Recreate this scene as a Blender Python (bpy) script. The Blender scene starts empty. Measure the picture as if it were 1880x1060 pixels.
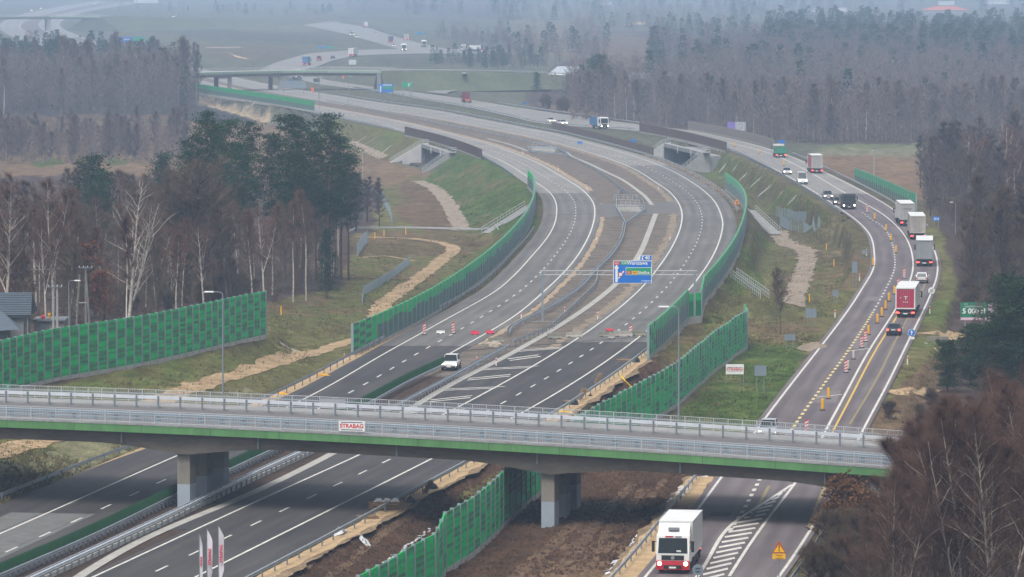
import bpy, bmesh, math, random
import numpy as np
from math import sin, cos, pi, radians, atan, atan2, sqrt, hypot
from mathutils import Vector, Matrix, noise
from mathutils.geometry import delaunay_2d_cdt
from mathutils.bvhtree import BVHTree

random.seed(7)
sc = bpy.context.scene
COL = sc.collection

# ------------------------------------------------------------------ camera geometry (photo size 1880 x 1060)
F = 9000.0
YH = -66.0
CAMH = 45.6
PITCH = atan((530 - YH) / F)
CP, SP = cos(PITCH), sin(PITCH)

def ray(px, py):
    x = (px - 940) / F
    y = -(py - 530) / F
    return Vector((x, CP + y * SP, -SP + y * CP))

def at(px, py, z=0.0):
    d = ray(px, py)
    t = (z - CAMH) / d.z
    return Vector((d.x * t, d.y * t, z))

def at_depth(px, py, D):
    d = ray(px, py)
    t = D / d.y
    return Vector((d.x * t, D, CAMH + d.z * t))

def proj(p):
    x, y, z = p[0], p[1], p[2] - CAMH
    dep = y * CP - z * SP
    up = y * SP + z * CP
    return 940 + F * x / dep, 530 - F * up / dep

cam_d = bpy.data.cameras.new('camera')
cam = bpy.data.objects.new('camera', cam_d)
COL.objects.link(cam)
cam.location = (0, 0, CAMH)
cam.rotation_euler = (pi / 2 - PITCH, 0, 0)
cam_d.sensor_width = 36
cam_d.lens = F / 1880 * 36
cam_d.clip_start = 1
cam_d.clip_end = 40000
sc.camera = cam

# ------------------------------------------------------------------ world and light
SUN_EL, SUN_ROT = radians(58), radians(200)
w = bpy.data.worlds.new('World')
sc.world = w
w.use_nodes = True
nt = w.node_tree
bg = nt.nodes['Background']
sky = nt.nodes.new('ShaderNodeTexSky')
sky.sky_type = 'NISHITA'
sky.sun_disc = False
sky.sun_elevation = SUN_EL
sky.sun_rotation = SUN_ROT
sky.dust_density = 3.0
hs = nt.nodes.new('ShaderNodeHueSaturation')
hs.inputs['Saturation'].default_value = 0.30
nt.links.new(sky.outputs[0], hs.inputs['Color'])
nt.links.new(hs.outputs[0], bg.inputs['Color'])
# overcast: the sky is darker towards the horizon than overhead
wtc = nt.nodes.new('ShaderNodeTexCoord'); wsx = nt.nodes.new('ShaderNodeSeparateXYZ'); wmr = nt.nodes.new('ShaderNodeMapRange')
nt.links.new(wtc.outputs['Generated'], wsx.inputs[0]); nt.links.new(wsx.outputs['Z'], wmr.inputs['Value'])
wmr.inputs['From Min'].default_value = 0; wmr.inputs['From Max'].default_value = .8
wmr.inputs['To Min'].default_value = .055; wmr.inputs['To Max'].default_value = .15
nt.links.new(wmr.outputs[0], bg.inputs['Strength'])
sd = bpy.data.lights.new('sun', 'SUN')
sun = bpy.data.objects.new('sun', sd)
COL.objects.link(sun)
sd.energy = 1.2
sd.angle = radians(30)
sd.color = (1.0, 0.96, 0.9)
# sky sun_rotation: azimuth measured from +Y towards +X
dirv = Vector((sin(SUN_ROT) * cos(SUN_EL), cos(SUN_ROT) * cos(SUN_EL), sin(SUN_EL)))
sun.rotation_euler = dirv.to_track_quat('Z', 'Y').to_euler()
sun.location = dirv * 300
vs = sc.view_settings
vs.view_transform = 'Standard'
vs.look = 'None'
vs.exposure = 0.86
vs.gamma = 1
sc.cycles.use_denoising = True
sc.cycles.max_bounces = 5
sc.cycles.transparent_max_bounces = 6
sc.cycles.volume_bounces = 1

# ------------------------------------------------------------------ materials
MATS = {}
def M(name, col=(.5, .5, .5), rough=.85, var=.12, scale=1.5, metal=0.0, emit=0, stretch=None, fine=0, bump=0.0, attr=None, spec=.3, trans=0):
    if name in MATS:
        return MATS[name]
    m = bpy.data.materials.new(name)
    MATS[name] = m
    m.use_nodes = True
    n = m.node_tree
    b = n.nodes['Principled BSDF']
    L = n.links.new
    b.inputs['Roughness'].default_value = rough
    b.inputs['Metallic'].default_value = metal
    b.inputs['Specular IOR Level'].default_value = spec
    tc = n.nodes.new('ShaderNodeTexCoord')
    mp = n.nodes.new('ShaderNodeMapping')
    if stretch:
        mp.inputs['Scale'].default_value = stretch
    L(tc.outputs['Object'], mp.inputs['Vector'])
    nz = n.nodes.new('ShaderNodeTexNoise')
    nz.inputs['Scale'].default_value = scale
    nz.inputs['Detail'].default_value = 5
    nz.inputs['Roughness'].default_value = .6
    L(mp.outputs[0], nz.inputs['Vector'])
    mr = n.nodes.new('ShaderNodeMapRange')
    mr.inputs['From Min'].default_value = .3
    mr.inputs['From Max'].default_value = .7
    mr.inputs['To Min'].default_value = 1 - var
    mr.inputs['To Max'].default_value = 1 + var
    L(nz.outputs['Fac'], mr.inputs['Value'])
    out = mr.outputs[0]
    if fine:
        n2 = n.nodes.new('ShaderNodeTexNoise')
        n2.inputs['Scale'].default_value = scale * 9
        n2.inputs['Detail'].default_value = 4
        L(mp.outputs[0], n2.inputs['Vector'])
        m2 = n.nodes.new('ShaderNodeMapRange')
        m2.inputs['From Min'].default_value = .3
        m2.inputs['From Max'].default_value = .7
        m2.inputs['To Min'].default_value = 1 - fine
        m2.inputs['To Max'].default_value = 1 + fine
        L(n2.outputs['Fac'], m2.inputs['Value'])
        mu = n.nodes.new('ShaderNodeMath')
        mu.operation = 'MULTIPLY'
        L(out, mu.inputs[0]); L(m2.outputs[0], mu.inputs[1])
        out = mu.outputs[0]
    mx = n.nodes.new('ShaderNodeVectorMath')
    mx.operation = 'SCALE'
    if attr:
        at_ = n.nodes.new('ShaderNodeAttribute')
        at_.attribute_name = attr
        L(at_.outputs['Color'], mx.inputs[0])
    else:
        mx.inputs[0].default_value = col
    L(out, mx.inputs['Scale'])
    L(mx.outputs[0], b.inputs['Base Color'])
    if bump:
        bp = n.nodes.new('ShaderNodeBump')
        bp.inputs['Strength'].default_value = .6
        bp.inputs['Distance'].default_value = bump
        L(nz.outputs['Fac'], bp.inputs['Height'])
        L(bp.outputs[0], b.inputs['Normal'])
    if emit:
        b.inputs['Emission Color'].default_value = (*col, 1)
        b.inputs['Emission Strength'].default_value = emit
    return m

def asphalt(name, col, track=.1, lane=3.6, off=0.0, var=.08, dust=.35):
    """asphalt with wheel tracks that follow the lane (UV = metres across, metres along)"""
    if name in MATS:
        return MATS[name]
    m = bpy.data.materials.new(name)
    MATS[name] = m
    m.use_nodes = True
    n = m.node_tree
    L = n.links.new
    b = n.nodes['Principled BSDF']
    b.inputs['Roughness'].default_value = .8
    b.inputs['Specular IOR Level'].default_value = .3
    uv = n.nodes.new('ShaderNodeUVMap')
    sx = n.nodes.new('ShaderNodeSeparateXYZ')
    L(uv.outputs[0], sx.inputs[0])
    # wheel tracks: two per lane
    ma = n.nodes.new('ShaderNodeMath'); ma.operation = 'MULTIPLY_ADD'
    ma.inputs[1].default_value = 2 * pi / (lane / 2); ma.inputs[2].default_value = off
    L(sx.outputs[0], ma.inputs[0])
    si = n.nodes.new('ShaderNodeMath'); si.operation = 'SINE'
    L(ma.outputs[0], si.inputs[0])
    tm = n.nodes.new('ShaderNodeMath'); tm.operation = 'MULTIPLY_ADD'
    tm.inputs[1].default_value = track; tm.inputs[2].default_value = 1
    L(si.outputs[0], tm.inputs[0])
    mp = n.nodes.new('ShaderNodeMapping')
    mp.inputs['Scale'].default_value = (1.2, .045, 1)
    L(uv.outputs[0], mp.inputs[0])
    nz = n.nodes.new('ShaderNodeTexNoise')
    nz.inputs['Scale'].default_value = 1.0; nz.inputs['Detail'].default_value = 6
    L(mp.outputs[0], nz.inputs['Vector'])
    mr = n.nodes.new('ShaderNodeMapRange')
    mr.inputs['From Min'].default_value = .25; mr.inputs['From Max'].default_value = .75
    mr.inputs['To Min'].default_value = 1 - var * 1.6; mr.inputs['To Max'].default_value = 1 + var * 1.6
    L(nz.outputs['Fac'], mr.inputs['Value'])
    tc = n.nodes.new('ShaderNodeTexCoord')
    n2 = n.nodes.new('ShaderNodeTexNoise')
    n2.inputs['Scale'].default_value = .05; n2.inputs['Detail'].default_value = 8
    n2.inputs['Roughness'].default_value = .65
    L(tc.outputs['Object'], n2.inputs['Vector'])
    m2 = n.nodes.new('ShaderNodeMapRange')
    m2.inputs['From Min'].default_value = .3; m2.inputs['From Max'].default_value = .7
    m2.inputs['To Min'].default_value = 1 - var * 1.4; m2.inputs['To Max'].default_value = 1 + var * 1.4
    L(n2.outputs['Fac'], m2.inputs['Value'])
    u1 = n.nodes.new('ShaderNodeMath'); u1.operation = 'MULTIPLY'
    L(tm.outputs[0], u1.inputs[0]); L(mr.outputs[0], u1.inputs[1])
    u2 = n.nodes.new('ShaderNodeMath'); u2.operation = 'MULTIPLY'
    L(u1.outputs[0], u2.inputs[0]); L(m2.outputs[0], u2.inputs[1])
    mx = n.nodes.new('ShaderNodeVectorMath'); mx.operation = 'SCALE'
    mx.inputs[0].default_value = col
    L(u2.outputs[0], mx.inputs['Scale'])
    # dust and dried mud carried along the lanes
    m3 = n.nodes.new('ShaderNodeMapping'); m3.inputs['Scale'].default_value = (.5, .018, 1)
    L(uv.outputs[0], m3.inputs[0])
    n3 = n.nodes.new('ShaderNodeTexNoise'); n3.inputs['Scale'].default_value = 1.0; n3.inputs['Detail'].default_value = 9; n3.inputs['Roughness'].default_value = .7
    L(m3.outputs[0], n3.inputs['Vector'])
    r3 = n.nodes.new('ShaderNodeMapRange'); r3.inputs['From Min'].default_value = .50; r3.inputs['From Max'].default_value = .72
    r3.inputs['To Max'].default_value = dust
    L(n3.outputs['Fac'], r3.inputs['Value'])
    mm = n.nodes.new('ShaderNodeMix'); mm.data_type = 'RGBA'
    L(r3.outputs[0], mm.inputs['Factor']); L(mx.outputs[0], mm.inputs['A']); mm.inputs['B'].default_value = (.20, .165, .125, 1)
    L(mm.outputs['Result'], b.inputs['Base Color'])
    return m

def glow(name, col, strength):
    if name in MATS:
        return MATS[name]
    m = bpy.data.materials.new(name); MATS[name] = m
    m.use_nodes = True
    b = m.node_tree.nodes['Principled BSDF']
    b.inputs['Base Color'].default_value = (*col, 1)
    b.inputs['Emission Color'].default_value = (*col, 1)
    b.inputs['Emission Strength'].default_value = strength
    return m

# ------------------------------------------------------------------ mesh builder
class MB:
    def __init__(s):
        s.v = []; s.f = []; s.m = []; s.uv = None; s.k = 0
    def mat(s, k):
        s.k = k; return s
    def face(s, pts):
        i = len(s.v)
        s.v += [tuple(p) for p in pts]
        s.f.append(tuple(range(i, i + len(pts)))); s.m.append(s.k)
    def box(s, c, d, R=None, taper=None):
        """box centre c, size d; taper=(tx,ty) scales the top"""
        x, y, z = d[0] / 2, d[1] / 2, d[2] / 2
        tx, ty = taper or (1, 1)
        P = [(-x, -y, -z), (x, -y, -z), (x, y, -z), (-x, y, -z), (-x * tx, -y * ty, z), (x * tx, -y * ty, z), (x * tx, y * ty, z), (-x * tx, y * ty, z)]
        c = Vector(c)
        P = [c + (R @ Vector(p) if R else Vector(p)) for p in P]
        i = len(s.v)
        s.v += [tuple(p) for p in P]
        for q in ((0, 3, 2, 1), (4, 5, 6, 7), (0, 1, 5, 4), (1, 2, 6, 5), (2, 3, 7, 6), (3, 0, 4, 7)):
            s.f.append(tuple(i + a for a in q)); s.m.append(s.k)
    def bar(s, a, b, wx, wz=None):
        """square bar from a to b"""
        a, b = Vector(a), Vector(b); d = b - a
        if d.length < 1e-6: return
        wz = wz or wx
        R = d.to_track_quat('Y', 'Z').to_matrix()
        s.box((a + b) / 2, (wx, d.length, wz), R)
    def tube(s, pts, rad, n=6, cap=True):
        pts = [Vector(p) for p in pts]
        rs = rad if isinstance(rad, (list, tuple)) else [rad] * len(pts)
        i0 = len(s.v)
        for k, p in enumerate(pts):
            d = (pts[min(k + 1, len(pts) - 1)] - pts[max(k - 1, 0)])
            if d.length < 1e-9: d = Vector((0, 0, 1))
            d.normalize()
            u = d.cross(Vector((0, 0, 1)) if abs(d.z) < .95 else Vector((1, 0, 0))).normalized()
            v = d.cross(u)
            for j in range(n):
                a = 2 * pi * j / n
                s.v.append(tuple(p + (u * cos(a) + v * sin(a)) * rs[k]))
        for k in range(len(pts) - 1):
            for j in range(n):
                a = i0 + k * n + j; b = i0 + k * n + (j + 1) % n
                s.f.append((a, b, b + n, a + n)); s.m.append(s.k)
        if cap:
            s.f.append(tuple(i0 + j for j in range(n))[::-1]); s.m.append(s.k)
            s.f.append(tuple(i0 + (len(pts) - 1) * n + j for j in range(n))); s.m.append(s.k)
    def prism(s, outline, axis, a, b):
        """outline = list of 2-D points, extruded along axis ('x','y','z') from a to b"""
        def P(p, t):
            return {'x': (t, p[0], p[1]), 'y': (p[0], t, p[1]), 'z': (p[0], p[1], t)}[axis]
        n = len(outline); i = len(s.v)
        s.v += [P(p, a) for p in outline] + [P(p, b) for p in outline]
        for j in range(n):
            k = (j + 1) % n
            s.f.append((i + j, i + k, i + n + k, i + n + j)); s.m.append(s.k)
        s.f.append(tuple(i + j for j in range(n))[::-1]); s.m.append(s.k)
        s.f.append(tuple(i + n + j for j in range(n))); s.m.append(s.k)
    def wheel(s, c, r, wd, n=14, rim=1):
        c = Vector(c); k0 = s.k
        prof = [(-wd / 2, r * .55), (-wd / 2, r * .93), (-wd / 2 * .8, r), (wd / 2 * .8, r), (wd / 2, r * .93), (wd / 2, r * .55)]
        i0 = len(s.v); m = len(prof)
        for j in range(n):
            a = 2 * pi * j / n
            for (x, q) in prof:
                s.v.append((c.x + x, c.y + q * cos(a), c.z + q * sin(a)))
        for j in range(n):
            for q in range(m - 1):
                a = i0 + j * m + q; b = i0 + ((j + 1) % n) * m + q
                s.f.append((a, a + 1, b + 1, b)); s.m.append(k0)
        for e, sg in ((0, -1), (m - 1, 1)):
            i = len(s.v)
            for j in range(n):
                a = 2 * pi * j / n
                s.v.append((c.x + sg * wd / 2 * .85, c.y + r * .55 * cos(a), c.z + r * .55 * sin(a)))
            s.f.append(tuple(range(i, i + n))[::sg]); s.m.append(rim)
    def sweep(s, path, prof, closed=False):
        """sweep profile [(off, z)] along world path; off is measured to the right of travel"""
        path = [Vector(p) for p in path]; i0 = len(s.v); m = len(prof)
        for k, p in enumerate(path):
            a = path[max(k - 1, 0)]; b = path[min(k + 1, len(path) - 1)]
            d = Vector((b.x - a.x, b.y - a.y, 0)); d.normalize()
            r = Vector((d.y, -d.x, 0))
            for (o, z) in prof:
                s.v.append(tuple(p + r * o + Vector((0, 0, z))))
        mm = m if closed else m - 1
        for k in range(len(path) - 1):
            for j in range(mm):
                a = i0 + k * m + j; b = i0 + k * m + (j + 1) % m
                s.f.append((a, b, b + m, a + m)); s.m.append(s.k)
        if closed:
            s.f.append(tuple(i0 + j for j in range(m))[::-1]); s.m.append(s.k)
            s.f.append(tuple(i0 + (len(path) - 1) * m + j for j in range(m))); s.m.append(s.k)
    def build(s, name, mats, parent=None, smooth=False, link=True):
        me = bpy.data.meshes.new(name)
        me.from_pydata(s.v, [], s.f)
        for m in (mats if isinstance(mats, (list, tuple)) else [mats]):
            me.materials.append(m)
        if any(s.m):
            me.polygons.foreach_set('material_index', s.m)
        if s.uv is not None:
            ul = me.uv_layers.new(name='UVMap')
            li = np.empty(len(me.loops), dtype=np.int32)
            me.loops.foreach_get('vertex_index', li)
            ul.data.foreach_set('uv', np.asarray(s.uv, dtype=np.float32)[li].ravel())
        if smooth:
            me.polygons.foreach_set('use_smooth', [True] * len(me.polygons))
        me.update()
        if not link: return me
        o = bpy.data.objects.new(name, me)
        COL.objects.link(o)
        if parent is not None: o.parent = parent
        return o

def tag(o, label=None, cat=None, group=None, kind=None):
    if label: o['label'] = label
    if cat: o['category'] = cat
    if group: o['group'] = group
    if kind: o['kind'] = kind
    return o

def empty(name, loc=(0, 0, 0), rz=0.0, label=None, cat=None, group=None):
    o = bpy.data.objects.new(name, None)
    COL.objects.link(o)
    o.location = loc; o.rotation_euler = (0, 0, rz); o.empty_display_size = .3
    return tag(o, label, cat, group)

def mesh_child(name, me, parent, loc=(0, 0, 0), rz=0.0):
    o = bpy.data.objects.new(name, me)
    COL.objects.link(o)
    o.parent = parent; o.location = loc; o.rotation_euler = (0, 0, rz)
    return o

def copy_tree(o, parent=None):
    c = o.copy()
    COL.objects.link(c)
    c.parent = parent
    for ch in list(o.children):
        copy_tree(ch, c)
    return c

ORD = ['first', 'second', 'third', 'fourth', 'fifth', 'sixth', 'seventh', 'eighth', 'ninth', 'tenth', 'eleventh', 'twelfth', 'thirteenth', 'fourteenth', 'fifteenth', 'sixteenth', 'seventeenth', 'eighteenth', 'nineteenth', 'twentieth']

# ------------------------------------------------------------------ curves
def smooth(pts, step=4.0, closed=False):
    """Catmull-Rom through world points, sampled about every step metres (further away: coarser)"""
    pts = [Vector(p) for p in pts]
    out = []
    n = len(pts)
    for i in range(n - 1):
        p0 = pts[max(i - 1, 0)]; p1 = pts[i]; p2 = pts[i + 1]; p3 = pts[min(i + 2, n - 1)]
        L = (p2 - p1).length
        st = step * max(1.0, p1.y / 900.0)
        k = max(1, int(round(L / st)))
        # centripetal-like tangents scaled by segment length
        def tang(a, b, c):
            la = (b - a).length; lb = (c - b).length
            if la < 1e-6: return (c - b)
            if lb < 1e-6: return (b - a)
            return ((b - a) / la * lb + (c - b) / lb * la) / (la + lb) * L
        t1 = tang(p0, p1, p2); t2 = tang(p1, p2, p3)
        for j in range(k):
            t = j / k
            h1 = 2 * t ** 3 - 3 * t ** 2 + 1; h2 = -2 * t ** 3 + 3 * t ** 2
            h3 = t ** 3 - 2 * t ** 2 + t; h4 = t ** 3 - t ** 2
            out.append(p1 * h1 + p2 * h2 + t1 * h3 + t2 * h4)
    out.append(pts[-1])
    return out

def relax(path, it=2):
    p = [Vector(q) for q in path]
    for _ in range(it):
        p = [p[0]] + [(p[i - 1] + p[i] * 2 + p[i + 1]) / 4 for i in range(1, len(p) - 1)] + [p[-1]]
    return p

def line(px, z=0.0, step=4.0, it=3):
    return relax(smooth([at(p[0], p[1], p[2] if len(p) > 2 else z) for p in px], step), it)

def offset(path, o):
    """to the right of travel"""
    res = []
    for k, p in enumerate(path):
        a = path[max(k - 1, 0)]; b = path[min(k + 1, len(path) - 1)]
        d = Vector((b.x - a.x, b.y - a.y, 0))
        if d.length < 1e-9: d = Vector((0, 1, 0))
        d.normalize()
        res.append(p + Vector((d.y, -d.x, 0)) * o)
    return res

def cum(path):
    c = [0.0]
    for i in range(1, len(path)):
        c.append(c[-1] + (path[i] - path[i - 1]).length)
    return c

def point_at(path, c, s):
    if s <= 0: i = 0
    elif s >= c[-1]: i = len(path) - 2
    else:
        i = int(np.searchsorted(c, s)) - 1
        i = max(0, min(i, len(path) - 2))
    L = c[i + 1] - c[i] or 1e-9
    t = (s - c[i]) / L
    return path[i].lerp(path[i + 1], t), (path[i + 1] - path[i]).normalized()

def resample(path, step):
    c = cum(path); n = max(1, int(round(c[-1] / step)))
    return [point_at(path, c, c[-1] * k / n)[0] for k in range(n + 1)]

def cut(path, y0, y1):
    return [p for p in path if y0 <= p.y <= y1]

def nearest(path_np, p):
    d = (path_np[:, 0] - p.x) ** 2 + (path_np[:, 1] - p.y) ** 2
    return int(np.argmin(d))

def pair(A, B):
    """for every point of A a matching point of B (nearest, with monotone order)"""
    bn = np.array([tuple(p) for p in B]); out = []
    for p in A:
        out.append(B[nearest(bn, p)])
    return relax(out, 3)

def ribbon(name, A, B, mat_, dz=0.0, kind='structure', n=2, link=True):
    """sheet between two matched paths"""
    mb = MB(); mb.uv = []
    c = cum(A)
    for k in range(len(A)):
        for j in range(n):
            q = A[k].lerp(B[k], j / (n - 1))
            mb.v.append((q.x, q.y, q.z + dz))
            mb.uv.append(((B[k] - A[k]).length * j / (n - 1), c[k]))
    for k in range(len(A) - 1):
        for j in range(n - 1):
            a = k * n + j
            mb.f.append((a, a + 1, a + n + 1, a + n)); mb.m.append(0)
    o = mb.build(name, mat_)
    if kind: tag(o, kind=kind)
    return o
# ------------------------------------------------------------------ digitised lines of the place
Lo = line([(-250,1088),(0,981),(317,841),(440,788),(565,730),(706,650),(817,588),(917,530),(942,508),(977,470),(1006,435),(1018,412),(1022,391),(1020,371),(1012,357),(1000,346),(985,336),(967,324),(940,306),(895,284),(845,267),(800,255),(744,240),(660,222),(577,205),(488,188),(365,163),(250,130),(75,83),(14,60),(4,50),(10,41),(40,28),(100,15),(180,2)])
Li = line([(-55,1088),(172,981),(467,841),(590,781),(677,736),(826,650),(940,584),(1005,530),(1045,490),(1075,446),(1088,415),(1092,391),(1090,375),(1082,362),(1065,346),(1040,330),(1015,315),(990,301),(965,290),(940,280),(900,266),(832,248),(741,226),(650,208),(578,195),(488,177),(400,157),(300,130),(120,82),(50,60),(36,50),(44,40),(75,29),(130,16),(200,3)])
Ri = line([(20,1130),(172,1060),(470,922),(664,834),(820,759),(940,695),(1177,530),(1213,486),(1238,446),(1250,415),(1252,391),(1245,372),(1227,351),(1202,334),(1165,311),(1115,291),(1070,277),(1025,264),(979,253),(935,244),(860,229),(741,208),(650,195),(587,185),(500,170),(420,153),(330,128),(165,85),(80,55),(72,46),(80,38),(120,25),(230,4)])
Ro = line([(200,1140),(360,1060),(470,1005),(795,842),(945,766),(1174,619),(1267,530),(1288,503),(1309,470),(1323,435),(1327,411),(1322,390),(1310,368),(1290,349),(1262,330),(1227,311),(1190,296),(1140,280),(1091,266),(1047,255),(1013,246),(979,240),(928,230),(860,217),(795,204),(687,189),(614,177),(520,162),(440,146),(370,129),(210,92),(150,70),(110,53),(104,45),(112,37),(150,23),(260,5)])
A = line([(1078,1180),(1185,1060),(1326,875),(1410,762),(1582,532),(1604,492),(1605,465),(1596,430),(1575,407),(1546,386),(1510,362),(1477,342),(1410,305),(1335,274),(1260,256),(1175,241),(1013,229),(940,214),(880,201),(773,182),(696,168),(619,159),(585,154),(560,148),(530,141)])
B = line([(1350,1160),(1430,1060),(1535,891),(1582,795),(1627,710),(1670,622),(1710,537),(1720,508),(1721,482),(1714,457),(1698,431),(1647,390),(1512,316),(1449,287),(1390,268),(1311,249),(1257,239),(1175,230),(1095,219),(1022,209),(940,197),(880,187),(820,178),(760,170),(700,162),(640,154),(600,148),(575,142)])
S = line([(1339,1059),(1374,1004),(1408,956),(1462,885),(1530,765),(1597,642),(1642,572),(1665,530),(1676,495),(1675,470),(1660,432),(1630,401),(1550,354),(1460,303),(1410,281),(1320,259),(1257,246),(1175,235),(1095,225),(1015,218)])

nLo, nLi, nRi, nRo = [np.array([tuple(p) for p in q]) for q in (Lo, Li, Ri, Ro)]

# ------------------------------------------------------------------ terrain
ZR = -0.10
TL = []
def tl(px, step=5.0):
    TL.extend(smooth([at(*p) for p in px], step))
ML = offset(Lo, -5.0)
MR = offset(Ro, 5.0)
for q in (ML, MR, offset(Lo, -2.5), offset(Ro, 2.5), Lo, Li, Ri, Ro):
    TL += [Vector((p.x, p.y, ZR)) for p in q]
AL, BR = offset(A, -3.2), offset(B, 3.0)
for q in (AL, A, B, BR, S):
    TL += [Vector((p.x, p.y, ZR)) for p in q]
# left side, near the overpass: slope, track bench, barrier bank
tl([(-300,985,1.6),(0,840,1.6),(60,812,1.6),(180,775,1.6),(300,742,1.6),(400,708,1.4),(480,688,1.0),(545,662,.4),(590,648,-.1)])
tl([(-300,945,1.7),(0,815,1.8),(150,770,1.8),(300,728,1.8),(400,694,1.5),(480,672,1.0),(530,652,.5)])
tl([(-300,812,3.4),(-100,757,3.4),(0,727,3.4),(82,705,3.3),(250,675,3.1),(375,647,3.0),(487,621,2.8)])
tl([(-300,800,3.4),(-100,745,3.4),(0,715,3.4),(250,662,3.2),(375,634,3.0),(495,606,2.4)])
tl([(-600,640,3.0),(-200,640,3.0),(0,640,3.0),(240,600,2.4),(400,575,1.4),(480,575,1.0),(520,600,.8)])
tl([(-600,520,1),(0,510,1),(300,500,.5),(480,500,-.6),(560,530,-1.2)])
tl([(-700,420,-1),(0,420,-1),(300,430,-1.5),(500,440,-2.5),(600,450,-3.6)])
tl([(-800,320,-3),(0,320,-3),(300,315,-4),(480,310,-5),(640,305,-5)])
# meadow left of barrier two
tl([(520,645,.3),(600,625,-.8),(650,600,-1.4),(690,560,-2.3),(740,520,-3.2),(790,480,-3.8),(830,455,-4.2),(860,440,-4.6)])
tl([(540,590,-.6),(600,560,-1.7),(640,510,-2.8),(690,465,-3.6),(720,435,-4.2)])
tl([(600,645,-.2),(640,655,-.5),(690,610,-1.4),(735,575,-2.4),(790,530,-3.1),(850,482,-3.9),(895,445,-4.6)])
tl([(500,690,.9),(560,668,.2),(620,660,-.3)])
# bank left of the far bend down to the meadow
tl([(905,432,-4.8),(868,425,-5),(850,405,-5),(838,380,-5),(815,350,-5),(785,322,-5),(765,305,-5),(716,297,-5),(680,283,-5),(645,268,-5),(600,255,-5),(560,240,-5),(500,222,-4.5),(440,208,-4),(370,187,-3.5)])
tl([(700,420,-5),(690,380,-5),(690,330,-5),(640,300,-5)])
tl([(780,415,-5),(770,370,-5),(750,330,-5)])
tl([(-900,260,-4),(0,262,-4),(300,258,-4.5),(480,245,-5),(560,250,-5)])
tl([(-900,215,-3),(0,215,-3),(200,213,-3),(360,205,-3.6)])
tl([(-900,150,-2),(0,150,-2),(200,150,-2),(300,145,-1.5)])
tl([(-900,100,-1),(-200,90,-.5),(0,85,-.3)])
# dirt and ditches right of the motorway
tl([(380,1180,-1.3),(560,1110,-1.3),(680,1055,-1.3),(765,996,-1.3),(835,950,-1.3),(900,905,-1.3),(990,852,-1.3),(1070,790,-1.2),(1130,740,-1.2),(1190,700,-1.2),(1240,670,-1.4)])
tl([(560,1150,-.9),(690,1078,-.9),(805,1050,-.9),(880,1010,-.9),(940,955,-.9),(990,915,-.9),(1070,850,-.8),(1160,795,-.8),(1240,752,-.8),(1310,690,-.8),(1371,644,-.9)])
tl([(800,1130,-.7),(950,1060,-.5),(1050,1000,-.45),(1100,940,-.5),(1160,890,-.55),(1220,850,-.6),(1290,790,-.6),(1350,720,-.7),(1410,650,-.9)])
tl([(1010,1180,-1.0),(1110,1065,-1.25),(1150,1015,-1.25),(1200,960,-1.25),(1250,905,-1.25),(1280,872,-1.2),(1340,790,-1.0),(1400,715,-.8),(1470,630,-1.0)])
# bank of barrier three and gully
tl([(1262,640,-2.0),(1310,600,-2.8),(1345,560,-3.3),(1375,520,-4.0),(1400,480,-4.5),(1412,450,-5),(1405,420,-5),(1390,395,-5),(1360,370,-5),(1325,345,-5),(1290,322,-5),(1262,302,-5),(1230,289,-5)])
tl([(1500,600,-1.6),(1530,555,-2.2),(1548,500,-3.0),(1545,465,-3.8),(1515,440,-4.8),(1470,415,-5),(1430,395,-5),(1385,365,-5),(1340,335,-5),(1300,310,-5),(1275,296,-5)])
tl([(1440,560,-3.4),(1470,510,-4.0),(1470,475,-4.6),(1450,440,-5)])
tl([(1400,600,-2.4),(1450,590,-2.4)])
# right of the old road
tl([(1500,1130,-.4),(1570,1000,-.5),(1625,880,-.6),(1668,790,-.8),(1705,700,-1),(1745,610,-1.2),(1775,530,-1.6),(1790,480,-2),(1775,440,-2.5),(1730,405,-3),(1690,375,-3.4),(1590,330,-4),(1500,296,-4),(1420,270,-4),(1330,248,-4),(1240,232,-4),(1150,220,-3.6),(1060,204,-3),(960,188,-2)])
tl([(1700,1250,-1),(1800,1060,-1),(1880,880,-1.2),(1950,700,-1.6),(2000,500,-3),(2000,380,-4),(2000,280,-4),(1880,240,-4)])
tl([(2600,1250,-1),(2600,700,-2),(2600,400,-4),(2600,240,-4)])
tl([(1500,270,-4.2),(1700,262,-4.2),(1880,258,-4.2)])
tl([(1000,165,-1),(1200,175,-3),(1500,190,-4),(1880,190,-4)], 20)
for yy, z in ((120, -.4), (80, -.2), (40, -.2), (10, -.2), (-20, -.2), (-48, -.2)):
    for xx in range(-1000, 2700, 90):
        TL.append(at(xx, yy, z))
for xx in range(-1000, 2900, 150):
    for yy in (1500, 1330):
        TL.append(at(xx, yy, -.5))

key = {}
for p in TL:
    key[(round(p.x / 1.2), round(p.y / 1.2))] = p
TP = list(key.values())
_v, _e, _f, *_ = delaunay_2d_cdt([Vector((p.x, p.y)) for p in TP], [], [], 0, 1e-4, True)
_ov = _[0]
coarse = []
for k, q in enumerate(_v):
    z = TP[_ov[k][0]].z if _ov[k] else 0
    coarse.append(Vector((q.x, q.y, z)))
tri_bvh = BVHTree.FromPolygons(coarse, [tuple(t) for t in _f])
DOWN = Vector((0, 0, -1))
def coarse_z(x, y):
    h = tri_bvh.ray_cast(Vector((x, y, 200)), DOWN)
    return h[0].z if h[0] else -.3

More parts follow.
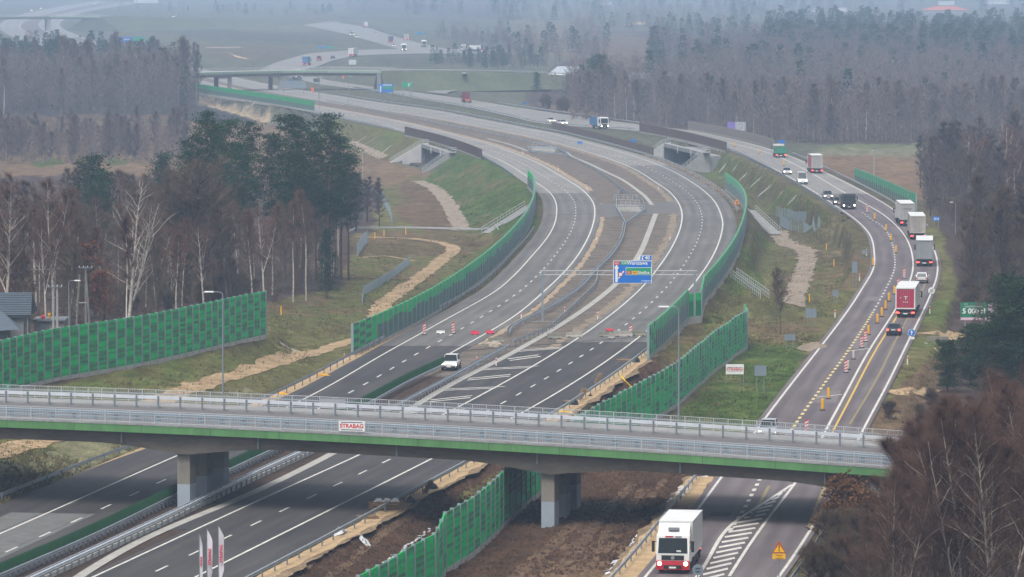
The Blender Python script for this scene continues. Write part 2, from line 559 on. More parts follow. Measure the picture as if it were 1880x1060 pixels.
cols = list(range(-700, -60, 40)) + list(range(-60, 1944, 6)) + list(range(1944, 2620, 40))
rows = list(np.arange(1330, 760, -3.0)) + list(np.arange(760, -50, -2.0))
GV = []
xs = np.array(cols, float)
N0 = Vector((3.1, 7.7, 0))
for yy in rows:
    for xx in cols:
        p = at(xx, yy, 0)
        z = coarse_z(p.x, p.y)
        if abs(z - ZR) > .15:
            a = min(1.0, (abs(z - ZR) - .15) / .5) * (1.0 if p.y < 1000 else max(.15, 1.0 - (p.y - 1000) / 500))
            z += a * (.16 * noise.noise(Vector((p.x * .22, p.y * .12, 1))) + .10 * noise.noise(Vector((p.x * .8, p.y * .35, 5))))
        GV.append((p.x, p.y, z))
nc, nr = len(cols), len(rows)
GF = [(r * nc + c, r * nc + c + 1, (r + 1) * nc + c + 1, (r + 1) * nc + c) for r in range(nr - 1) for c in range(nc - 1)]
GN = np.array(GV)
ground_me = bpy.data.meshes.new('ground')
ground_me.from_pydata(GV, [], GF)
ground_me.polygons.foreach_set('use_smooth', [True] * len(GF))
ground = bpy.data.objects.new('ground', ground_me)
COL.objects.link(ground)
tag(ground, kind='structure')
gbvh = BVHTree.FromPolygons(GV, GF)
def gz(x, y):
    h = gbvh.ray_cast(Vector((x, y, 200)), DOWN)
    return h[0].z if h[0] else -.3
def on_ground(px, py):
    """point of the terrain seen at a photo pixel"""
    d = ray(px, py)
    h = gbvh.ray_cast(Vector((0, 0, CAMH)), d)
    return h[0] if h[0] else at(px, py, -.3)
def gp(p, dz=0.0):
    return Vector((p.x, p.y, gz(p.x, p.y) + dz))

# ------------------------------------------------------------------ ground colours (what grows or lies where)
GREEN = (.060, .092, .021); OLIVE = (.104, .098, .036); DULL = (.092, .078, .038); BROWN = (.105, .068, .040)
HEATH = (.150, .098, .056); SOIL = (.064, .037, .022); FLOOR = (.062, .044, .036); PALE = (.15, .14, .085); DARK = (.034, .030, .026)
SANDG = (.27, .19, .115); FIELD = (.085, .085, .055)
pxy = np.empty((len(GN), 2))
dep = GN[:, 1] * CP - (GN[:, 2] - CAMH) * SP
pxy[:, 0] = 940 + F * GN[:, 0] / dep
pxy[:, 1] = 530 - F * (GN[:, 1] * SP + (GN[:, 2] - CAMH) * CP) / dep
rs = np.random.RandomState(5)
def fbm(sx, sy, seed):
    r = np.empty(len(GN))
    o = Vector((seed * 13.7, seed * 5.1, seed))
    for k in range(len(GN)):
        r[k] = noise.fractal(Vector((GN[k, 0] * sx, GN[k, 1] * sy, 0)) + o, 1.0, 2.0, 4)
    return r
n1 = fbm(.05, .02, 1); n2 = fbm(.25, .10, 2)
jx = pxy[:, 0] + n1 * 14 + n2 * 7
jy = pxy[:, 1] + n2 * 4 + n1 * 5
def inside(poly, x, y):
    r = np.zeros(len(x), bool)
    n = len(poly)
    for i in range(n):
        x1, y1 = poly[i]; x2, y2 = poly[(i + 1) % n]
        c = ((y1 > y) != (y2 > y)) & (x < (x2 - x1) * (y - y1) / ((y2 - y1) or 1e-9) + x1)
        r ^= c
    return r
GC = np.tile(np.array(DULL), (len(GN), 1))
def paint(col, poly, a=1.0, patch=None):
    m = inside(poly, jx, jy)
    wgt = np.full(len(GN), a)
    if patch is not None:
        wgt = a * np.clip((n1 + n2 * .7 - patch) * 4, 0, 1)
    wgt = (wgt * m)[:, None]
    GC[:] = GC * (1 - wgt) + np.array(col) * wgt
paint(FIELD, [(-900,330),(2700,330),(2700,-60),(-900,-60)])
paint(FLOOR, [(-900,800),(-300,800),(0,727),(487,621),(560,560),(625,530),(650,440),(700,425),(690,330),(640,300),(350,310),(-900,310)])
paint(HEATH, [(-900,325),(340,325),(640,330),(650,262),(480,225),(350,225),(-900,225)], .9)
paint(GREEN, [(50,300),(80,288),(115,292),(120,306),(70,308)], .8)
paint(GREEN, [(190,300),(205,292),(235,296),(230,306)], .8)
paint(DARK, [(-900,222),(300,222),(470,226),(480,206),(380,196),(300,190),(-900,190)])
paint(BROWN, [(-900,228),(330,222),(330,212),(-900,214)], .8)
paint(FLOOR, [(-900,206),(360,196),(360,150),(250,120),(0,110),(-900,110)])
paint(HEATH, [(640,345),(640,262),(716,297),(785,318),(830,330),(720,345)], .9)
paint(OLIVE, [(690,425),(700,360),(760,322),(800,330),(850,380),(850,425)])
paint(BROWN, [(730,400),(725,345),(765,330),(822,370),(835,425),(780,425)], .9)
paint(OLIVE, [(700,345),(735,345),(740,425),(690,425)], .6)
paint(GREEN, [(780,330),(830,280),(900,290),(985,340),(985,420),(880,440),(845,415),(815,360)])
paint(BROWN, [(800,330),(850,290),(985,345),(985,420),(850,430)], .55, .05)
paint(OLIVE, [(560,250),(620,215),(745,245),(800,262),(716,297)], 1)
paint(GREEN, [(560,250),(620,215),(745,245),(800,262),(716,297)], .6, 0)
paint(OLIVE, [(480,660),(490,560),(640,520),(640,430),(960,425),(900,480),(650,655),(560,690)])
paint(GREEN, [(500,640),(500,560),(640,525),(640,470),(720,470),(700,560),(640,600)], .7, -.1)
paint(BROWN, [(490,640),(500,560),(640,520),(640,430),(960,425),(900,480),(650,640)], .75, .08)
paint(BROWN, [(640,470),(640,432),(830,432),(920,432),(860,465),(760,470)], .6)
paint(GREEN, [(690,640),(760,560),(830,500),(900,450),(930,450),(860,510),(700,650)], .7)
paint(OLIVE, [(-900,1250),(0,932),(260,820),(430,738),(650,655),(560,640),(490,625),(0,730),(-900,900)])
paint(PALE, [(-900,1250),(0,932),(260,820),(430,738),(600,670),(420,710),(0,850),(-900,1100)], .7, -.05)
paint(GREEN, [(-300,830),(0,735),(490,625),(530,660),(400,690),(0,760)], .55, -.1)
paint(SOIL, [(-300,1050),(0,925),(75,890),(70,870),(0,880),(-300,980)])
paint(SOIL, [(250,1400),(440,1110),(500,1068),(640,872),(905,852),(1070,755),(1195,640),(1240,700),(1150,800),(1080,850),(1330,850),(1297,880),(1150,1055),(1000,1400)])
paint(SANDG, [(700,1300),(1010,1010),(1060,900),(1290,870),(1200,960),(1100,1080),(900,1300)], .22, .02)
paint(OLIVE, [(560,1055),(600,1010),(640,990),(680,1010),(640,1050)], .6, -.2)
paint(OLIVE, [(830,935),(860,905),(925,862),(935,870),(880,915)], .7, -.2)
paint(OLIVE, [(1160,1060),(1190,1010),(1250,935),(1300,870),(1290,868),(1180,1000),(1100,1100)], .5, -.1)
paint(OLIVE, [(1190,640),(1330,520),(1372,440),(1440,450),(1400,590),(1371,640),(1240,680)])
paint(GREEN, [(1230,650),(1330,540),(1385,420),(1425,440),(1400,540),(1370,560)], .8, -.05)
paint(BROWN, [(1190,660),(1300,560),(1300,600),(1240,680)], .7, -.1)
paint(GREEN, [(1220,790),(1310,690),(1371,635),(1500,615),(1405,770),(1380,810)])
paint(OLIVE, [(1220,790),(1310,690),(1371,635),(1500,615),(1405,770),(1380,810)], .6, .08)
paint(OLIVE, [(1365,630),(1375,560),(1450,470),(1570,500),(1590,520),(1490,640)])
paint(BROWN, [(1375,620),(1390,560),(1490,440),(1600,440),(1600,500),(1490,640)], .75, -.02)
paint(SANDG, [(1490,500),(1510,470),(1560,440),(1560,455),(1520,490)], .5, -.1)
paint(DULL, [(1240,300),(1335,270),(1480,345),(1560,395),(1600,440),(1530,470),(1430,440),(1360,380)])
paint(GREEN, [(1290,320),(1335,280),(1480,355),(1540,400),(1480,430),(1380,380)], .6, -.05)
paint(DARK, [(1385,400),(1420,395),(1470,410),(1440,440),(1420,430)], .5, -.1)
paint(OLIVE, [(1500,1100),(1545,891),(1592,795),(1640,706),(1680,622),(1740,500),(1700,425),(1830,380),(1830,700),(1700,1100)])
paint(GREEN, [(1650,640),(1690,600),(1735,520),(1760,500),(1740,640)], .6, -.15)
paint(BROWN, [(1590,830),(1610,760),(1700,660),(1760,650),(1740,900)], .9)
paint(FLOOR, [(1430,1200),(1500,1010),(1600,880),(1720,720),(1760,520),(1720,400),(1700,300),(2700,280),(2700,1300)])
paint(HEATH, [(1480,300),(1500,282),(1690,284),(1700,372),(1560,330)])
paint(PALE, [(1500,284),(1520,266),(1700,262),(1700,290)], .9)
paint(GREEN, [(1500,278),(1520,266),(1700,262),(1700,272)], .5)
paint(FLOOR, [(1000,215),(960,180),(1100,60),(2700,20),(2700,262),(1500,262),(1330,246),(1150,226)])
paint(HEATH, [(985,190),(1100,205),(1105,214),(1010,202)], .8)
paint(HEATH, [(940,75),(940,40),(1040,40),(1100,60),(1190,70),(1200,120),(1090,130)], .5)
paint(FLOOR, [(640,24),(940,34),(940,-60),(640,-60)])
paint(GREEN, [(720,132),(1010,136),(1000,158),(830,160),(700,150)], .35)
for _i, (c_, pg_) in enumerate(((PALE, [(190,38),(480,41),(600,53),(560,60),(300,52)]), (DARK, [(230,53),(420,55),(600,66),(620,84),(470,78),(300,64)]), (BROWN, [(300,80),(500,84),(560,96),(470,112),(360,104)]), (OLIVE, [(640,30),(820,40),(850,56),(700,48)]), (DARK, [(600,28),(860,36),(880,44),(640,36)]), (DARK, [(680,106),(880,104),(940,106),(940,118),(700,122)]), (BROWN, [(560,30),(700,52),(690,60),(540,42)]), (DARK, [(0,100),(60,90),(160,98),(200,112),(0,112)]), (OLIVE, [(200,60),(330,66),(420,88),(330,112),(230,96)]), (DARK, [(800,66),(930,60),(940,90),(860,92)]))):
    paint(c_, pg_, .38)
_m = inside([(366, 184), (380, 186), (405, 194), (445, 205), (495, 221), (500, 227), (470, 222), (430, 209), (395, 199), (366, 192)], pxy[:, 0] + n2 * 5, pxy[:, 1] + n2 * 1.2)
GC[_m] = np.array((.30, .23, .15))
# old tyre marks and patches, weed
GC *= np.clip(1 + .30 * n2 + .18 * n1, .45, 1.6)[:, None]
ca = ground_me.color_attributes.new('ground_col', 'FLOAT_COLOR', 'POINT')
ca.data.foreach_set('color', np.concatenate([GC, np.ones((len(GC), 1))], 1).astype(np.float32).ravel())
ground_me.materials.append(M('ground_cover', attr='ground_col', rough=1, var=.42, scale=.55, fine=.42, stretch=(1, .5, 1), spec=.05, bump=.35))

# field strips and rough banks far out
# ------------------------------------------------------------------ asphalt
asph_new = asphalt('asphalt_new', (.044, .041, .040), .08, 3.7, 0, .15, .22)
asph_old = asphalt('asphalt_old', (.118, .112, .104), .11, 3.7, 1.0, .13)
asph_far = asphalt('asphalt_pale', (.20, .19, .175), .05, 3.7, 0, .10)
asph_road = asphalt('asphalt_purple', (.112, .092, .094), .12, 3.5, 0, .15)
white = M('road_paint', (.54, .52, .47), .6, .2, .8, fine=.2)
yellow = M('yellow_paint', (.55, .36, .07), .6, .2, .8)
yellow_worn = M('worn_yellow_paint', (.23, .19, .09), .7, .25, 1.5)
concrete = M('concrete', (.33, .315, .285), .85, .16, .5, fine=.1)
concrete_d = M('weathered_concrete', (.17, .155, .13), .9, .18, .35, fine=.14, stretch=(1, 1, .4))
sand = M('sand', (.40, .285, .165), 1, .22, .6, fine=.25, spec=.05)
sand_road = M('sandy_track', (.315, .225, .132), 1, .3, .35, fine=.35, spec=.05)
steel = M('galvanised_steel', (.33, .36, .39), .5, .12, 1.0, metal=.35)
steel_d = M('dull_steel', (.16, .185, .21), .6, .12, 1.0, metal=.2)

def split_at(path, px, py):
    """index of the path point nearest to a photo pixel"""
    best, bi = 1e18, 0
    for i, p in enumerate(path):
        q = proj(p); d = (q[0] - px) ** 2 + (q[1] - py) ** 2
        if d < best: best, bi = d, i
    return bi

def voffset(path, table):
    ys = [t[0] for t in table]; os_ = [t[1] for t in table]
    a = offset(path, 1.0)
    return relax([p + (q - p) * float(np.interp(proj(p)[1], ys, os_)) for p, q in zip(path, a)], 3)

def carriageway(name, left, right, ol, orr, cuts, mats, z=.02):
    l2 = voffset(left, ol); r2 = voffset(pair(left, right), orr)
    idx = [0] + [split_at(left, *c) for c in cuts] + [len(left) - 1]
    for k in range(len(idx) - 1):
        a, b = idx[k], idx[k + 1] + 1
        ribbon(name, l2[a:b], r2[a:b], mats[k], z)

ROFF = [(300, 2.4), (620, 2.6), (720, 3.0), (860, 3.9), (1000, 4.2)]
Li_p = pair(Lo, Li)
Ro_p = pair(Ri, Ro)
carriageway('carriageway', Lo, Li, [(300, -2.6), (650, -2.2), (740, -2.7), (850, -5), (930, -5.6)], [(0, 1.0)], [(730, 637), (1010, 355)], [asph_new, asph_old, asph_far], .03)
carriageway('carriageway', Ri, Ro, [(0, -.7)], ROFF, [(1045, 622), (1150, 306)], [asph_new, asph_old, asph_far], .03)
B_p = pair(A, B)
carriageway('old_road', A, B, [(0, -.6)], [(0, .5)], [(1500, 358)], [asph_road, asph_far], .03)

def stripe(name, path, wd, m, z=.045, a=None, b=None):
    p = path[a:b]
    ribbon(name, offset(p, -wd / 2), offset(p, wd / 2), m, z)

def dashes(name, path, per, ln, wd, m, z=.05, phase=0.0, a=None, b=None):
    p = path[a:b]; c = cum(p); mb = MB(); s = phase
    while s + ln < c[-1]:
        q0, d = point_at(p, c, s); q1, d2 = point_at(p, c, s + ln)
        r = Vector((d.y, -d.x, 0)) * wd / 2
        up = Vector((0, 0, z))
        mb.face([q0 - r + up, q0 + r + up, q1 + r + up, q1 - r + up])
        s += per * 1.0
    return tag(mb.build(name, m), kind='structure')

stripe('edge_line', Lo, .21, white)
stripe('edge_line', Li, .23, white, .045, split_at(Li, 300, 975))
stripe('edge_line', Ri, .23, white)
stripe('edge_line', Ro, .23, white)
mid = [p.lerp(q, .5) for p, q in zip(Lo, Li_p)]
dashes('lane_dash', mid, 10.2, 3.6, .2, white, .05, 4)
mid2 = [p.lerp(q, .5) for p, q in zip(Ri, Ro_p)]
dashes('lane_dash', mid2, 10.2, 3.6, .2, white, .05, 6)
seam = M('seam_bitumen', (.028, .027, .027), .7, .3, 1)
for q_, o_ in ((mid, -.12), (mid2, -.12)):
    stripe('paving_seam', offset(q_, o_), .07, seam, .041, None, split_at(q_, 1000, 350))
stripe('paving_seam', offset(Ro, .35), .07, seam, .041, None, split_at(Ro, 1267, 530)); stripe('paving_seam', offset(Lo, -.4), .07, seam, .041, None, split_at(Lo, 917, 530))
# pale milled patch at the lower left of the motorway
pl = line([(-120, 1035), (0, 981), (85, 943)], 0, 3)
pr = [p + Vector((6.0, -1.0, 0)) for p in pl]
ribbon('road_patch', offset(pl, -3.0), offset(pl, 4.2), M('milled_asphalt', (.12, .12, .112), .9, .2, .8), .037)

# repairs and joints in the surfaces
patch_l = M('repair_asphalt', (.155, .135, .135), .9, .2, .8, fine=.15); patch_d = M('dark_repair_asphalt', (.070, .064, .064), .9, .2, .8, fine=.15)
def road_patch(px, m, z=.036):
    mb = MB(); mb.face([at(x, y, z) for x, y in px]); return tag(mb.build('road_patch', m), kind='structure')
road_patch([(1583, 553), (1613, 553), (1621, 545), (1590, 545)], patch_l)
road_patch([(1560, 640), (1590, 640), (1598, 617), (1577, 617)], patch_l); road_patch([(1490, 740), (1535, 740), (1545, 716), (1510, 716)], patch_l)
road_patch([(1302, 948), (1338, 948), (1345, 940), (1308, 940)], patch_d)
for (x0, y0, x1, y1) in ((700, 655, 1195, 618), (1004, 396, 1100, 392), (1245, 368, 1330, 364)):
    road_patch([(x0, y0), (x0 + 3, y0 - 1.2), (x1 + 2, y1 - 1.2), (x1, y1)], patch_d, .04)
# old road markings
stripe('edge_line', A, .24, white); stripe('edge_line', B, .24, white)
iS = split_at(S, 1454, 893)
stripe('edge_line', S, .25, white, .046)
stripe('yellow_line', offset(S, .75), .22, yellow, .046, split_at(S, 1510, 800), split_at(S, 1660, 540))
yy2 = line([(1560, 780), (1605, 705), (1650, 615), (1680, 560), (1700, 520)], 0, 3)
stripe('yellow_line', yy2, .22, yellow_worn, .046)
stripe('yellow_line', line([(1380, 1012 - 60), (1412, 893)], 0, 3), .3, yellow_worn, .046)
stripe('yellow_line', line([(1484, 970), (1516, 890)], 0, 3), .3, yellow_worn, .046)
D1 = line([(1340, 976), (1360, 946), (1393, 885), (1452, 792), (1510, 710), (1550, 655), (1602, 575), (1627, 530), (1642, 495), (1642, 467), (1634, 437), (1621, 417), (1595, 400), (1580, 389)], 0, 2)
i1 = split_at(D1, 1452, 792); i2 = split_at(D1, 1605, 572)
dashes('lane_dash', D1, 4.3, 2.0, .34, white, .05, 0, 0, i1)
dashes('lane_dash', D1, 4.3, 2.0, .32, M('cream_paint', (.62, .50, .20), .6, .15, 1), .05, 0, i1, i2)
dashes('lane_dash', D1, 6.5, 2.4, .26, white, .05, 0, i2)
dashes('lane_dash', line([(1510, 362), (1440, 325), (1380, 300)], 0, 3), 10, 3, .15, white, .05)
# splitter area with slanting bars
HL = line([(1270, 1075), (1291, 1043), (1352, 957), (1400, 926), (1454, 891)], 0, 2, 0)
stripe('edge_line', HL, .3, white, .047)
HR = [p for p in line([(1325, 1080), (1339, 1059), (1374, 1004), (1408, 956), (1462, 885)], 0, 2)]
mb = MB()
for k in range(19):
    t = k / 19
    a, _d = point_at(HL, cum(HL), cum(HL)[-1] * (.03 + .93 * t)); b, _d = point_at(HR, cum(HR), cum(HR)[-1] * (.10 + .86 * t))
    a = a + Vector((.4, 0, 0)); b = b + Vector((-.4, 0, 0))
    if (b - a).length > 1.2 and b.x > a.x:
        u = Vector((0, 1.1, .046))
        e = Vector((0, 0, .046))
        mb.face([a + e, b + e, b + u, a + u])
tag(mb.build('hatch_marking', white), kind='structure')
for (x0, y0, x1, y1) in ((1558, 646, 1598, 641), (1499, 731, 1546, 726)):
    a, b = at(x0, y0), at(x1, y1)
    mb = MB(); e = Vector((0, 0, .046)); u = Vector((0, .9, .046)); mb.face([a + e, b + e, b + u, a + u])
    tag(mb.build('stop_line', M('worn_paint', (.34, .32, .28), .8, .4, 1.2, fine=.4)), kind='structure')
# motorway: hatched taper between the drain channel and the right carriageway
CH = line([(280, 1150), (520, 1012), (612, 970 - 55), (700, 852), (742, 755 + 5), (940, 652), (1010, 612), (1125, 530), (1160, 478), (1185, 440), (1197, 410), (1203, 392)], 0, 3)
CH = line([(-10, 1190), (145, 1060), (250, 998), (470, 903), (617, 830), (742, 758), (815, 714), (942, 648), (1005, 612), (1082, 562), (1130, 523), (1172, 470), (1192, 425), (1204, 393)], 0, 3)
mb = MB()
nR = np.array([tuple(p) for p in Ri])
cc = cum(CH); s = 0
pairs = []
while s < cc[-1]:
    p, d = point_at(CH, cc, s); q = proj(p)
    if 630 < q[1] < 790:
        r = Ri[nearest(nR, p)]
        if (r - p).length > 1.7:
            u = (r - p).normalized(); f = Vector((-u.y, u.x, 0))
            for kk in (0, 2.3):
                a = p + u * .6 + f * (kk - 3.5); b = r - u * .4 + f * (kk + 2.0)
                e = Vector((0, 0, .046)); w_ = f * .75
                mb.face([a + e, b + e, b + w_ + e, a + w_ + e])
    s += 13.5
tag(mb.build('hatch_marking', white), kind='structure')
# asphalt under the taper
iC0, iC1 = split_at(CH, 300, 990), split_at(CH, 960, 636)
chp = CH[iC0:iC1]
ribbon('taper_asphalt', offset(chp, .3), offset(pair(chp, Ri), -.2), asph_new, .025)
# median surfaces
med_soil = M('median_soil', (.062, .044, .036), 1, .3, .8, fine=.2, spec=.05)
med_grey = M('median_gravel', (.135, .112, .092), 1, .38, .30, fine=.34, spec=.05)
ia = split_at(Li, 760, 690)
mlp = offset(Li, .9); mrp = offset(pair(Li, Ri), -.7)
ribbon('median_soil', mlp[:ia + 1], mrp[:ia + 1], med_soil, -.01)
ribbon('median_gravel', mlp[ia:], mrp[ia:], med_grey, -.01)
med_far = M('median_grass', (.105, .098, .085), 1, .3, .15, fine=.2, spec=.05)

def rough_ribbon(name, path, wl, wr, m, dz=.0, amp=.5, drape=False, step=2.0, seed=1, n=4):
    """strip with an irregular edge along a path, laid on the ground when drape"""
    p = resample(path, step); mb = MB(); mb.uv = []
    L_ = offset(p, -wl); R_ = offset(p, wr); c = cum(p)
    for k in range(len(p)):
        a = noise.noise(Vector((c[k] * .22, seed * 3.3, 0))) * amp + noise.noise(Vector((c[k] * .8, seed, 4))) * amp * .4
        b = noise.noise(Vector((c[k] * .22, seed * 7.1, 9))) * amp + noise.noise(Vector((c[k] * .8, seed, 14))) * amp * .4
        w0 = (R_[k] - L_[k]).normalized()
        u, v = L_[k] - w0 * a, R_[k] + w0 * b
        for j in range(n):
            q = u.lerp(v, j / (n - 1))
            z = (gz(q.x, q.y) if drape else q.z) + dz
            mb.v.append((q.x, q.y, z)); mb.uv.append((j, c[k]))
    for k in range(len(p) - 1):
        for j in range(n - 1):
            i = k * n + j
            mb.f.append((i, i + 1, i + n + 1, i + n)); mb.m.append(0)
    return tag(mb.build(name, m, smooth=True), kind='structure')

# sand verges, each on a wider skirt of mixed dust and soil
dust = M('verge_dust', (.20, .145, .09), 1, .4, .5, fine=.35, spec=.05)
_rr = rough_ribbon
def sand_v(path, wl, wr, m, dz, amp, seed, skirt=.55):
    _rr('verge_dust', path, wl + skirt * .6, wr + skirt, dust, dz - .012, amp * 1.8, seed=seed + 40, step=1.0)
    _rr('sand_verge', path, wl, wr, m, dz, amp, seed=seed, step=1.0)
sand_v(offset(Li, 1.5)[split_at(Li, 860, 630):split_at(Li, 1088, 372)], .45, .35, M('dull_sand', (.30, .225, .145), 1, .3, .5, fine=.3), .0, .45, seed=2)
sand_v(offset(Li, 1.5)[split_at(Li, 1072, 350):split_at(Li, 380, 155)], .6, .8, M('dull_sand', (.30, .225, .145), 1, .3, .5, fine=.3), .0, .6, seed=3)
sand_v(offset(voffset(Ro, ROFF), 1.0)[:split_at(Ro, 1176, 618)], 1.0, .6, sand, -.03, .35, seed=4)
sand_v(offset(voffset(Lo, [(650, -2.2), (740, -2.7), (850, -5), (930, -5.6)]), -.8)[:split_at(Lo, 800, 600)], .8, .9, sand, -.03, .35, seed=5)
sand_v(offset(A, -1.9)[:split_at(A, 1330, 868)], 1.0, 1.3, sand, -.02, .4, seed=6)
sand_v(offset(Ri, -1.5)[split_at(Ri, 1000, 655):split_at(Ri, 600, 190)], .6, .7, M('dusty_sand', (.21, .165, .115), 1, .3, .5, fine=.3), .0, .9, seed=7)
sand_v(offset(Ro, 3.3)[split_at(Ro, 1320, 385):split_at(Ro, 1150, 284)], .2, .3, M('dusty_sand'), .0, .5, seed=8)
# drain channels of the median
ribbon('drain_channel', offset(CH, -.45), offset(CH, .45), concrete, .05)
CH2 = line([(1172, 350), (1150, 330), (1117, 313), (1080, 299), (1060, 292), (1040, 281)], 0, 3)
CH2 = line([(1197, 377), (1185, 362), (1165, 346), (1143, 331), (1110, 315), (1077, 299), (1050, 288), (1040, 280)], 0, 3)
ribbon('drain_channel', offset(CH2, -.4), offset(CH2, .4), concrete, .05)
CH3 = line([(970, 278), (930, 264), (895, 255)], 0, 3)
ribbon('drain_channel', offset(CH3, -.4), offset(CH3, .4), concrete, .05)
# old-asphalt cross strip of the crossover in the median
ca_ = [at(1020, 405), at(1100, 399), at(1165, 396), at(1245, 391)]
cb_ = [at(1020, 380), at(1095, 375), at(1165, 372), at(1243, 370)]
ribbon('crossover_strip', ca_, cb_, M('crossover_asphalt', (.12, .113, .105), .9, .12, .3), .012)
# sandy tracks
def track(px, wl, wr, m=sand_road, amp=.8, seed=1, dz=.07, zoff=0):
    p = relax(smooth([on_ground(*q) for q in px], 3), 2)
    return rough_ribbon('dirt_track', p, wl, wr, m, dz, amp, True, 1.6, seed, 6)
track([(-160, 895), (-40, 846), (60, 815), (180, 777), (300, 735), (380, 705), (450, 686), (520, 662), (590, 645), (640, 628), (690, 590), (700, 562), (730, 538), (775, 505), (812, 476), (830, 455), (815, 448), (780, 441), (720, 437), (660, 436)], 1.25, 1.3, seed=11, amp=.7)
track([(845, 424), (838, 405), (825, 380), (808, 358), (785, 340), (765, 333)], 1.6, 1.8, M('gravel_track', (.24, .19, .14), 1, .3, .4, fine=.25), seed=12)
track([(760, 480), (700, 470), (660, 474)], .5, .6, seed=13, amp=.4)
track([(1455, 560), (1462, 530), (1475, 500), (1480, 475), (1470, 458), (1450, 452), (1435, 440), (1425, 425)], 1.5, 1.8, M('gravel_track'), seed=14, amp=.9)
track([(1480, 462), (1500, 461), (1512, 461)], .6, .6, seed=15, amp=.3)
track([(1490, 635), (1500, 632), (1515, 628)], 2.2, 2.0, seed=16, amp=.6)
track([(1688, 614), (1720, 613), (1760, 612)], 1.2, 1.2, seed=17, amp=.4)
track([(1630, 722), (1665, 718), (1712, 716)], 1.2, 1.2, seed=18, amp=.5)
track([(640, 262), (670, 275), (705, 290)], 1.2, 1.4, M('gravel_track'), seed=20, amp=.6)
# roads further away
def px_road(name, ua, lb, m, z=.02, step=8):
    a = relax(smooth([at(*q) for q in lb], step), 2); b = relax(smooth([at(*q) for q in ua], step), 2); cb = cum(b); b = [point_at(b, cb, cb[-1] * k / (len(a) - 1))[0] for k in range(len(a))]
    return ribbon(name, a, b, m, z)
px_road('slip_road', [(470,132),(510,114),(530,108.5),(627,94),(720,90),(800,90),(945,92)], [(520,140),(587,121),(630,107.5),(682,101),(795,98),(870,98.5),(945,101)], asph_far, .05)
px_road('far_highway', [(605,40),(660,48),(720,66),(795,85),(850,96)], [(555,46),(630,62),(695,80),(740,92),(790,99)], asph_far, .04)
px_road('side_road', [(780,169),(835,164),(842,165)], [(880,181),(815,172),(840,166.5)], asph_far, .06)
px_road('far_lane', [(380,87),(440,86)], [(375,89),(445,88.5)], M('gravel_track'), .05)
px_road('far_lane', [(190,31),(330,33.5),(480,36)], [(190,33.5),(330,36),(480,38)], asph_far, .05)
px_road('far_lane', [(1250,108),(1320,112),(1370,122)], [(1250,110),(1320,115.5),(1370,126)], M('gravel_track'), .05)
px_road('sand_patch', [(415,96),(440,104),(455,108)], [(425,98),(448,108.5),(462,110)], sand, .05)
px_road('sand_patch', [(1150,42),(1186,41)], [(1146,46.5),(1190,45)], sand, .05)
# foil and meltwater lying in the ditches
foil = M('wet_foil', (.55, .55, .57), .35, .5, 1.2, fine=.3)
def ditch_foil(px, w, seed):
    p = resample(smooth([on_ground(*q) for q in px], 1.5), .8); rnd = random.Random(seed); mb = MB()
    for k in range(len(p) - 1):
        if noise.noise(Vector((k * .13, seed, 0))) < -.28: continue
        a, b = p[k], p[k + 1]
        w1 = w * (.5 + rnd.random() * .7); sh = rnd.uniform(-.15, .15)
        pts = []
        for q, o in ((a, -w1), (a, w1 * .9), (b, w1), (b, -w1 * .8)):
            x = q.x + o + sh; pts.append((x, q.y, gz(x, q.y) + .06 + rnd.random() * .05))
        mb.face(pts)
    tag(mb.build('ditch_foil', foil), kind='structure')
ditch_foil([(1118, 1060), (1150, 1020), (1200, 968), (1240, 915), (1288, 876)], .62, 3)
ditch_foil([(668, 1062), (700, 1042), (728, 1018), (750, 1002), (770, 988), (790, 972)], .13, 5)

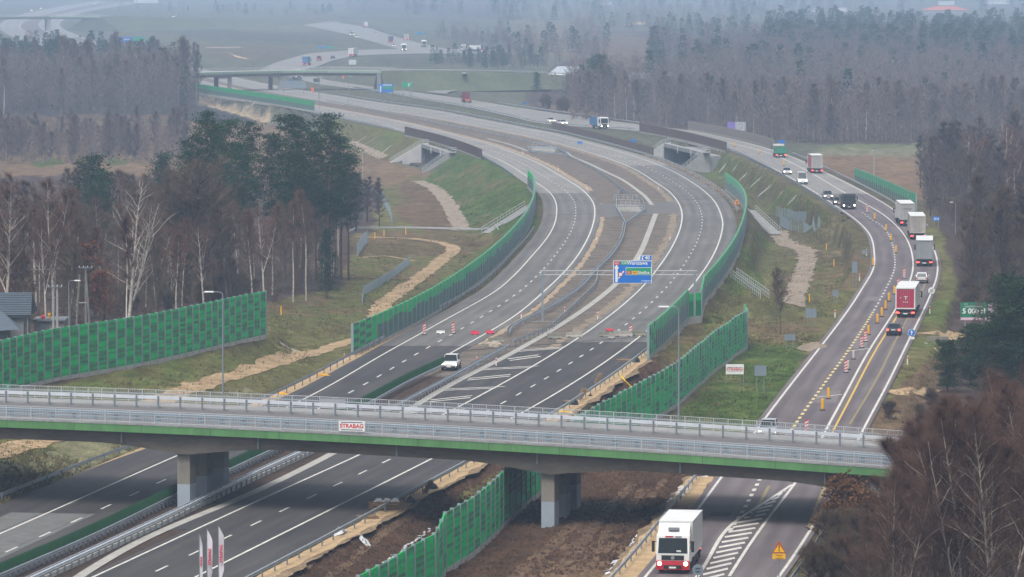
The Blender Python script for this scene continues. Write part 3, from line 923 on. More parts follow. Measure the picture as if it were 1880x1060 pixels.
# ------------------------------------------------------------------ tufts, clods and stones that roughen the ground
def scatter(name, polys, n, m, hr, wr, seed, kind='tuft', zmin=.12, extra_ok=None):
    rs_ = np.random.RandomState(seed); P = []
    wts = np.array([p[1] for p in polys], float); wts /= wts.sum()
    for (poly, _w), w_ in zip(polys, wts):
        x0 = min(q[0] for q in poly); x1 = max(q[0] for q in poly); y0 = min(q[1] for q in poly); y1 = max(q[1] for q in poly)
        k = int(n * w_ * 2); xs_ = rs_.uniform(x0, x1, k); ys_ = rs_.uniform(y0, y1, k); ok = inside(poly, xs_, ys_)
        for x, y in zip(xs_[ok], ys_[ok]):
            p = on_ground(x, y)
            if abs(p.z - ZR) < zmin: continue
            if kind == 'tuft' and noise.noise(Vector((p.x * .11, p.y * .05, seed))) < -.12: continue
            P.append(tuple(p))
    P = np.array(P); N = len(P)
    if kind == 'tuft':
        b = 4; c = np.repeat(P, b, 0) + np.concatenate([rs_.normal(size=(N * b, 2)) * .16, np.zeros((N * b, 1))], 1)
        a = rs_.uniform(0, 6.28, N * b); s_ = np.stack([np.cos(a), np.sin(a), np.zeros(N * b)], 1) * (wr * (.5 + rs_.rand(N * b)))[:, None]
        h = hr[0] + (hr[1] - hr[0]) * rs_.rand(N * b); t = np.concatenate([rs_.normal(size=(N * b, 2)) * .14, h[:, None]], 1)
        V_ = np.empty((N * b, 3, 3)); V_[:, 0] = c - s_; V_[:, 1] = c + s_; V_[:, 2] = c + t; T = V_.reshape(-1, 3)
    else:
        a = rs_.uniform(0, 6.28, N); r = wr * (.4 + rs_.rand(N)); T = []
        q = [np.stack([np.cos(a + k * 2.1) * r, np.sin(a + k * 2.1) * r, np.full(N, -.03)], 1) + P for k in range(3)]
        top = P + np.stack([rs_.normal(size=N) * .04, rs_.normal(size=N) * .04, hr[0] + (hr[1] - hr[0]) * rs_.rand(N)], 1)
        V_ = np.stack([q[0], q[1], top, q[1], q[2], top, q[2], q[0], top], 1); T = V_.reshape(-1, 3)
    me = bpy.data.meshes.new(name); k = len(T) // 3
    me.vertices.add(len(T)); me.vertices.foreach_set('co', T.astype(np.float32).ravel())
    me.loops.add(len(T)); me.loops.foreach_set('vertex_index', np.arange(len(T), dtype=np.int32))
    me.polygons.add(k); me.polygons.foreach_set('loop_start', np.arange(0, len(T), 3, dtype=np.int32))
    me.materials.append(m); me.update(calc_edges=True)
    o = bpy.data.objects.new(name, me); COL.objects.link(o); return tag(o, kind='stuff')
slopeL = [(0, 930), (255, 822), (440, 735), (600, 665), (560, 650), (490, 628), (250, 690), (0, 745)]
lowL = [(0, 935), (255, 825), (240, 800), (0, 800)]
meadow = [(500, 650), (490, 560), (640, 520), (640, 440), (900, 432), (900, 460), (780, 560), (650, 640), (560, 670)]
bankL = [(785, 325), (850, 285), (960, 345), (968, 392), (900, 425), (850, 420)]
lawn = [(1230, 790), (1310, 690), (1371, 650), (1500, 615), (1405, 765)]
rough = [(1200, 660), (1330, 540), (1385, 420), (1500, 430), (1600, 450), (1600, 500), (1490, 640), (1371, 640), (1240, 680)]
bankR = [(1300, 300), (1336, 280), (1480, 350), (1560, 400), (1590, 440), (1500, 440), (1400, 390)]
verge = [(1640, 700), (1690, 620), (1735, 500), (1715, 425), (1760, 430), (1790, 500), (1750, 650), (1660, 780), (1600, 850), (1590, 820)]
soilp = [(420, 1060), (640, 875), (905, 855), (1070, 760), (1190, 660), (1235, 690), (1100, 790), (1290, 872), (1150, 1040), (1000, 1060)]
scatter('grass_tufts', [(slopeL, 2), (lowL, 1), (meadow, 3), (bankL, 1.6), (lawn, 2.4), (rough, 3), (bankR, 2), (verge, 1)], 9000, M('tuft_green', (.060, .085, .022), 1, .4, .3, spec=.05), (.08, .24), .05, 3)
scatter('dry_grass_tufts', [(slopeL, 2.5), (lowL, 1), (meadow, 4), (bankL, .8), (lawn, .7), (rough, 4), (bankR, 2), (verge, 2)], 11000, M('tuft_dry', (.135, .105, .055), 1, .4, .3, spec=.05), (.12, .38), .045, 4)
scatter('soil_clods', [(soilp, 1)], 9000, M('clod', (.070, .042, .027), 1, .5, .8, spec=.05), (.08, .26), .22, 5, 'clod')

rut_m = M('rut_soil', (.105, .068, .043), 1, .45, .5, fine=.3, spec=.05)
for k_, (pp_, w_) in enumerate((([(1000, 1075), (1060, 1010), (1110, 945), (1160, 890)], .5), ([(1040, 1075), (1090, 1015), (1140, 950), (1185, 895)], .45), ([(930, 1075), (1000, 1015), (1060, 960)], .7), ([(1075, 1050), (1120, 1000), (1175, 930), (1225, 880)], .35), ([(560, 1050), (640, 985), (720, 930), (800, 890)], .3), ([(600, 1060), (690, 990), (790, 925)], .35), ([(1080, 800), (1130, 760), (1180, 715)], .3))):
    rough_ribbon('soil_rut', [gp(p) for p in smooth([at(x, y, -.6) for x, y in pp_], 2)], w_, w_, rut_m, .05, .3, True, 1.0, 60 + k_, 4)
# ------------------------------------------------------------------ near overpass
def DF(x): return 400.5 - .26 * x
fas = [(-200, 778), (0, 785), (275, 795), (470, 804.5), (700, 816), (940, 829.5), (1180, 844.5), (1410, 860), (1570, 871.5), (1650, 877.5), (1800, 889)]
def fascia_point(px):
    py = float(np.interp(px, [f[0] for f in fas], [f[1] for f in fas]))
    d = ray(px, py)
    # plane y = DF(x) through the camera ray
    t = 400.5 / (d.y + .26 * d.x)
    return Vector((d.x * t, d.y * t, CAMH + d.z * t))
raw = [fascia_point(px) for px in range(-200, 1801, 50)]
xs_ = [p.x for p in raw]; zz = np.polyfit(xs_, [p.z for p in raw], 3)
U = Vector((1, -.26, 0)).normalized(); V = Vector((.26, 1, 0)).normalized()
O0 = Vector((0, 400.5, 0))
def bp(s, v, dz=0.0):
    """s metres along the deck, v metres across (away from the viewer), dz above the underside of the green beam"""
    q = O0 + U * s + V * v
    x = O0.x + U.x * s
    return Vector((q.x, q.y, float(np.polyval(zz, x)) + dz))
S0, S1 = -54.0, 34.0
ss = list(np.arange(S0, S1 + .1, 2.0))
br = empty('road_overpass', (0, 402, 0), 0, 'green edged concrete road bridge crossing the motorway in the foreground', 'bridge')
br_inv = Matrix.Translation((0, -402, 0))
def part(mb, name, mats, parent, sm=False):
    """part built in world coordinates under an unrotated parent"""
    o = mb.build(name, mats, parent, sm)
    l = Vector((0, 0, 0)); q = parent
    while q is not None:
        l += q.location; q = q.parent
    o.data.transform(Matrix.Translation(-l))
    return o
def deck_strip(v0, v1, z0, z1, name, m, s_list=None, parent=br):
    mb = MB()
    sl = s_list or ss
    i0 = 0
    for s in sl:
        for (v, z) in ((v0, z0), (v1, z0), (v1, z1), (v0, z1)):
            mb.v.append(tuple(bp(s, v, z)))
    for k in range(len(sl) - 1):
        for j in range(4):
            a = k * 4 + j; b = k * 4 + (j + 1) % 4
            mb.f.append((a, b, b + 4, a + 4)); mb.m.append(0)
    n = len(sl) - 1
    mb.f += [(0, 1, 2, 3), (n * 4 + 3, n * 4 + 2, n * 4 + 1, n * 4)]; mb.m += [0, 0]
    return part(mb, name, m, parent)
green_paint = M('green_edge_paint', (.082, .205, .072), .6, .18, .5, fine=.10, stretch=(1.6, 1.6, .25))
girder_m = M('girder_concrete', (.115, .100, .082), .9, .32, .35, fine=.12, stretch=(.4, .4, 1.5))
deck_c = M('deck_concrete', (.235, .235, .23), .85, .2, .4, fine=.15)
deck_strip(.0, .35, 0, .62, 'edge_beam', green_paint)
deck_strip(18.7, 19.05, 0, .62, 'edge_beam', green_paint)
deck_strip(.35, 18.7, .1, .58, 'deck_slab', concrete_d)
deck_strip(-.04, 1.35, .624, .76, 'kerb', deck_c)
for s_j in np.arange(S0 + 4, S1, 6.0):
    mb = MB(); q = bp(s_j, -.006, .31); mb.box((q.x, q.y, q.z), (.035, .012, .6), Matrix.Rotation(atan2(U.y, U.x), 3, 'Z')); part(mb, 'beam_joint', M('joint_dark', (.03, .05, .03), .9, .1, 1), br)
for s_j in np.arange(S0 + 8, S1, 12.0):
    mb = MB(); q = bp(s_j, .55, -.05); mb.tube([(q.x, q.y, q.z), (q.x, q.y, q.z - .9)], .07, 7); part(mb, 'drain_spout', steel_d, br)
deck_strip(14.6, 19.0, .624, .76, 'walkway', deck_c)
deck_strip(1.35, 14.6, .584, .66, 'road_surface', M('bridge_asphalt', (.125, .118, .118), .9, .12, .4))
# haunched girders: depth grows towards the piers
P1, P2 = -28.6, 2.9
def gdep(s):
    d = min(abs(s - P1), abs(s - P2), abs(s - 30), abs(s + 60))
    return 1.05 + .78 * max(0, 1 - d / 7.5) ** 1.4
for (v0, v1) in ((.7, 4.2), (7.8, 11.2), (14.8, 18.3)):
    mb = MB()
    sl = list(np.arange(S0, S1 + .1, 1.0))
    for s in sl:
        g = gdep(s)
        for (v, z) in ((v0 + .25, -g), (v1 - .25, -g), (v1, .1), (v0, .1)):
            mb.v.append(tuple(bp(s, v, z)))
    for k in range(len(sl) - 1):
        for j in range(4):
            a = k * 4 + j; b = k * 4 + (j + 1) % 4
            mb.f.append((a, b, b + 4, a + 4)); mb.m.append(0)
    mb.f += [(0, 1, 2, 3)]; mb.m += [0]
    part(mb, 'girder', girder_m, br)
pier_paint = M('pier_grey_paint', (.27, .31, .35), .7, .06, .5)
pier_c = M('pier_concrete', (.20, .18, .15), .9, .16, .5, fine=.08, stretch=(1.5, 1.5, .5))
Rz = Matrix.Rotation(atan2(U.y, U.x), 3, 'Z')
Rmot = Matrix.Rotation(-.24, 3, 'Z')
for sP, zg in ((P1, -.05), (P2, -1.0)):
    for v in (2.4, 9.5, 16.5):
        c = bp(sP - .10 * v, v * .95); g = gz(c.x, c.y)
        if sP == P1: g = -.05
        top = c.z - gdep(sP) + .02
        cut_ = g + 2.1
        mb = MB()
        mb.box((c.x, c.y, (cut_ + top) / 2), (1.1, 1.7, top - cut_), Rmot)
        pc = part(mb, 'pier', [pier_c], br)
        mb = MB()
        mb.box((c.x, c.y, (cut_ + g - .6) / 2), (1.104, 1.704, cut_ - g + .6), Rmot)
        o = mb.build('painted_base', [pier_paint], pc); o.data.transform(Matrix.Translation(-br.location))
# abutment on the right, in the bank
mb = MB()
for s in (29.6,):
    a = bp(s, .9); b = bp(s, 18.2)
    mb.face([(a.x, a.y, -2), (b.x, b.y, -2), (b.x, b.y, b.z + .1), (a.x, a.y, a.z + .1)])
c = bp(31.7, 9.5)
mb.box((c.x, c.y, (c.z - 2) / 2), (4.0, 17.6, c.z + 2.1), Rz)
part(mb, 'abutment', concrete_d, br)
# approach bank behind the abutment (hidden by the trees)
mb = MB()
pts = []
for s in (33.5, 60, 100):
    pts.append([bp(34, v, .5) + U * (s - 34) for v in (-10, 0, 19, 29)])
    for k, z in ((0, -1.4), (3, -1.4)): pts[-1][k].z = z
    for k in (1, 2): pts[-1][k].z = bp(34, 0, .5).z
for k in range(2):
    for j in range(3):
        mb.face([pts[k][j], pts[k][j + 1], pts[k + 1][j + 1], pts[k + 1][j]])
mb.face(pts[0])
tag(mb.build('road_embankment', M('bank_soil', (.06, .05, .03), 1, .3, .4, fine=.2)), kind='structure')

# ------------------------------------------------------------------ guardrails and railings
WB = [(0, 0), (.05, .03), (.05, .10), (-.01, .14), (-.01, .17), (.05, .21), (.05, .28), (0, .31)]
WB2 = [(.0, .0), (.06, .04), (.06, .11), (.0, .155), (.06, .20), (.06, .27), (.0, .31), (-.03, .31), (-.03, 0)]
post_mesh = {}
def post_me(w_, d_, h_, m):
    k = (w_, d_, h_, m.name)
    if k not in post_mesh:
        mb = MB(); mb.box((0, 0, h_ / 2), (w_, d_, h_))
        post_mesh[k] = mb.build('post', m, link=False)
    return post_mesh[k]
def guardrail(path, label, group=None, h=.75, sp=4.0, side=1, rails=1, pm=None, rm=None, name='guardrail', pw=.12, maxp=100, gnd=None, ph=None):
    path = resample(path, 2.0 if len(path) < 400 else 3.0)
    t = empty(name, path[0], 0, label, 'guardrail', group)
    mb = MB()
    mb.sweep(path, [(o * side, z + h - .31) for o, z in WB2], closed=True)
    part(mb, 'rail', rm or steel, t)
    if rails == 2:
        mb = MB(); mb.sweep([p - offset(path, 1)[0] * 0 for p in path], [((-.36 - o) * side, z + h - .31) for o, z in WB2], closed=True)
        part(mb, 'rail', rm or steel, t)
    c = cum(path); n = min(maxp, max(2, int(c[-1] / sp)))
    me = post_me(pw, .1, (ph or h) - .02 + .3, pm or steel_d)
    for k in range(n):
        p, d = point_at(path, c, (k + .3) * c[-1] / n)
        p2 = p + Vector((-d.y, d.x, 0)).normalized() * .10 * side
        if rails == 2: p2 = p + Vector((-d.y, d.x, 0)).normalized() * .16 * side
        mesh_child('post', me, t, p2 - path[0] + Vector((0, 0, -.3)), atan2(d.y, d.x))
    return t
GR = 'galvanised guardrails along the roads'
iG = split_at(Ro, 1176, 618)
gR = offset(voffset(Ro, ROFF), .75)
guardrail(gR[:iG], 'long steel guardrail on the sand verge left of the brown soil bank', GR, sp=4.0)
gL = offset(voffset(Lo, [(300, -2.6), (650, -2.2), (740, -2.7), (850, -5), (930, -5.6)]), -.6)
iLg = split_at(Lo, 982, 405)
guardrail(gL[:iLg], 'steel guardrail along the left shoulder below the green noise wall', GR, sp=2.8, side=-1)
i0, i1 = split_at(Lo, 968, 325), split_at(Lo, 890, 283)
guardrail(gL[i0:i1], 'short steel guardrail on the green bank between brown screen and green wall end', GR, sp=3, side=-1)
i0, i1 = split_at(Lo, 744, 240), split_at(Lo, 577, 205)
guardrail(gL[i0:i1], 'steel guardrail along the pale bank between far green wall and brown screen', GR, sp=3.5, side=-1)
gA = offset(A, -2.0)
guardrail(gA[:split_at(A, 1340, 858)], 'steel guardrail on the sand strip left of the old road', GR, sp=4)
i0, i1 = split_at(A, 1558, 392), split_at(A, 1336, 275)
guardrail(offset(A, -1.4)[i0:i1], 'steel guardrail on top of the dark bank left of the old road bend', GR, sp=4)
i0, i1 = split_at(A, 1176, 241), split_at(A, 640, 160)
guardrail(offset(A, -1.2)[i0:i1], 'far steel guardrail along the old road above the green strip', GR, sp=14, maxp=60)
gB = offset(B, 1.4)
guardrail(gB[:split_at(B, 1560, 846)], 'rusty edged steel guardrail right of the old road beside the bushes', GR, sp=4, side=-1)
i0, i1 = split_at(B, 1690, 421), split_at(B, 1440, 284)
guardrail(gB[i0:i1], 'steel guardrail right of the old road in front of the far green wall', GR, sp=4, side=-1)
i0, i1 = split_at(B, 1170, 229), split_at(B, 900, 190)
guardrail(gB[i0:i1], 'far steel guardrail right of the old road by the parked line of birches', GR, sp=14, side=-1, maxp=40)
o_ = bpy.data.objects[-1] if False else None
i0, i1 = split_at(Ro, 1325, 392), split_at(Ro, 600, 175)
guardrail(offset(Ro, 3.1)[i0:i1], 'steel guardrail sweeping round the outer side of the right carriageway', GR, sp=9, maxp=100)
# foreground median: double rail barrier, guardrail with dark green glare screen
mdr = line([(-120, 1165), (70, 1075), (320, 958), (470, 884), (590, 828), (660, 793), (740, 752), (842, 697), (900, 664), (937, 642), (938, 612), (1000, 578), (1060, 540), (1095, 503), (1120, 478), (1142, 445), (1149, 414)], 0, 2, 1)
k0 = split_at(mdr, 700, 772)
guardrail([p for p in mdr[:k0]], 'bright double guardrail on white footings in the foreground median', GR, sp=2.0, rails=2, h=.9, rm=M('bright_steel', (.60, .63, .67), .4, .1, 1, metal=.3), pw=.2, side=1)
# low white kerb wall under the double barrier
kb = empty('kerb_wall', mdr[0], 0, 'low white kerb under the foreground double guardrail', 'kerb')
pth = resample(mdr[:k0], 2.0)
mb = MB(); mb.sweep(pth, [(-.36, -.05), (-.22, -.05), (-.22, .34), (-.36, .34)], closed=True)
part(mb, 'kerb', M('white_concrete', (.50, .49, .46), .8, .1, 1), kb)
guardrail(mdr[k0:split_at(mdr, 936, 643)], 'steel guardrail in the median beside the white hatched taper', GR, sp=2.0, rails=2, h=.85)
guardrail(mdr[split_at(mdr, 938, 618) :], 'blue grey median guardrail running up to the stair gap of the bend', GR, sp=3.0, rails=2)
gd2 = line([(938, 640), (1000, 622), (1050, 590), (1085, 548), (1097, 520), (1098, 498), (1120, 470), (1140, 440), (1150, 414)], 0, 2, 2)
gd2 = line([(942, 636), (1000, 612), (1040, 580), (1075, 547), (1092, 530), (1097, 512), (1098, 498)], 0, 2, 2)
guardrail(gd2, 'short curved guardrail crossing the median behind the gantry post', GR, sp=3.0, side=-1)
gd3 = line([(1134, 360), (1142, 352), (1120, 336), (1088, 316), (1062, 300), (1043, 285), (1032, 278), (1018, 273)], 0, 2, 2)
gd3 = line([(1142, 351), (1120, 333), (1090, 313), (1062, 299), (1045, 291), (1038, 282), (1022, 275)], 0, 2, 2)
guardrail(gd3, 'pale blue guardrail along the median between both stair gaps', GR, sp=4.0)
gd4 = line([(1020, 275), (950, 258), (880, 244), (800, 228), (700, 208), (600, 188)], 0, 4, 2)
guardrail(gd4, 'far guardrail in the median beyond the stair gap', GR, sp=12, maxp=60)
# dark green glare screen standing on its own guardrail
scr = line([(-140, 1128), (0, 1068), (160, 998), (330, 915), (430, 868), (560, 806), (660, 757), (740, 713), (826, 672)], 0, 2, 2)
sc_t = empty('glare_screen', scr[0], 0, 'dark green anti glare screen on blue guardrail posts in the foreground median', 'screen')
sp_ = resample(scr, 1.4)
gm = M('dark_green_slat', (.012, .062, .022), .7, .18, 1.2)
mb = MB(); mb.sweep(resample(scr, 2), [(o, z + .50) for o, z in WB2], closed=True)
part(mb, 'rail', steel, sc_t)
mb = MB(); mb.sweep(resample(scr, 2), [(o + .5, z + .50) for o, z in WB2], closed=True)
part(mb, 'rail', steel, sc_t)
pm_ = post_me(.12, .14, .95, steel_d)
for k in range(0, len(sp_) - 1):
    d = sp_[k + 1] - sp_[k]
    if k < 100:
        mesh_child('post', pm_, sc_t, sp_[k] - scr[0] + Vector((-d.y, d.x, 0)).normalized() * -.28 + Vector((0, 0, -.2)), atan2(d.y, d.x))
mb = MB()
fine_ = resample(scr, .5)
for k in range(len(fine_) - 1):
    p = fine_[k]; d = (fine_[k + 1] - p).normalized(); r = Vector((d.y, -d.x, 0))
    u = (d * .6 + r * .8).normalized()
    mb.bar(p - u * .27 + r * .25 + Vector((0, 0, 1.12)), p + u * .27 + r * .25 + Vector((0, 0, 1.12)), .05, .62)
part(mb, 'slats', gm, sc_t)

# bridge guardrails and railings
rail_w = M('railing_white_grey', (.40, .42, .43), .5, .08, 1, metal=.1)
rail_b = M('railing_blue_grey', (.26, .32, .37), .5, .1, 1, metal=.2)
def bridge_path(v, z, s0=S0, s1=S1, st=2.0):
    return [bp(s, v, z) for s in np.arange(s0, s1 + .01, st)]
bp_g = bridge_path(14.4, .76)
guardrail(bp_g, 'two tier steel guardrail between bridge road and far walkway', 'guardrails on the foreground bridge', h=1.0, sp=2.0, side=-1, rails=1, rm=M('bright_steel'), pw=.14)
mb = MB(); mb.sweep(bp_g, [(-.05, 1.10), (.05, 1.10), (.05, 1.20), (-.05, 1.20)], closed=True)
g_far = [o for o in bpy.data.objects if o.get('label', '').startswith('two tier')][0]
part(mb, 'rail', steel, g_far)
bp_n = bridge_path(1.15, .76)
g_near = guardrail(bp_n, 'blue grey guardrail just inside the near bridge railing', 'guardrails on the foreground bridge', h=.85, sp=1.85, side=1, rm=rail_b, pm=rail_b, pw=.34)
mb = MB(); mb.sweep(bp_n, [(o * .6, z * .5 + .25) for o, z in WB2], closed=True)
part(mb, 'rail', rail_b, g_near)
def railing(v, label, h=1.1, posts=2.2, bal=.14, m=rail_w, s1=S1):
    p = bridge_path(v, .76, S0, s1)
    t = empty('bridge_railing', p[0], 0, label, 'railing', 'railings of the foreground bridge')
    mb = MB(); mb.sweep(p, [(-.03, h - .045), (.03, h - .045), (.03, h), (-.03, h)], closed=True)
    part(mb, 'handrail', m, t)
    mb = MB(); mb.sweep(p, [(-.02, .10), (.02, .10), (.02, .15), (-.02, .15)], closed=True)
    c = cum(p); s = 0
    while s < c[-1]:
        q, d = point_at(p, c, s)
        mb.bar(q + Vector((0, 0, .1)), q + Vector((0, 0, h - .04)), .022)
        s += bal
    part(mb, 'balusters', m, t)
    pm = post_me(.055, .055, h - .03, m)
    n = int(c[-1] / posts)
    for k in range(min(n, 95)):
        q, d = point_at(p, c, (k + .5) * posts)
        mesh_child('post', pm, t, q - p[0], atan2(d.y, d.x))
    return t
railing(.12, 'near white railing with close upright bars along the green bridge edge')
railing(18.75, 'far white railing along the walkway of the foreground bridge', posts=1.25, bal=.16)

# ------------------------------------------------------------------ noise barriers
def noise_wall(path, label, h, plen, colour, mats, postm, group='green noise barriers', posts=True, plinth=.45, rowh=.5, thick=.12, name='noise_barrier', step_top=True, drape=False, base=None, rib=.035, extra=0):
    c = cum(path); n = max(1, int(round(c[-1] / plen)))
    t = empty(name, path[0], 0, label, 'noise barrier', group)
    Ps = [point_at(path, c, c[-1] * k / n)[0] for k in range(n + 1)]
    if drape: Ps = [Vector((p.x, p.y, gz(p.x, p.y))) for p in Ps]
    rows = int(round(h / rowh))
    stuffmb = MB()
    for k in range(n):
        a, b = Ps[k], Ps[k + 1]
        zb = (a.z + b.z) / 2 if step_top else None
        d = (b - a); d.z = 0; d.normalize(); r = Vector((d.y, -d.x, 0))
        mb = MB() if k < 100 else stuffmb
        for j in range(rows):
            z0 = plinth + j * rowh; z1 = z0 + rowh
            za, zc = (zb, zb) if step_top else (a.z, b.z)
            mb.k = colour(k, j, rows)
            f = [a.x, a.y]
            for sg in (1, -1):
                o0, o1 = r * sg * (thick / 2 + rib), r * sg * (thick / 2 - rib)
                P = [Vector((a.x, a.y, za + z0)) + o0, Vector((b.x, b.y, zc + z0)) + o0, Vector((b.x, b.y, zc + z1)) + o1, Vector((a.x, a.y, za + z1)) + o1]
                mb.face(P if sg > 0 else P[::-1])
                if sg > 0:
                    # small lip so that each slat throws a line of shade
                    mb.face([Vector((a.x, a.y, za + z0)) + o1, Vector((b.x, b.y, zc + z0)) + o1, Vector((b.x, b.y, zc + z0)) + o0, Vector((a.x, a.y, za + z0)) + o0])
        mb.k = colour(k, rows - 1, rows)
        za, zc = (zb, zb) if step_top else (a.z, b.z)
        zt = plinth + rows * rowh
        o1 = r * (thick / 2)
        mb.face([Vector((a.x, a.y, za + zt)) + o1, Vector((b.x, b.y, zc + zt)) + o1, Vector((b.x, b.y, zc + zt)) - o1, Vector((a.x, a.y, za + zt)) - o1])
        if k < 100: part(mb, 'panel', mats, t)
    if n > 100: tag(part(stuffmb, 'panel', mats, t), kind='stuff')
    if plinth:
        mb = MB()
        pp = [Vector((p.x, p.y, p.z)) for p in Ps]
        mb.sweep(pp, [(-.11, -.5), (.11, -.5), (.11, plinth + .01), (-.11, plinth + .01)], closed=True)
        part(mb, 'plinth', concrete, t)
    if posts:
        me = post_me(.24, .30, h + plinth + .06, postm)
        for k in range(min(n + 1, 100)):
            p = Ps[k]; d = (Ps[min(k + 1, n)] - Ps[max(k - 1, 0)])
            mesh_child('post', me, t, p - path[0], atan2(d.y, d.x))
    return t
g_hi = M('barrier_green', (.006, .40, .098), .75, .22, .8, fine=.08, stretch=(1, 1, 3))
g_mid = M('barrier_mid_green', (.022, .28, .095), .75, .25, .8, stretch=(1, 1, 3))
g_dk = M('barrier_grey_green', (.048, .175, .085), .85, .3, .8, fine=.12, stretch=(1, 1, 3))
g_gr = M('barrier_grey', (.085, .155, .125), .85, .16, .6, stretch=(1, 1, 3))
g_pale = M('barrier_pale_green', (.012, .30, .10), .75, .2, .8, stretch=(1, 1, 3))
brn = M('barrier_brown', (.095, .066, .055), .85, .16, .8, stretch=(1, 1, 2))
gry = M('barrier_light_grey', (.19, .165, .145), .85, .12, .8, stretch=(1, 1, 2))
postg = M('barrier_post', (.20, .255, .27), .7, .1, 1)
g_ml = M('barrier_soft_green', (.030, .255, .092), .8, .28, .8, stretch=(1, 1, 3))
mats4 = [g_hi, g_dk, g_gr, g_mid, g_pale, g_ml]
rr = random.Random(3)
# one: the wall beside the house on the left
w1 = relax(smooth([at(-120, 757, 3.4), at(0, 727, 3.4), at(82, 705, 3.3), at(250, 675, 3.1), at(375, 647, 3.0), at(440, 631, 2.9), at(487, 621, 2.8)], 3), 1)
def col1(k, j, n):
    band = (n - 1 - j) // 4
    base = (band + k) % 2
    if rr.random() < .05: base = 1 - base
    if base == 0: return 3 if j % 3 == 0 else 0
    return 5 if j % 2 else 1
w1s = resample(w1, .5)
# spacing of the panels shrinks in the picture only; real panels are equal
noise_wall(w1, 'tall green noise barrier in dark and bright blocks beside the grey roofed house', 5.0, 2.35, col1, mats4, postg, rowh=.25, plinth=.4, rib=.03)
# two: inner bend, left carriageway
i0, i1 = split_at(Lo, 676, 666), split_at(Lo, 985, 336)
w2 = line([(647, 652), (675, 640), (770, 593), (865, 530), (940, 461), (965, 429), (978, 400), (982, 370), (976, 352), (969, 345)], 0, 3)
hz_ = [noise.noise(Vector((k * .45, 0, 3))) for k in range(400)]
def col2(k, j, n):
    if k < 4: return (0 if (j // 2 + k) % 2 else 1) if k < 3 else 0
    b = n * (.60 + .22 * hz_[k])
    return 0 if j >= b else 2
noise_wall(w2, 'green topped noise barrier curving along the left carriageway beside the sandy track', 3.25, 4.0, col2, mats4, postg, rowh=.25, plinth=.35, rib=.02)
# three: outer bend, right carriageway
w3 = line([(1292, 557), (1317, 527), (1340, 494), (1356, 463), (1366, 432), (1370, 408), (1366, 386), (1352, 366), (1332, 350)], 0, 3)
def col3(k, j, n): return 0 if j >= n * (.52 + .16 * hz_[k + 60]) else 2
noise_wall(w3, 'green topped noise barrier curving outside the right carriageway behind the gantry', 3.2, 4.0, col3, mats4, postg, rowh=.25, plinth=.35, rib=.02)
w3b = [at(1262, 589, 0), at(1287, 586, 0)]
noise_wall(w3b, 'short cross wall of plain bright green panels joining two noise barriers', 3.25, 2.3, lambda k, j, n: 0 if j > n * .52 else 3, [g_hi, g_dk, g_gr, M('barrier_deep_green', (.006, .19, .05), .75, .08, .8), g_pale], postg, rowh=.5, rib=.004)
w3c = [at(1287, 586, 0), at(1293, 556, 0)]
noise_wall(w3c, 'narrow return of the green noise barrier at the cross wall', 3.25, 8, lambda k, j, n: 0 if j > n * .5 else 2, mats4, postg, rowh=.25, rib=.02)
w3d = line([(1190, 660), (1211, 643), (1236, 618), (1262, 589)], 0, 3)
noise_wall(w3d, 'green noise barrier piece beside the yellow pipe and concrete blocks', 3.45, 2.6, lambda k, j, n: (0 if (j // 3 + k) % 3 else 1) if k < 3 else (0 if j > n * (.55 + .2 * hz_[k + 9]) else 2), mats4, postg, rowh=.25, rib=.02)
# four: lower right, under the bridge
def L4(px): return [Vector((q.x, q.y, gz(q.x, q.y) - .1)) for q in relax(smooth([at(*p) for p in px], 3), 1)]
w4 = L4([(1371, 641, -.9), (1310, 687, -.9), (1237, 752, -.9), (1160, 800, -.9), (1070, 853, -.9), (990, 912, -.9), (940, 954, -.9), (880, 1012, -.9), (817, 1056, -.9)])
cc4 = {}
def col4(k, j, n):
    v = noise.noise(Vector((k * .9, j * .16, 2)))
    return (0 if v > -.18 else 3) if j % 2 else (3 if v > .05 else 1 if v < -.12 else 0)
noise_wall(w4, 'green noise barrier descending from the lawn and passing under the bridge', 4.3, 3.1, col4, mats4, postg, rowh=.25, plinth=.55, rib=.03)
w4b = [w4[-1], at(797, 1105, -.9)]
noise_wall(w4b, 'narrow green return panel joining the two near noise barrier runs', 4.3, 6, col4, mats4, postg, rowh=.25, plinth=.55, rib=.03)
w4c = L4([(797, 1105, -.9), (770, 1118, -.9), (720, 1150, -.9), (640, 1200, -.9)])
noise_wall(w4c, 'nearest green noise barrier rising at the bottom edge beside the ditch', 4.3, 3.1, col4, mats4, postg, rowh=.25, plinth=.55, rib=.03)
w4e = [at(1371, 641, -.8), at(1367, 628, -.8)]
noise_wall(w4e, 'short end return of the green noise barrier on the lawn', 4.2, 6, col4, mats4, postg, rowh=.25, plinth=.4, rib=.03)
# far ones
w5 = line([(330, 160), (365, 172), (430, 182), (488, 191), (577, 206)], 0, 5)
noise_wall(w5, 'distant green noise barrier beside the pale sandy track', 3.2, 6, lambda k, j, n: 0 if j >= n * (.45 + .12 * hz_[k]) else 2, [g_pale, g_dk, g_gr], postg, rowh=.5, plinth=.4, rib=.02, posts=False)
w6 = line([(1682, 388), (1650, 373), (1610, 354), (1570, 337)], -1.2, 3)
noise_wall(w6, 'far green noise barrier beside the line of waiting lorries', 3.0, 4, lambda k, j, n: 0 if j >= n * .4 else 3, [g_pale, g_dk, g_gr, M('barrier_pale_grey_green', (.06, .14, .10), .8, .1, 1)], postg, rowh=.5, plinth=.3, rib=.02)
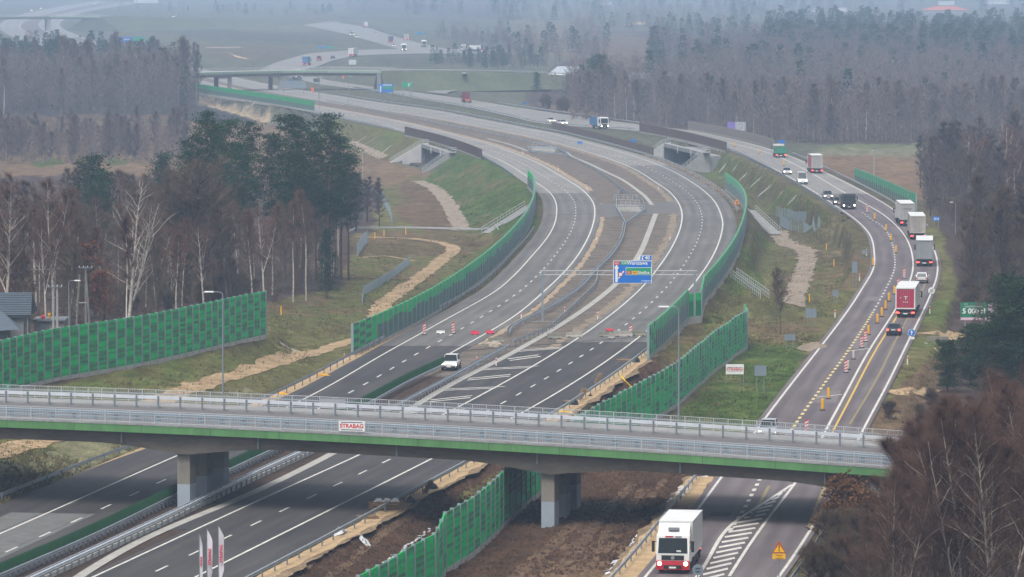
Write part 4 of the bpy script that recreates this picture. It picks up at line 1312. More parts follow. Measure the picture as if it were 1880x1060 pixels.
# wooden brown and grey screens on the twin underpasses
pl_c = lambda k, j, n: 0
BSC = 'screens on the underpass bridges'
pwood = M('screen_post', (.075, .055, .047), .8, .1, 1)
noise_wall(line([(884, 293), (850, 279), (800, 263), (744, 249)], 0, 3), 'dark brown screen on the underpass left of the left carriageway', 2.1, 2.0, pl_c, [brn], pwood, BSC, rowh=1.05, plinth=.25, rib=.005)
noise_wall(line([(1199, 286), (1140, 270), (1090, 256), (1014, 237)], 0, 3), 'long low brown screen between right carriageway and old road', 1.8, 2.5, pl_c, [M('barrier_pale_brown', (.15, .115, .095), .85, .12, .8)], pwood, BSC, rowh=.9, plinth=.1, rib=.005)
noise_wall(line([(1333, 279), (1290, 267), (1240, 255), (1175, 243)], 0, 3), 'brown screen on the underpass of the old road', 2.1, 2.0, pl_c, [M('barrier_red_brown', (.125, .085, .070), .85, .12, .8)], pwood, BSC, rowh=1.05, plinth=.25, rib=.005)
noise_wall(line([(1420, 273), (1370, 259), (1320, 248), (1264, 238)], 0, 3), 'light grey screen on the far side of the old road', 2.1, 2.0, pl_c, [gry], gry, BSC, rowh=1.05, plinth=.25, rib=.005)
# ------------------------------------------------------------------ vehicles
def paintm(name, col, rough=.35): return M('paint_' + name, col, rough, .05, .5, spec=.5)
glass = M('vehicle_glass', (.010, .015, .017), .22, .1, 1, spec=.25)
blackp = M('black_plastic', (.018, .018, .019), .6, .1, 1)
tyre = M('tyre_rubber', (.018, .018, .018), .85, .1, 1)
rimm = M('wheel_rim', (.20, .20, .21), .4, .1, 1, metal=.6)
chas = M('chassis_grey', (.045, .045, .048), .7, .15, 1)
chrome = M('bright_metal', (.45, .46, .48), .3, .1, 1, metal=.8)
plate_m = M('number_plate', (.62, .62, .58), .5, .05, 1)
head_on = glow('headlight_lit', (1.0, .86, .55), 7)
head_off = M('headlight_glass', (.50, .52, .54), .15, .05, 1, spec=.6)
tail_on = glow('tail_light_lit', (1.0, .05, .03), 4)
tail_off = M('tail_light', (.30, .015, .012), .3, .1, 1)
amber = M('amber_lens', (.6, .22, .02), .35, .1, 1)
wheel_mesh = {}
def wheel_me(r, w_):
    k = (r, w_)
    if k not in wheel_mesh:
        mb = MB(); mb.wheel((0, 0, 0), r, w_); wheel_mesh[k] = mb.build('wheel', [tyre, rimm], link=False)
    return wheel_mesh[k]

def place(t, px, py, path, sign, anchor, L, z=.045, shift=0):
    p = at(px, py, z); pn = np.array([tuple(q) for q in path]); i = nearest(pn, p)
    d = path[min(i + 1, len(path) - 1)] - path[max(i - 1, 0)]; d.z = 0; d = d.normalized() * sign
    off = {'front': -L / 2, 'rear': L / 2, 'mid': 0}[anchor]
    t.location = p + d * off; t.rotation_euler = (0, 0, atan2(d.y, d.x) - pi / 2)

def quad(mb, pts): mb.face([Vector(p) for p in pts])

def text_mesh(s, size, m, bold=.0, align='CENTER', ext=.006, sx=1.0):
    cu = bpy.data.curves.new('lettering', 'FONT'); cu.body = s; cu.size = size; cu.align_x = align; cu.align_y = 'CENTER'
    cu.extrude = ext; cu.offset = bold
    o = bpy.data.objects.new('lettering', cu); COL.objects.link(o)
    bpy.context.view_layer.update()
    me = bpy.data.meshes.new_from_object(o.evaluated_get(bpy.context.evaluated_depsgraph_get()))
    bpy.data.objects.remove(o); bpy.data.curves.remove(cu)
    if sx != 1: me.transform(Matrix.Diagonal((sx, 1, 1, 1)))
    me.materials.clear(); me.materials.append(m)
    return me
def lettering(parent, s, size, loc, m, face='front', bold=0.0, align='CENTER', sx=1.0, rot=0.0):
    """letters standing upright; front = read from -Y, rear-of-vehicle likewise"""
    me = text_mesh(s, size, m, bold, align, sx=sx)
    R = Matrix.Rotation(pi / 2, 4, 'X') @ Matrix.Rotation(rot, 4, 'Z')
    if face == 'back': R = Matrix.Rotation(pi, 4, 'Z') @ R
    me.transform(R)
    o = bpy.data.objects.new('lettering', me); COL.objects.link(o); o.parent = parent; o.location = loc
    return o

def cab_parts(t, col, y0, w_=2.48, h=3.0, ln=2.1, lights=True, low=None, deflect=None, zb=.42, visor=False):
    """lorry cab whose nose is at y0 (forward +Y)"""
    body = MB()
    prof = [(y0 - ln, zb + .35), (y0 - .1, zb + .35), (y0, 1.0), (y0, 1.52), (y0 - .28, h - .12), (y0 - .6, h), (y0 - ln, h)]
    body.prism(prof, 'x', -w_ / 2, w_ / 2)
    cab = body.build('cab', col, t)
    mb = MB(); a = w_ / 2 - .13
    quad(mb, [(-a, y0 + .012, 1.55), (a, y0 + .012, 1.55), (a - .05, y0 - .24, h - .28), (-a + .05, y0 - .24, h - .28)])
    mb.build('windscreen', glass, cab)
    for sx in (-1, 1):
        mb = MB(); x = sx * (w_ / 2 + .006)
        quad(mb, [(x, y0 - .35, 1.75), (x, y0 - 1.25, 1.75), (x, y0 - 1.25, h - .5), (x, y0 - .5, h - .5)])
        mb.build('side_window', glass, cab)
        mb = MB(); mb.box((sx * (w_ / 2 + .24), y0 - .12, 2.05), (.22, .14, .82)); mb.bar((sx * w_ / 2, y0 - .2, 2.4), (sx * (w_ / 2 + .2), y0 - .12, 2.4), .05)
        mb.build('mirror', blackp, cab)
    mb = MB(); mb.box((0, y0 + .015, 1.22), (w_ * .68, .05, .36)); mb.build('grille', blackp, cab)
    mb = MB(); mb.prism([(y0 - .5, zb - .12), (y0 + .10, zb - .10), (y0 + .13, zb + .25), (y0 + .10, zb + .56), (y0 - .5, zb + .56)], 'x', -w_ / 2 - .01, w_ / 2 + .01)
    bmp = mb.build('bumper', low or blackp, cab)
    mb = MB(); mb.box((0, y0 + .135, zb + .12), (1.35, .03, .26)); mb.build('air_intake', blackp, bmp)
    mb = MB(); mb.box((0, y0 + .155, zb + .08), (.54, .02, .13)); mb.build('number_plate', plate_m, bmp)
    for sx in (-1, 1):
        mb = MB(); mb.tube([(sx * .98, y0 + .02, zb + .36), (sx * .98, y0 + .15, zb + .36)], [.17, .15], 10)
        mb.build('headlight', head_on if lights else head_off, bmp)
    if visor:
        mb = MB(); mb.box((0, y0 - .12, h - .34), (w_ * .96, .22, .06)); mb.build('sun_visor', glass, cab)
    if deflect:
        mb = MB(); mb.prism([(y0 - .55, h - .01), (y0 - ln + .02, h - .01), (y0 - ln + .02, deflect), (y0 - ln + .45, deflect)], 'x', -w_ / 2 + .06, w_ / 2 - .06)
        mb.build('wind_deflector', col, cab)
    return cab
def wheels(t, ys, r=.5, tr=2.0, w_=.3):
    me = wheel_me(r, w_)
    for y in ys:
        for sx in (-1, 1): mesh_child('wheel', me, t, (sx * tr / 2, y, r))

def box_body(t, y0, y1, z0, z1, side, rear, roof, w_=2.55, frame=None, name='cargo_box', doors=True, tails=True, tail_lit=True):
    mb = MB()
    mb.k = 0
    for sx in (-1, 1): quad(mb, [(sx * w_ / 2, y0, z0), (sx * w_ / 2, y1, z0), (sx * w_ / 2, y1, z1), (sx * w_ / 2, y0, z1)])
    quad(mb, [(-w_ / 2, y1, z0), (w_ / 2, y1, z0), (w_ / 2, y1, z1), (-w_ / 2, y1, z1)])
    quad(mb, [(-w_ / 2, y0, z0), (w_ / 2, y0, z0), (w_ / 2, y1, z0), (-w_ / 2, y1, z0)])
    mb.k = 1; quad(mb, [(-w_ / 2, y0, z0), (w_ / 2, y0, z0), (w_ / 2, y0, z1), (-w_ / 2, y0, z1)])
    mb.k = 2; quad(mb, [(-w_ / 2, y0, z1), (w_ / 2, y0, z1), (w_ / 2, y1, z1), (-w_ / 2, y1, z1)])
    b = mb.build(name, [side, rear, roof], t)
    fr = frame or rear
    mb = MB()
    for sx in (-1, 1): mb.box((sx * (w_ / 2 - .07), y0 - .02, (z0 + z1) / 2), (.15, .09, z1 - z0 + .02))
    mb.box((0, y0 - .021, z1 - .08), (w_ - .3, .09, .16)); mb.box((0, y0 - .021, z0 + .07), (w_ - .3, .09, .14))
    mb.build('rear_frame', fr, b)
    # edge rails along the sides
    mb = MB()
    for sx in (-1, 1):
        mb.box((sx * w_ / 2, (y0 + y1) / 2, z1 - .05), (.03, y1 - y0, .12)); mb.box((sx * w_ / 2, (y0 + y1) / 2, z0 + .06), (.03, y1 - y0, .14))
    mb.build('edge_rail', fr, b)
    if doors:
        mb = MB()
        mb.box((0, y0 - .012, (z0 + z1) / 2), (.03, .03, z1 - z0 - .3))
        for x in (-.55, -.28, .28, .55): mb.bar((x, y0 - .03, z0 + .15), (x, y0 - .03, z1 - .2), .035)
        mb.build('door_bars', M('door_bar', (.16, .16, .16), .5, .1, 1), b)
    mb = MB(); mb.box((0, y0 + .12, .62), (2.4, .14, .22)); u = mb.build('underrun_bar', chas, t)
    if tails:
        for sx in (-1, 1):
            mb = MB(); mb.box((sx * .98, y0 - .0, .68), (.42, .1, .17)); mb.build('tail_light', tail_on if tail_lit else tail_off, u)
        mb = MB(); mb.box((0, y0 + .03, .55), (.55, .04, .15)); mb.build('number_plate', plate_m, u)
    return b

VG = 'vehicles on the roads'
def rigid_truck(label, px, py, path, sign, anchor, cabc, side, rear, roof, low=None, L=9.6, zt=3.75, lights=True, deflect=None, h=3.0, name='box_truck', cat='truck', **kw):
    t = empty(name, (0, 0, 0), 0, label, cat, VG)
    f, r = L / 2, -L / 2
    cab_parts(t, cabc, f, lights=lights, low=low, deflect=deflect, h=h)
    box_body(t, r, f - 2.28, 1.0, zt, side, rear, roof, **kw)
    mb = MB(); mb.box((0, -.4, .78), (.9, L - 1.2, .34)); mb.box((-1.1, .2, .72), (.3, 2.6, .5)); mb.box((1.1, .2, .72), (.3, 2.6, .5)); mb.build('chassis', chas, t)
    wheels(t, [f - 1.35, r + 2.1])
    place(t, px, py, path, sign, anchor, L)
    return t
def semi_truck(label, px, py, path, sign, anchor, cabc, side, rear, roof, L=15.6, zt=4.0, lights=True, frame=None, h=3.5, name='articulated_lorry', low=None, **kw):
    t = empty(name, (0, 0, 0), 0, label, 'lorry', VG)
    f, r = L / 2, -L / 2
    cab_parts(t, cabc, f, lights=lights, low=low, h=h, deflect=3.9)
    tl_ = L - 2.7
    b = box_body(t, r, r + tl_, 1.15, zt, side, rear, roof, frame=frame, **kw)
    mb = MB(); mb.box((0, -.2, .95), (1.0, L - 1.5, .3)); mb.box((0, f - 3, .75), (.9, 4.6, .35)); mb.box((0, r + .35, 1.06), (2.45, .5, .14)); mb.build('chassis', chas, t)
    for sx in (-1, 1):
        mb = MB(); mb.box((sx * 1.2, r + 6.3, .75), (.05, 3.6, .6)); mb.build('side_guard', chas, t)
    wheels(t, [f - 1.4, f - 4.6, r + 1.7, r + 3.0, r + 4.3])
    place(t, px, py, path, sign, anchor, L)
    return t, b

def car(label, px, py, path, sign, anchor, col, kind='sedan', lights='head', name=None, cat='car', z=.045):
    P = dict(sedan=(4.5, 1.76, 1.45, .92), hatch=(4.0, 1.74, 1.50, .94), suv=(4.5, 1.80, 1.66, 1.0), van=(5.4, 2.0, 2.45, 1.15), pickup=(5.2, 1.86, 1.80, 1.10))[kind]
    L, w_, h, belt = P
    t = empty(name or {'sedan': 'sedan_car', 'hatch': 'hatchback_car', 'suv': 'off_road_car', 'van': 'delivery_van', 'pickup': 'off_road_car'}[kind], (0, 0, 0), 0, label, cat, VG)
    f = L / 2; zs = .26
    low = {'sedan': [(-f, .62, .86), (-f + .12, .40, belt), (-f + .9, zs, belt), (-.3, zs, belt), (.75, zs, belt - .02), (f - .35, zs, .80), (f - .05, .30, .70), (f, .38, .58)],
           'hatch': [(-f, .55, .95), (-f + .1, .36, belt), (-.4, zs, belt), (.8, zs, belt - .02), (f - .3, zs, .80), (f - .05, .30, .70), (f, .38, .58)],
           'suv': [(-f, .60, .98), (-f + .1, .42, belt), (-.4, .36, belt), (.9, .36, belt - .02), (f - .25, .36, .90), (f - .04, .36, .82), (f, .44, .7)],
           'pickup': [(-f, .62, 1.1), (-f + .1, .42, belt), (-.4, .36, belt), (1.1, .36, belt - .02), (f - .25, .36, 1.02), (f - .04, .36, .94), (f, .44, .7)],
           'van': [(-f, .40, 1.15), (-f + .05, .36, belt), (.2, .32, belt), (1.35, .32, belt), (f - .3, .32, 1.02), (f - .04, .32, .9), (f, .40, .6)]}[kind]
    mb = MB(); n = 0
    rings = []
    for (y, zb, zt) in low:
        e = 1 - .10 * max(0, (abs(y) - f + .5) / .5)
        a = w_ / 2 * e
        rings.append([(-a * .93, y, zb), (-a, y, (zb + zt) / 2), (-a * .955, y, zt - .03), (-a * .88, y, zt), (a * .88, y, zt), (a * .955, y, zt - .03), (a, y, (zb + zt) / 2), (a * .93, y, zb)])
    for r in rings: mb.v += r
    for k in range(len(rings) - 1):
        for j in range(8):
            a = k * 8 + j; b = k * 8 + (j + 1) % 8
            mb.f.append((a, b, b + 8, a + 8)); mb.m.append(0)
    mb.f.append(tuple(range(8))); mb.m.append(0); o = (len(rings) - 1) * 8; mb.f.append(tuple(o + j for j in range(8))[::-1]); mb.m.append(0)
    body = mb.build('body', col, t, smooth=False)
    G = {'sedan': (-1.75, -1.05, .10, .95), 'hatch': (-1.93, -1.55, .15, .98), 'suv': (-2.15, -1.7, .15, .98), 'van': (-2.66, -2.62, .85, 1.6), 'pickup': (-1.2, -.95, .35, 1.05)}[kind]
    yb0, yt0, yt1, yb1 = G
    wb, wt = w_ / 2 * .92, w_ / 2 * (.74 if kind != 'van' else .84)
    zb = belt - .03
    base = [(-wb, yb0, zb), (wb, yb0, zb), (wb, yb1, zb), (-wb, yb1, zb)]; top = [(-wt, yt0, h - .02), (wt, yt0, h - .02), (wt, yt1, h), (-wt, yt1, h)]
    mb = MB()
    mb.v = base + top
    mb.f = [(4, 5, 6, 7), (0, 1, 5, 4), (1, 2, 6, 5), (2, 3, 7, 6), (3, 0, 4, 7)]; mb.m = [0] * 5
    cabin = mb.build('cabin', col, t)
    def pane(nm, q, g=.10, sh=.012):
        q = [Vector(p) for p in q]; c = sum(q, Vector()) / 4; nrm = (q[1] - q[0]).cross(q[2] - q[0]).normalized()
        if nrm.dot(c - Vector((0, c.y * .0 - .3, h * .6))) < 0: nrm = -nrm
        m2 = MB(); m2.face([p.lerp(c, g) + nrm * sh for p in q]); m2.build(nm, glass, cabin)
    pane('windscreen', [base[3], base[2], top[2], top[3]], .05)
    pane('rear_window', [base[0], base[1], top[1], top[0]], .13)
    if kind == 'van':
        for sx, (i, j) in ((1, (1, 2)), (-1, (0, 3))):
            a, b, c_, d_ = Vector(base[i]), Vector(base[j]), Vector(top[j]), Vector(top[i])
            pane('side_window', [a.lerp(b, .74), a.lerp(b, .97), d_.lerp(c_, .97), d_.lerp(c_, .74)], .12)
    else:
        pane('side_window', [base[1], base[2], top[2], top[1]], .10); pane('side_window', [base[0], base[3], top[3], top[0]], .10)
    for sx in (-1, 1):
        mb = MB(); mb.box((sx * w_ * .36, f - .07, belt * .70), (w_ * .2, .13, .15)); mb.build('headlight', head_on if lights == 'head' else head_off, body)
        mb = MB(); mb.box((sx * w_ * .40, -f + .04, belt * .80 if kind != 'van' else 1.25), (w_ * .15, .12, .2 if kind != 'van' else .45)); mb.build('tail_light', tail_on if lights == 'brake' else tail_off, body)
        mb = MB(); mb.box((sx * (w_ / 2 + .07), yb1 - .15, belt + .08), (.17, .1, .14)); mb.build('mirror', col, body)
    mb = MB(); mb.box((0, f + .005, .42), (w_ * .8, .05, .2)); mb.build('front_grille', blackp, body)
    mb = MB(); mb.box((0, f + .035, .45), (.5, .02, .12)); mb.build('number_plate', plate_m, body)
    mb = MB(); mb.box((0, -f - .005, .45), (w_ * .84, .06, .16)); mb.build('rear_bumper', blackp, body)
    mb = MB(); mb.box((0, -f - .02, .74), (.5, .03, .12)); mb.build('number_plate', plate_m, body)
    r = .32 if kind in ('sedan', 'hatch') else .37
    wheels(t, [f - .85, -f + .8], r, w_ - .2, .22)
    place(t, px, py, path, sign, anchor, L, z)
    return t

wht = paintm('white', (.62, .62, .60)); red = paintm('red', (.40, .012, .022)); blk = paintm('black', (.012, .012, .014)); gry_p = paintm('grey', (.20, .205, .21))
dgr = paintm('dark_grey_blue', (.035, .042, .052)); slv = paintm('silver', (.36, .38, .40)); blu = paintm('blue', (.03, .12, .30)); grn = paintm('green', (.02, .19, .11)); tan_ = M('grey_tarpaulin', (.31, .30, .285), .7, .12, .6)
beige_t = M('beige_tarpaulin', (.36, .33, .29), .7, .15, .6); roofw = M('white_roof', (.60, .60, .585), .6, .08, .6); dred = paintm('dark_red', (.13, .02, .03)); redc = M('red_curtain', (.38, .085, .10), .6, .1, .6); orange = paintm('orange', (.52, .13, .03))
bluec = M('blue_curtain', (.035, .13, .27), .6, .12, .6); crimson = M('crimson_door', (.34, .012, .045), .5, .06, .6)
box_w = M('white_box_panel', (.56, .56, .545), .5, .06, .5)
# nearest box truck
nt_ = rigid_truck('white box truck with red bumper and lit headlights driving out from under the bridge', 1235, 1054, A, -1, 'front', wht, box_w, box_w, roofw, low=red, L=10.0, zt=3.72, deflect=3.6, h=2.95)
cabn = [o for o in nt_.children if o.name.startswith('cab')][0]
mb = MB(); mb.tube([(0, 5.05, 1.22), (0, 5.075, 1.22)], .14, 16); mb.build('round_emblem', chrome, cabn)
for o, (x, z_, w_) in enumerate(((-.4, 2.63, .5), (.28, 2.64, .6))):
    mb = MB(); mb.box((x, 5.0 - .235, z_ + .14), (w_, .03, .10)); mb.build('roof_lettering', red if o else gry_p, cabn)
mb = MB(); mb.box((-.45, 5.0, 1.72), (.34, .02, .12)); mb.build('windscreen_card', roofw, cabn)
bx_ = [o for o in nt_.children if o.name.startswith('cargo_box')][0]
mb = MB()
for k in range(7):
    for sx in (-1, 1): mb.box((sx * 1.277, -4.4 + k * 1.05, 2.36), (.012, .03, 2.5))
mb.build('panel_seams', M('panel_seam', (.36, .36, .35), .6, .1, 1), bx_)
for sx in (-1, 1):
    mb = MB(); mb.box((sx * 1.2, .6, .72), (.05, 3.2, .12)); mb.box((sx * 1.2, .6, .42), (.05, 3.2, .12)); mb.build('side_guard', chas, nt_)
    mb = MB(); mb.box((sx * 1.0, -3.75, .5), (.5, .04, .55)); mb.build('mud_flap', blackp, nt_)
    mb = MB(); mb.box((sx * 1.15, 4.55, .72), (.2, .5, .1)); mb.build('cab_step', chas, cabn)
    mb = MB(); mb.bar((sx * .15, 5.02, 1.58), (sx * .75, 4.95, 1.95), .03); mb.build('wiper', blackp, cabn)
mb = MB(); mb.box((0, 5.0 - .9, 3.3), (.8, .5, .18)); mb.build('roof_lamp_bar', gry_p, cabn)
# car behind the far railing
car('silver white car passing under the right end of the bridge', 1408, 806, A, -1, 'front', slv, 'suv')
# white off-road vehicle on the closed motorway
car('white off road car with lit headlights alone on the unopened motorway', 824, 681, Lo, -1, 'front', wht, 'suv')
# column of waiting lorries
t, b = semi_truck('lorry with crimson rear doors and lit brake lights behind the dark saloon car', 1662, 584, S, 1, 'rear', wht, box_w, crimson, roofw, zt=3.9, frame=box_w, lights=False)
mb = MB()
for k in range(3): mb.box((-.25 + .25 * k, -7.86, 2.05), (.12, .02, .14))
mb.box((-.62, -7.86, 2.6), (.16, .02, .12)); mb.box((.05, -7.86, 2.75), (.5, .02, .10)); mb.box((.05, -7.86, 2.55), (.12, .02, .35))
mb.build('door_marks', box_w, b)
car('dark blue grey saloon car with red tail lights behind the crimson lorry', 1640, 617, S, 1, 'rear', dgr, 'sedan', 'brake')
car('white hatchback seen from behind beside the bend of the old road', 1692, 521, B, 1, 'rear', wht, 'hatch', 'off')
semi_truck('grey tarpaulin lorry, nearest of the three queued lorries in the bend', 1697, 490, B, 1, 'rear', wht, tan_, M('grey_rear_door', (.24, .25, .255), .6, .1, .6), roofw, frame=gry_p, lights=False)
semi_truck('beige dirty tarpaulin lorry, middle one of the three queued lorries in the bend', 1685, 441, B, 1, 'rear', gry_p, beige_t, M('dirty_beige_door', (.33, .305, .265), .7, .2, .7), roofw, frame=beige_t, lights=False)
t, b = semi_truck('pale grey lorry with dark lettering, last of the three queued lorries in the bend', 1666, 416, B, 1, 'rear', wht, box_w, tan_, roofw, frame=tan_, lights=False)
mb = MB(); mb.box((0, -7.86, 3.1), (1.5, .02, .2)); mb.build('door_marks', gry_p, b)
semi_truck('lorry with faded red curtain side and grey rear on the straight before the bend', 1500, 319, S, 1, 'rear', wht, redc, tan_, roofw, frame=tan_, lights=False, L=12.5)
# oncoming
lor = rigid_truck('black lorry with bright headlights coming towards the cones', 1559, 385, A, -1, 'front', blk, gry_p, chas, M('load_soil', (.10, .07, .05), 1, .3, 1), low=blk, L=8.0, zt=2.4, h=2.9)
car('dark car half hidden beside the black lorry', 1540, 377, A, -1, 'front', dgr, 'sedan', 'head')
car('dark estate car with silver bonnet ahead of the white van', 1521, 367, A, -1, 'front', gry_p, 'suv', 'head')
car('white delivery van with lit headlights between two cars on the old road', 1474, 339, A, -1, 'front', wht, 'van', 'head')
car('silver car with lit headlights behind the white van', 1446, 321, A, -1, 'front', slv, 'sedan', 'head')
tip = rigid_truck('green tipper lorry seen from behind beside the light grey screen', 1434, 290, S, 1, 'rear', wht, grn, grn, M('load_soil', (.10, .07, .05), 1, .3, 1), L=8.5, zt=2.6, lights=False, name='tipper_lorry', cat='lorry', doors=False)
rigid_truck('white cabbed lorry with blue body and lit headlights near the brown screens', 1110, 237, A, -1, 'front', wht, bluec, bluec, bluec, L=7.0, zt=3.1, h=3.2)
car('white car nearer to the blue lorry on the old road', 1037, 230, A, -1, 'front', wht, 'hatch', 'head')
car('white car trailing another white car on the old road', 1014, 226, A, -1, 'front', wht, 'sedan', 'head')
# dark red tractor unit
t = empty('tractor_unit', (0, 0, 0), 0, 'dark red tractor unit without trailer beside the far lay by', 'lorry', VG)
cab_parts(t, dred, 3.0, lights=False, h=3.6)
mb = MB(); mb.box((0, -.8, .85), (1.1, 4.4, .35)); mb.box((0, -1.6, 1.1), (1.6, 1.2, .2)); mb.build('chassis', orange, t); wheels(t, [1.6, -1.6]); place(t, 857, 189, A, 1, 'mid', 6)
# far roads
SPc = line([(470, 137), (515, 124), (560, 116), (608, 107), (650, 101.5), (740, 96), (870, 96), (945, 98)], 0, 8)
FH = line([(575, 45), (650, 57), (710, 73), (765, 91)], 0, 8)
semi_truck('far white box lorry seen from the side on the slip road', 648, 103.5, SPc, 1, 'mid', wht, box_w, box_w, roofw, L=15, zt=4.0, lights=False)
semi_truck('far lorry with blue curtain side behind the red van', 563, 120, SPc, 1, 'mid', wht, bluec, bluec, bluec, L=13, zt=3.9, lights=False)
car('far red van on the slip road ahead of the blue lorry', 586, 112, SPc, 1, 'mid', red, 'van', 'off')
car('far dark car on the slip road behind the white box lorry', 611, 108, SPc, 1, 'mid', dgr, 'sedan', 'off')
FG = 'far lorries'
semi_truck('far white fronted lorry facing the viewer on the highway', 742, 94, FH, 1, 'front', wht, box_w, box_w, roofw, L=13, zt=3.6)
semi_truck('far white lorry with pale trailer parked right of the white fronted lorry', 779, 87, FH, 1, 'front', wht, beige_t, beige_t, roofw, L=13, zt=3.7, lights=False)
rigid_truck('far small box lorry behind the white fronted lorry', 747, 74, FH, -1, 'rear', wht, box_w, beige_t, roofw, L=8, zt=3.6, lights=False)
semi_truck('far grey blue lorry seen from behind left of the white fronted lorry', 718, 79, FH, -1, 'rear', wht, gry_p, dgr, gry_p, L=13, zt=3.9, lights=False)
car('far car with bright headlights below the grey blue lorry', 723, 86, FH, 1, 'front', blk, 'sedan', 'head')
rigid_truck('far white and blue lorry with headlights on the upper highway', 646, 66, FH, 1, 'front', wht, bluec, bluec, roofw, L=9, zt=3.5)
car('far car with headlights beside the white and blue lorry', 655, 70, FH, 1, 'front', gry_p, 'suv', 'head')
semi_truck('far lorry with red curtain and white rear at the upper highway', 672, 51, FH, -1, 'rear', wht, redc, box_w, roofw, L=13, zt=4.0, lights=False)
car('far small white car between the red curtain lorry and grey lorry', 690, 60, FH, -1, 'rear', wht, 'hatch', 'off')
car('far silver van left of the red curtain lorry', 618, 43, FH, 1, 'mid', slv, 'van', 'off')
semi_truck('far white lorry with low trailer at the right end of the slip road', 866, 95, SPc, -1, 'mid', wht, box_w, chas, roofw, L=12, zt=3.4, lights=False)
nLoF = line([(40, 28), (100, 15), (180, 2)], 0, 10)
car('far red van with headlights at the upper left bend', 58, 21, nLoF, -1, 'front', red, 'van', 'head')
car('far white car beside the red van at the upper left', 75, 17, nLoF, -1, 'front', wht, 'hatch', 'head')
car('far car with bright orange headlights at the upper left edge', 173, 8, nLoF, -1, 'front', wht, 'van', 'head')
car('far car with headlights right of the orange lit one', 192, 8, nLoF, -1, 'front', gry_p, 'sedan', 'head')
semi_truck('far white lorry half hidden under the distant green edged bridge', 545, 146, line([(530, 141), (560, 148), (600, 151)], 0, 8), 1, 'mid', wht, box_w, box_w, roofw, L=12, zt=3.6, lights=False)
# ------------------------------------------------------------------ underpasses (real openings through the road bank)
port_c = M('portal_concrete', (.25, .245, .235), .85, .14, .4, fine=.08)
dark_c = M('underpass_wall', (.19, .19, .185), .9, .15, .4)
cut_faces = set()
def underpass(j0, j1, label, wl_, wr_, depth=17.0, zf=-5.0, out=1.6):
    a, b = at(*j0, 0), at(*j1, 0)
    e = (b - a); L = e.length; e.normalize()
    n = Vector((-e.y, e.x, 0))
    if n.y < 0: n = -n            # into the bank, away from the viewer
    t = empty('underpass', (a + b) / 2, 0, label, 'underpass')
    def W(u, v, z): p = a + e * u + n * v; p.z = z; return p
    mb = MB(); mb.face([W(0, -out, -1.1), W(L, -out, -1.1), W(L, -out, -.2), W(0, -out, -.2)]); mb.face([W(0, -out, -1.1), W(L, -out, -1.1), W(L, depth, -1.1), W(0, depth, -1.1)])
    mb.face([W(-2, -out - .02, -.2), W(L + 2, -out - .02, -.2), W(L + 2, 0, -.2), W(-2, 0, -.2)]); part(mb, 'deck_beam', port_c, t)
    for u in (0, L):
        mb = MB(); mb.face([W(u, -out, zf - .5), W(u, depth, zf - .5), W(u, depth, -1.05), W(u, -out, -1.05)]); part(mb, 'side_wall', dark_c, t)
    mb = MB(); mb.face([W(-3, -out - 3, zf), W(L, -out - 3, zf), W(L, depth, zf), W(-3, depth, zf)]); part(mb, 'passage_floor', M('passage_soil', (.06, .05, .042), 1, .3, .5), t)
    mb = MB(); mb.face([W(0, depth, zf - .5), W(L, depth, zf - .5), W(L, depth, -1), W(0, depth, -1)]); part(mb, 'far_end', dark_c, t)
    for u in (0.0, L * .38, L * .72):
        mb = MB(); p = W(u, -out - .12, 0); mb.box((p.x, p.y, -.2 - (2.4 if u == 0 else .8)), (.28, .28, 4.8 if u == 0 else 1.6)); part(mb, 'drain_pipe', rail_w, t)
    # left wing wall closing the cut in the bank, its top falling with the slope
    T = [W(0, .2, -.15), W(0, -out, -.25), W(0, -out - wl_, zf + .1)]; Bq = [W(0, .2, zf - .5), W(0, -out, zf - .5), W(0, -out - wl_, zf - .5)]
    mb = MB()
    for i in range(2): mb.face([T[i], T[i + 1], Bq[i + 1], Bq[i]])
    k = e * -.5
    for i in range(2): mb.face([T[i], T[i + 1], T[i + 1] + k + Vector((0, 0, .15)), T[i] + k + Vector((0, 0, .15))])
    part(mb, 'wing_wall', M('wing_concrete', (.42, .41, .39), .85, .14, .4, fine=.08), t)
    for hh in (.6, 1.1):
        mb = MB(); mb.tube([p + Vector((0, 0, hh)) for p in T], .06, 5)
        if hh > 1:
            for k2 in range(0, 9):
                p, d_ = point_at(T, cum(T), cum(T)[-1] * k2 / 8); mb.tube([p, p + Vector((0, 0, hh))], .05, 4)
        part(mb, 'wing_rail', rail_w, t)
    # right sloping wing wall with its two rails
    R_ = [W(L, .2, -.15), W(L, -out, -.4), W(L, -out - wr_, zf)]
    mb = MB()
    mb.sweep(R_, [(-.3, -5.4), (.35, -5.4), (.35, .3), (-.3, .3)], closed=True); part(mb, 'wing_wall', port_c, t)
    for hh in (.75, 1.25):
        mb = MB(); mb.tube([p + Vector((0, 0, hh)) for p in R_], .06, 5)
        if hh > 1:
            for k2 in range(0, 9):
                p, d_ = point_at(R_, cum(R_), cum(R_)[-1] * k2 / 8); mb.tube([p, p + Vector((0, 0, hh))], .05, 4)
        part(mb, 'wing_rail', rail_w, t)
    # open the ground where the passage runs
    poly = [(W(.05, -out - 7, 0).x, W(.05, -out - 7, 0).y), (W(L - 10.5, -out - 7, 0).x, W(L - 10.5, -out - 7, 0).y), (W(L - 10.5, .3, 0).x, W(L - 10.5, .3, 0).y), (W(.05, .3, 0).x, W(.05, .3, 0).y)]
    cx = GN[:, 0]; cy = GN[:, 1]
    m = inside(poly, cx, cy) & (GN[:, 2] > zf + .35)
    return t, m
u1, m1 = underpass((785, 263), (836, 279), 'concrete underpass below the left carriageway with sloping rails beside the green bank', 8.0, 6.5)
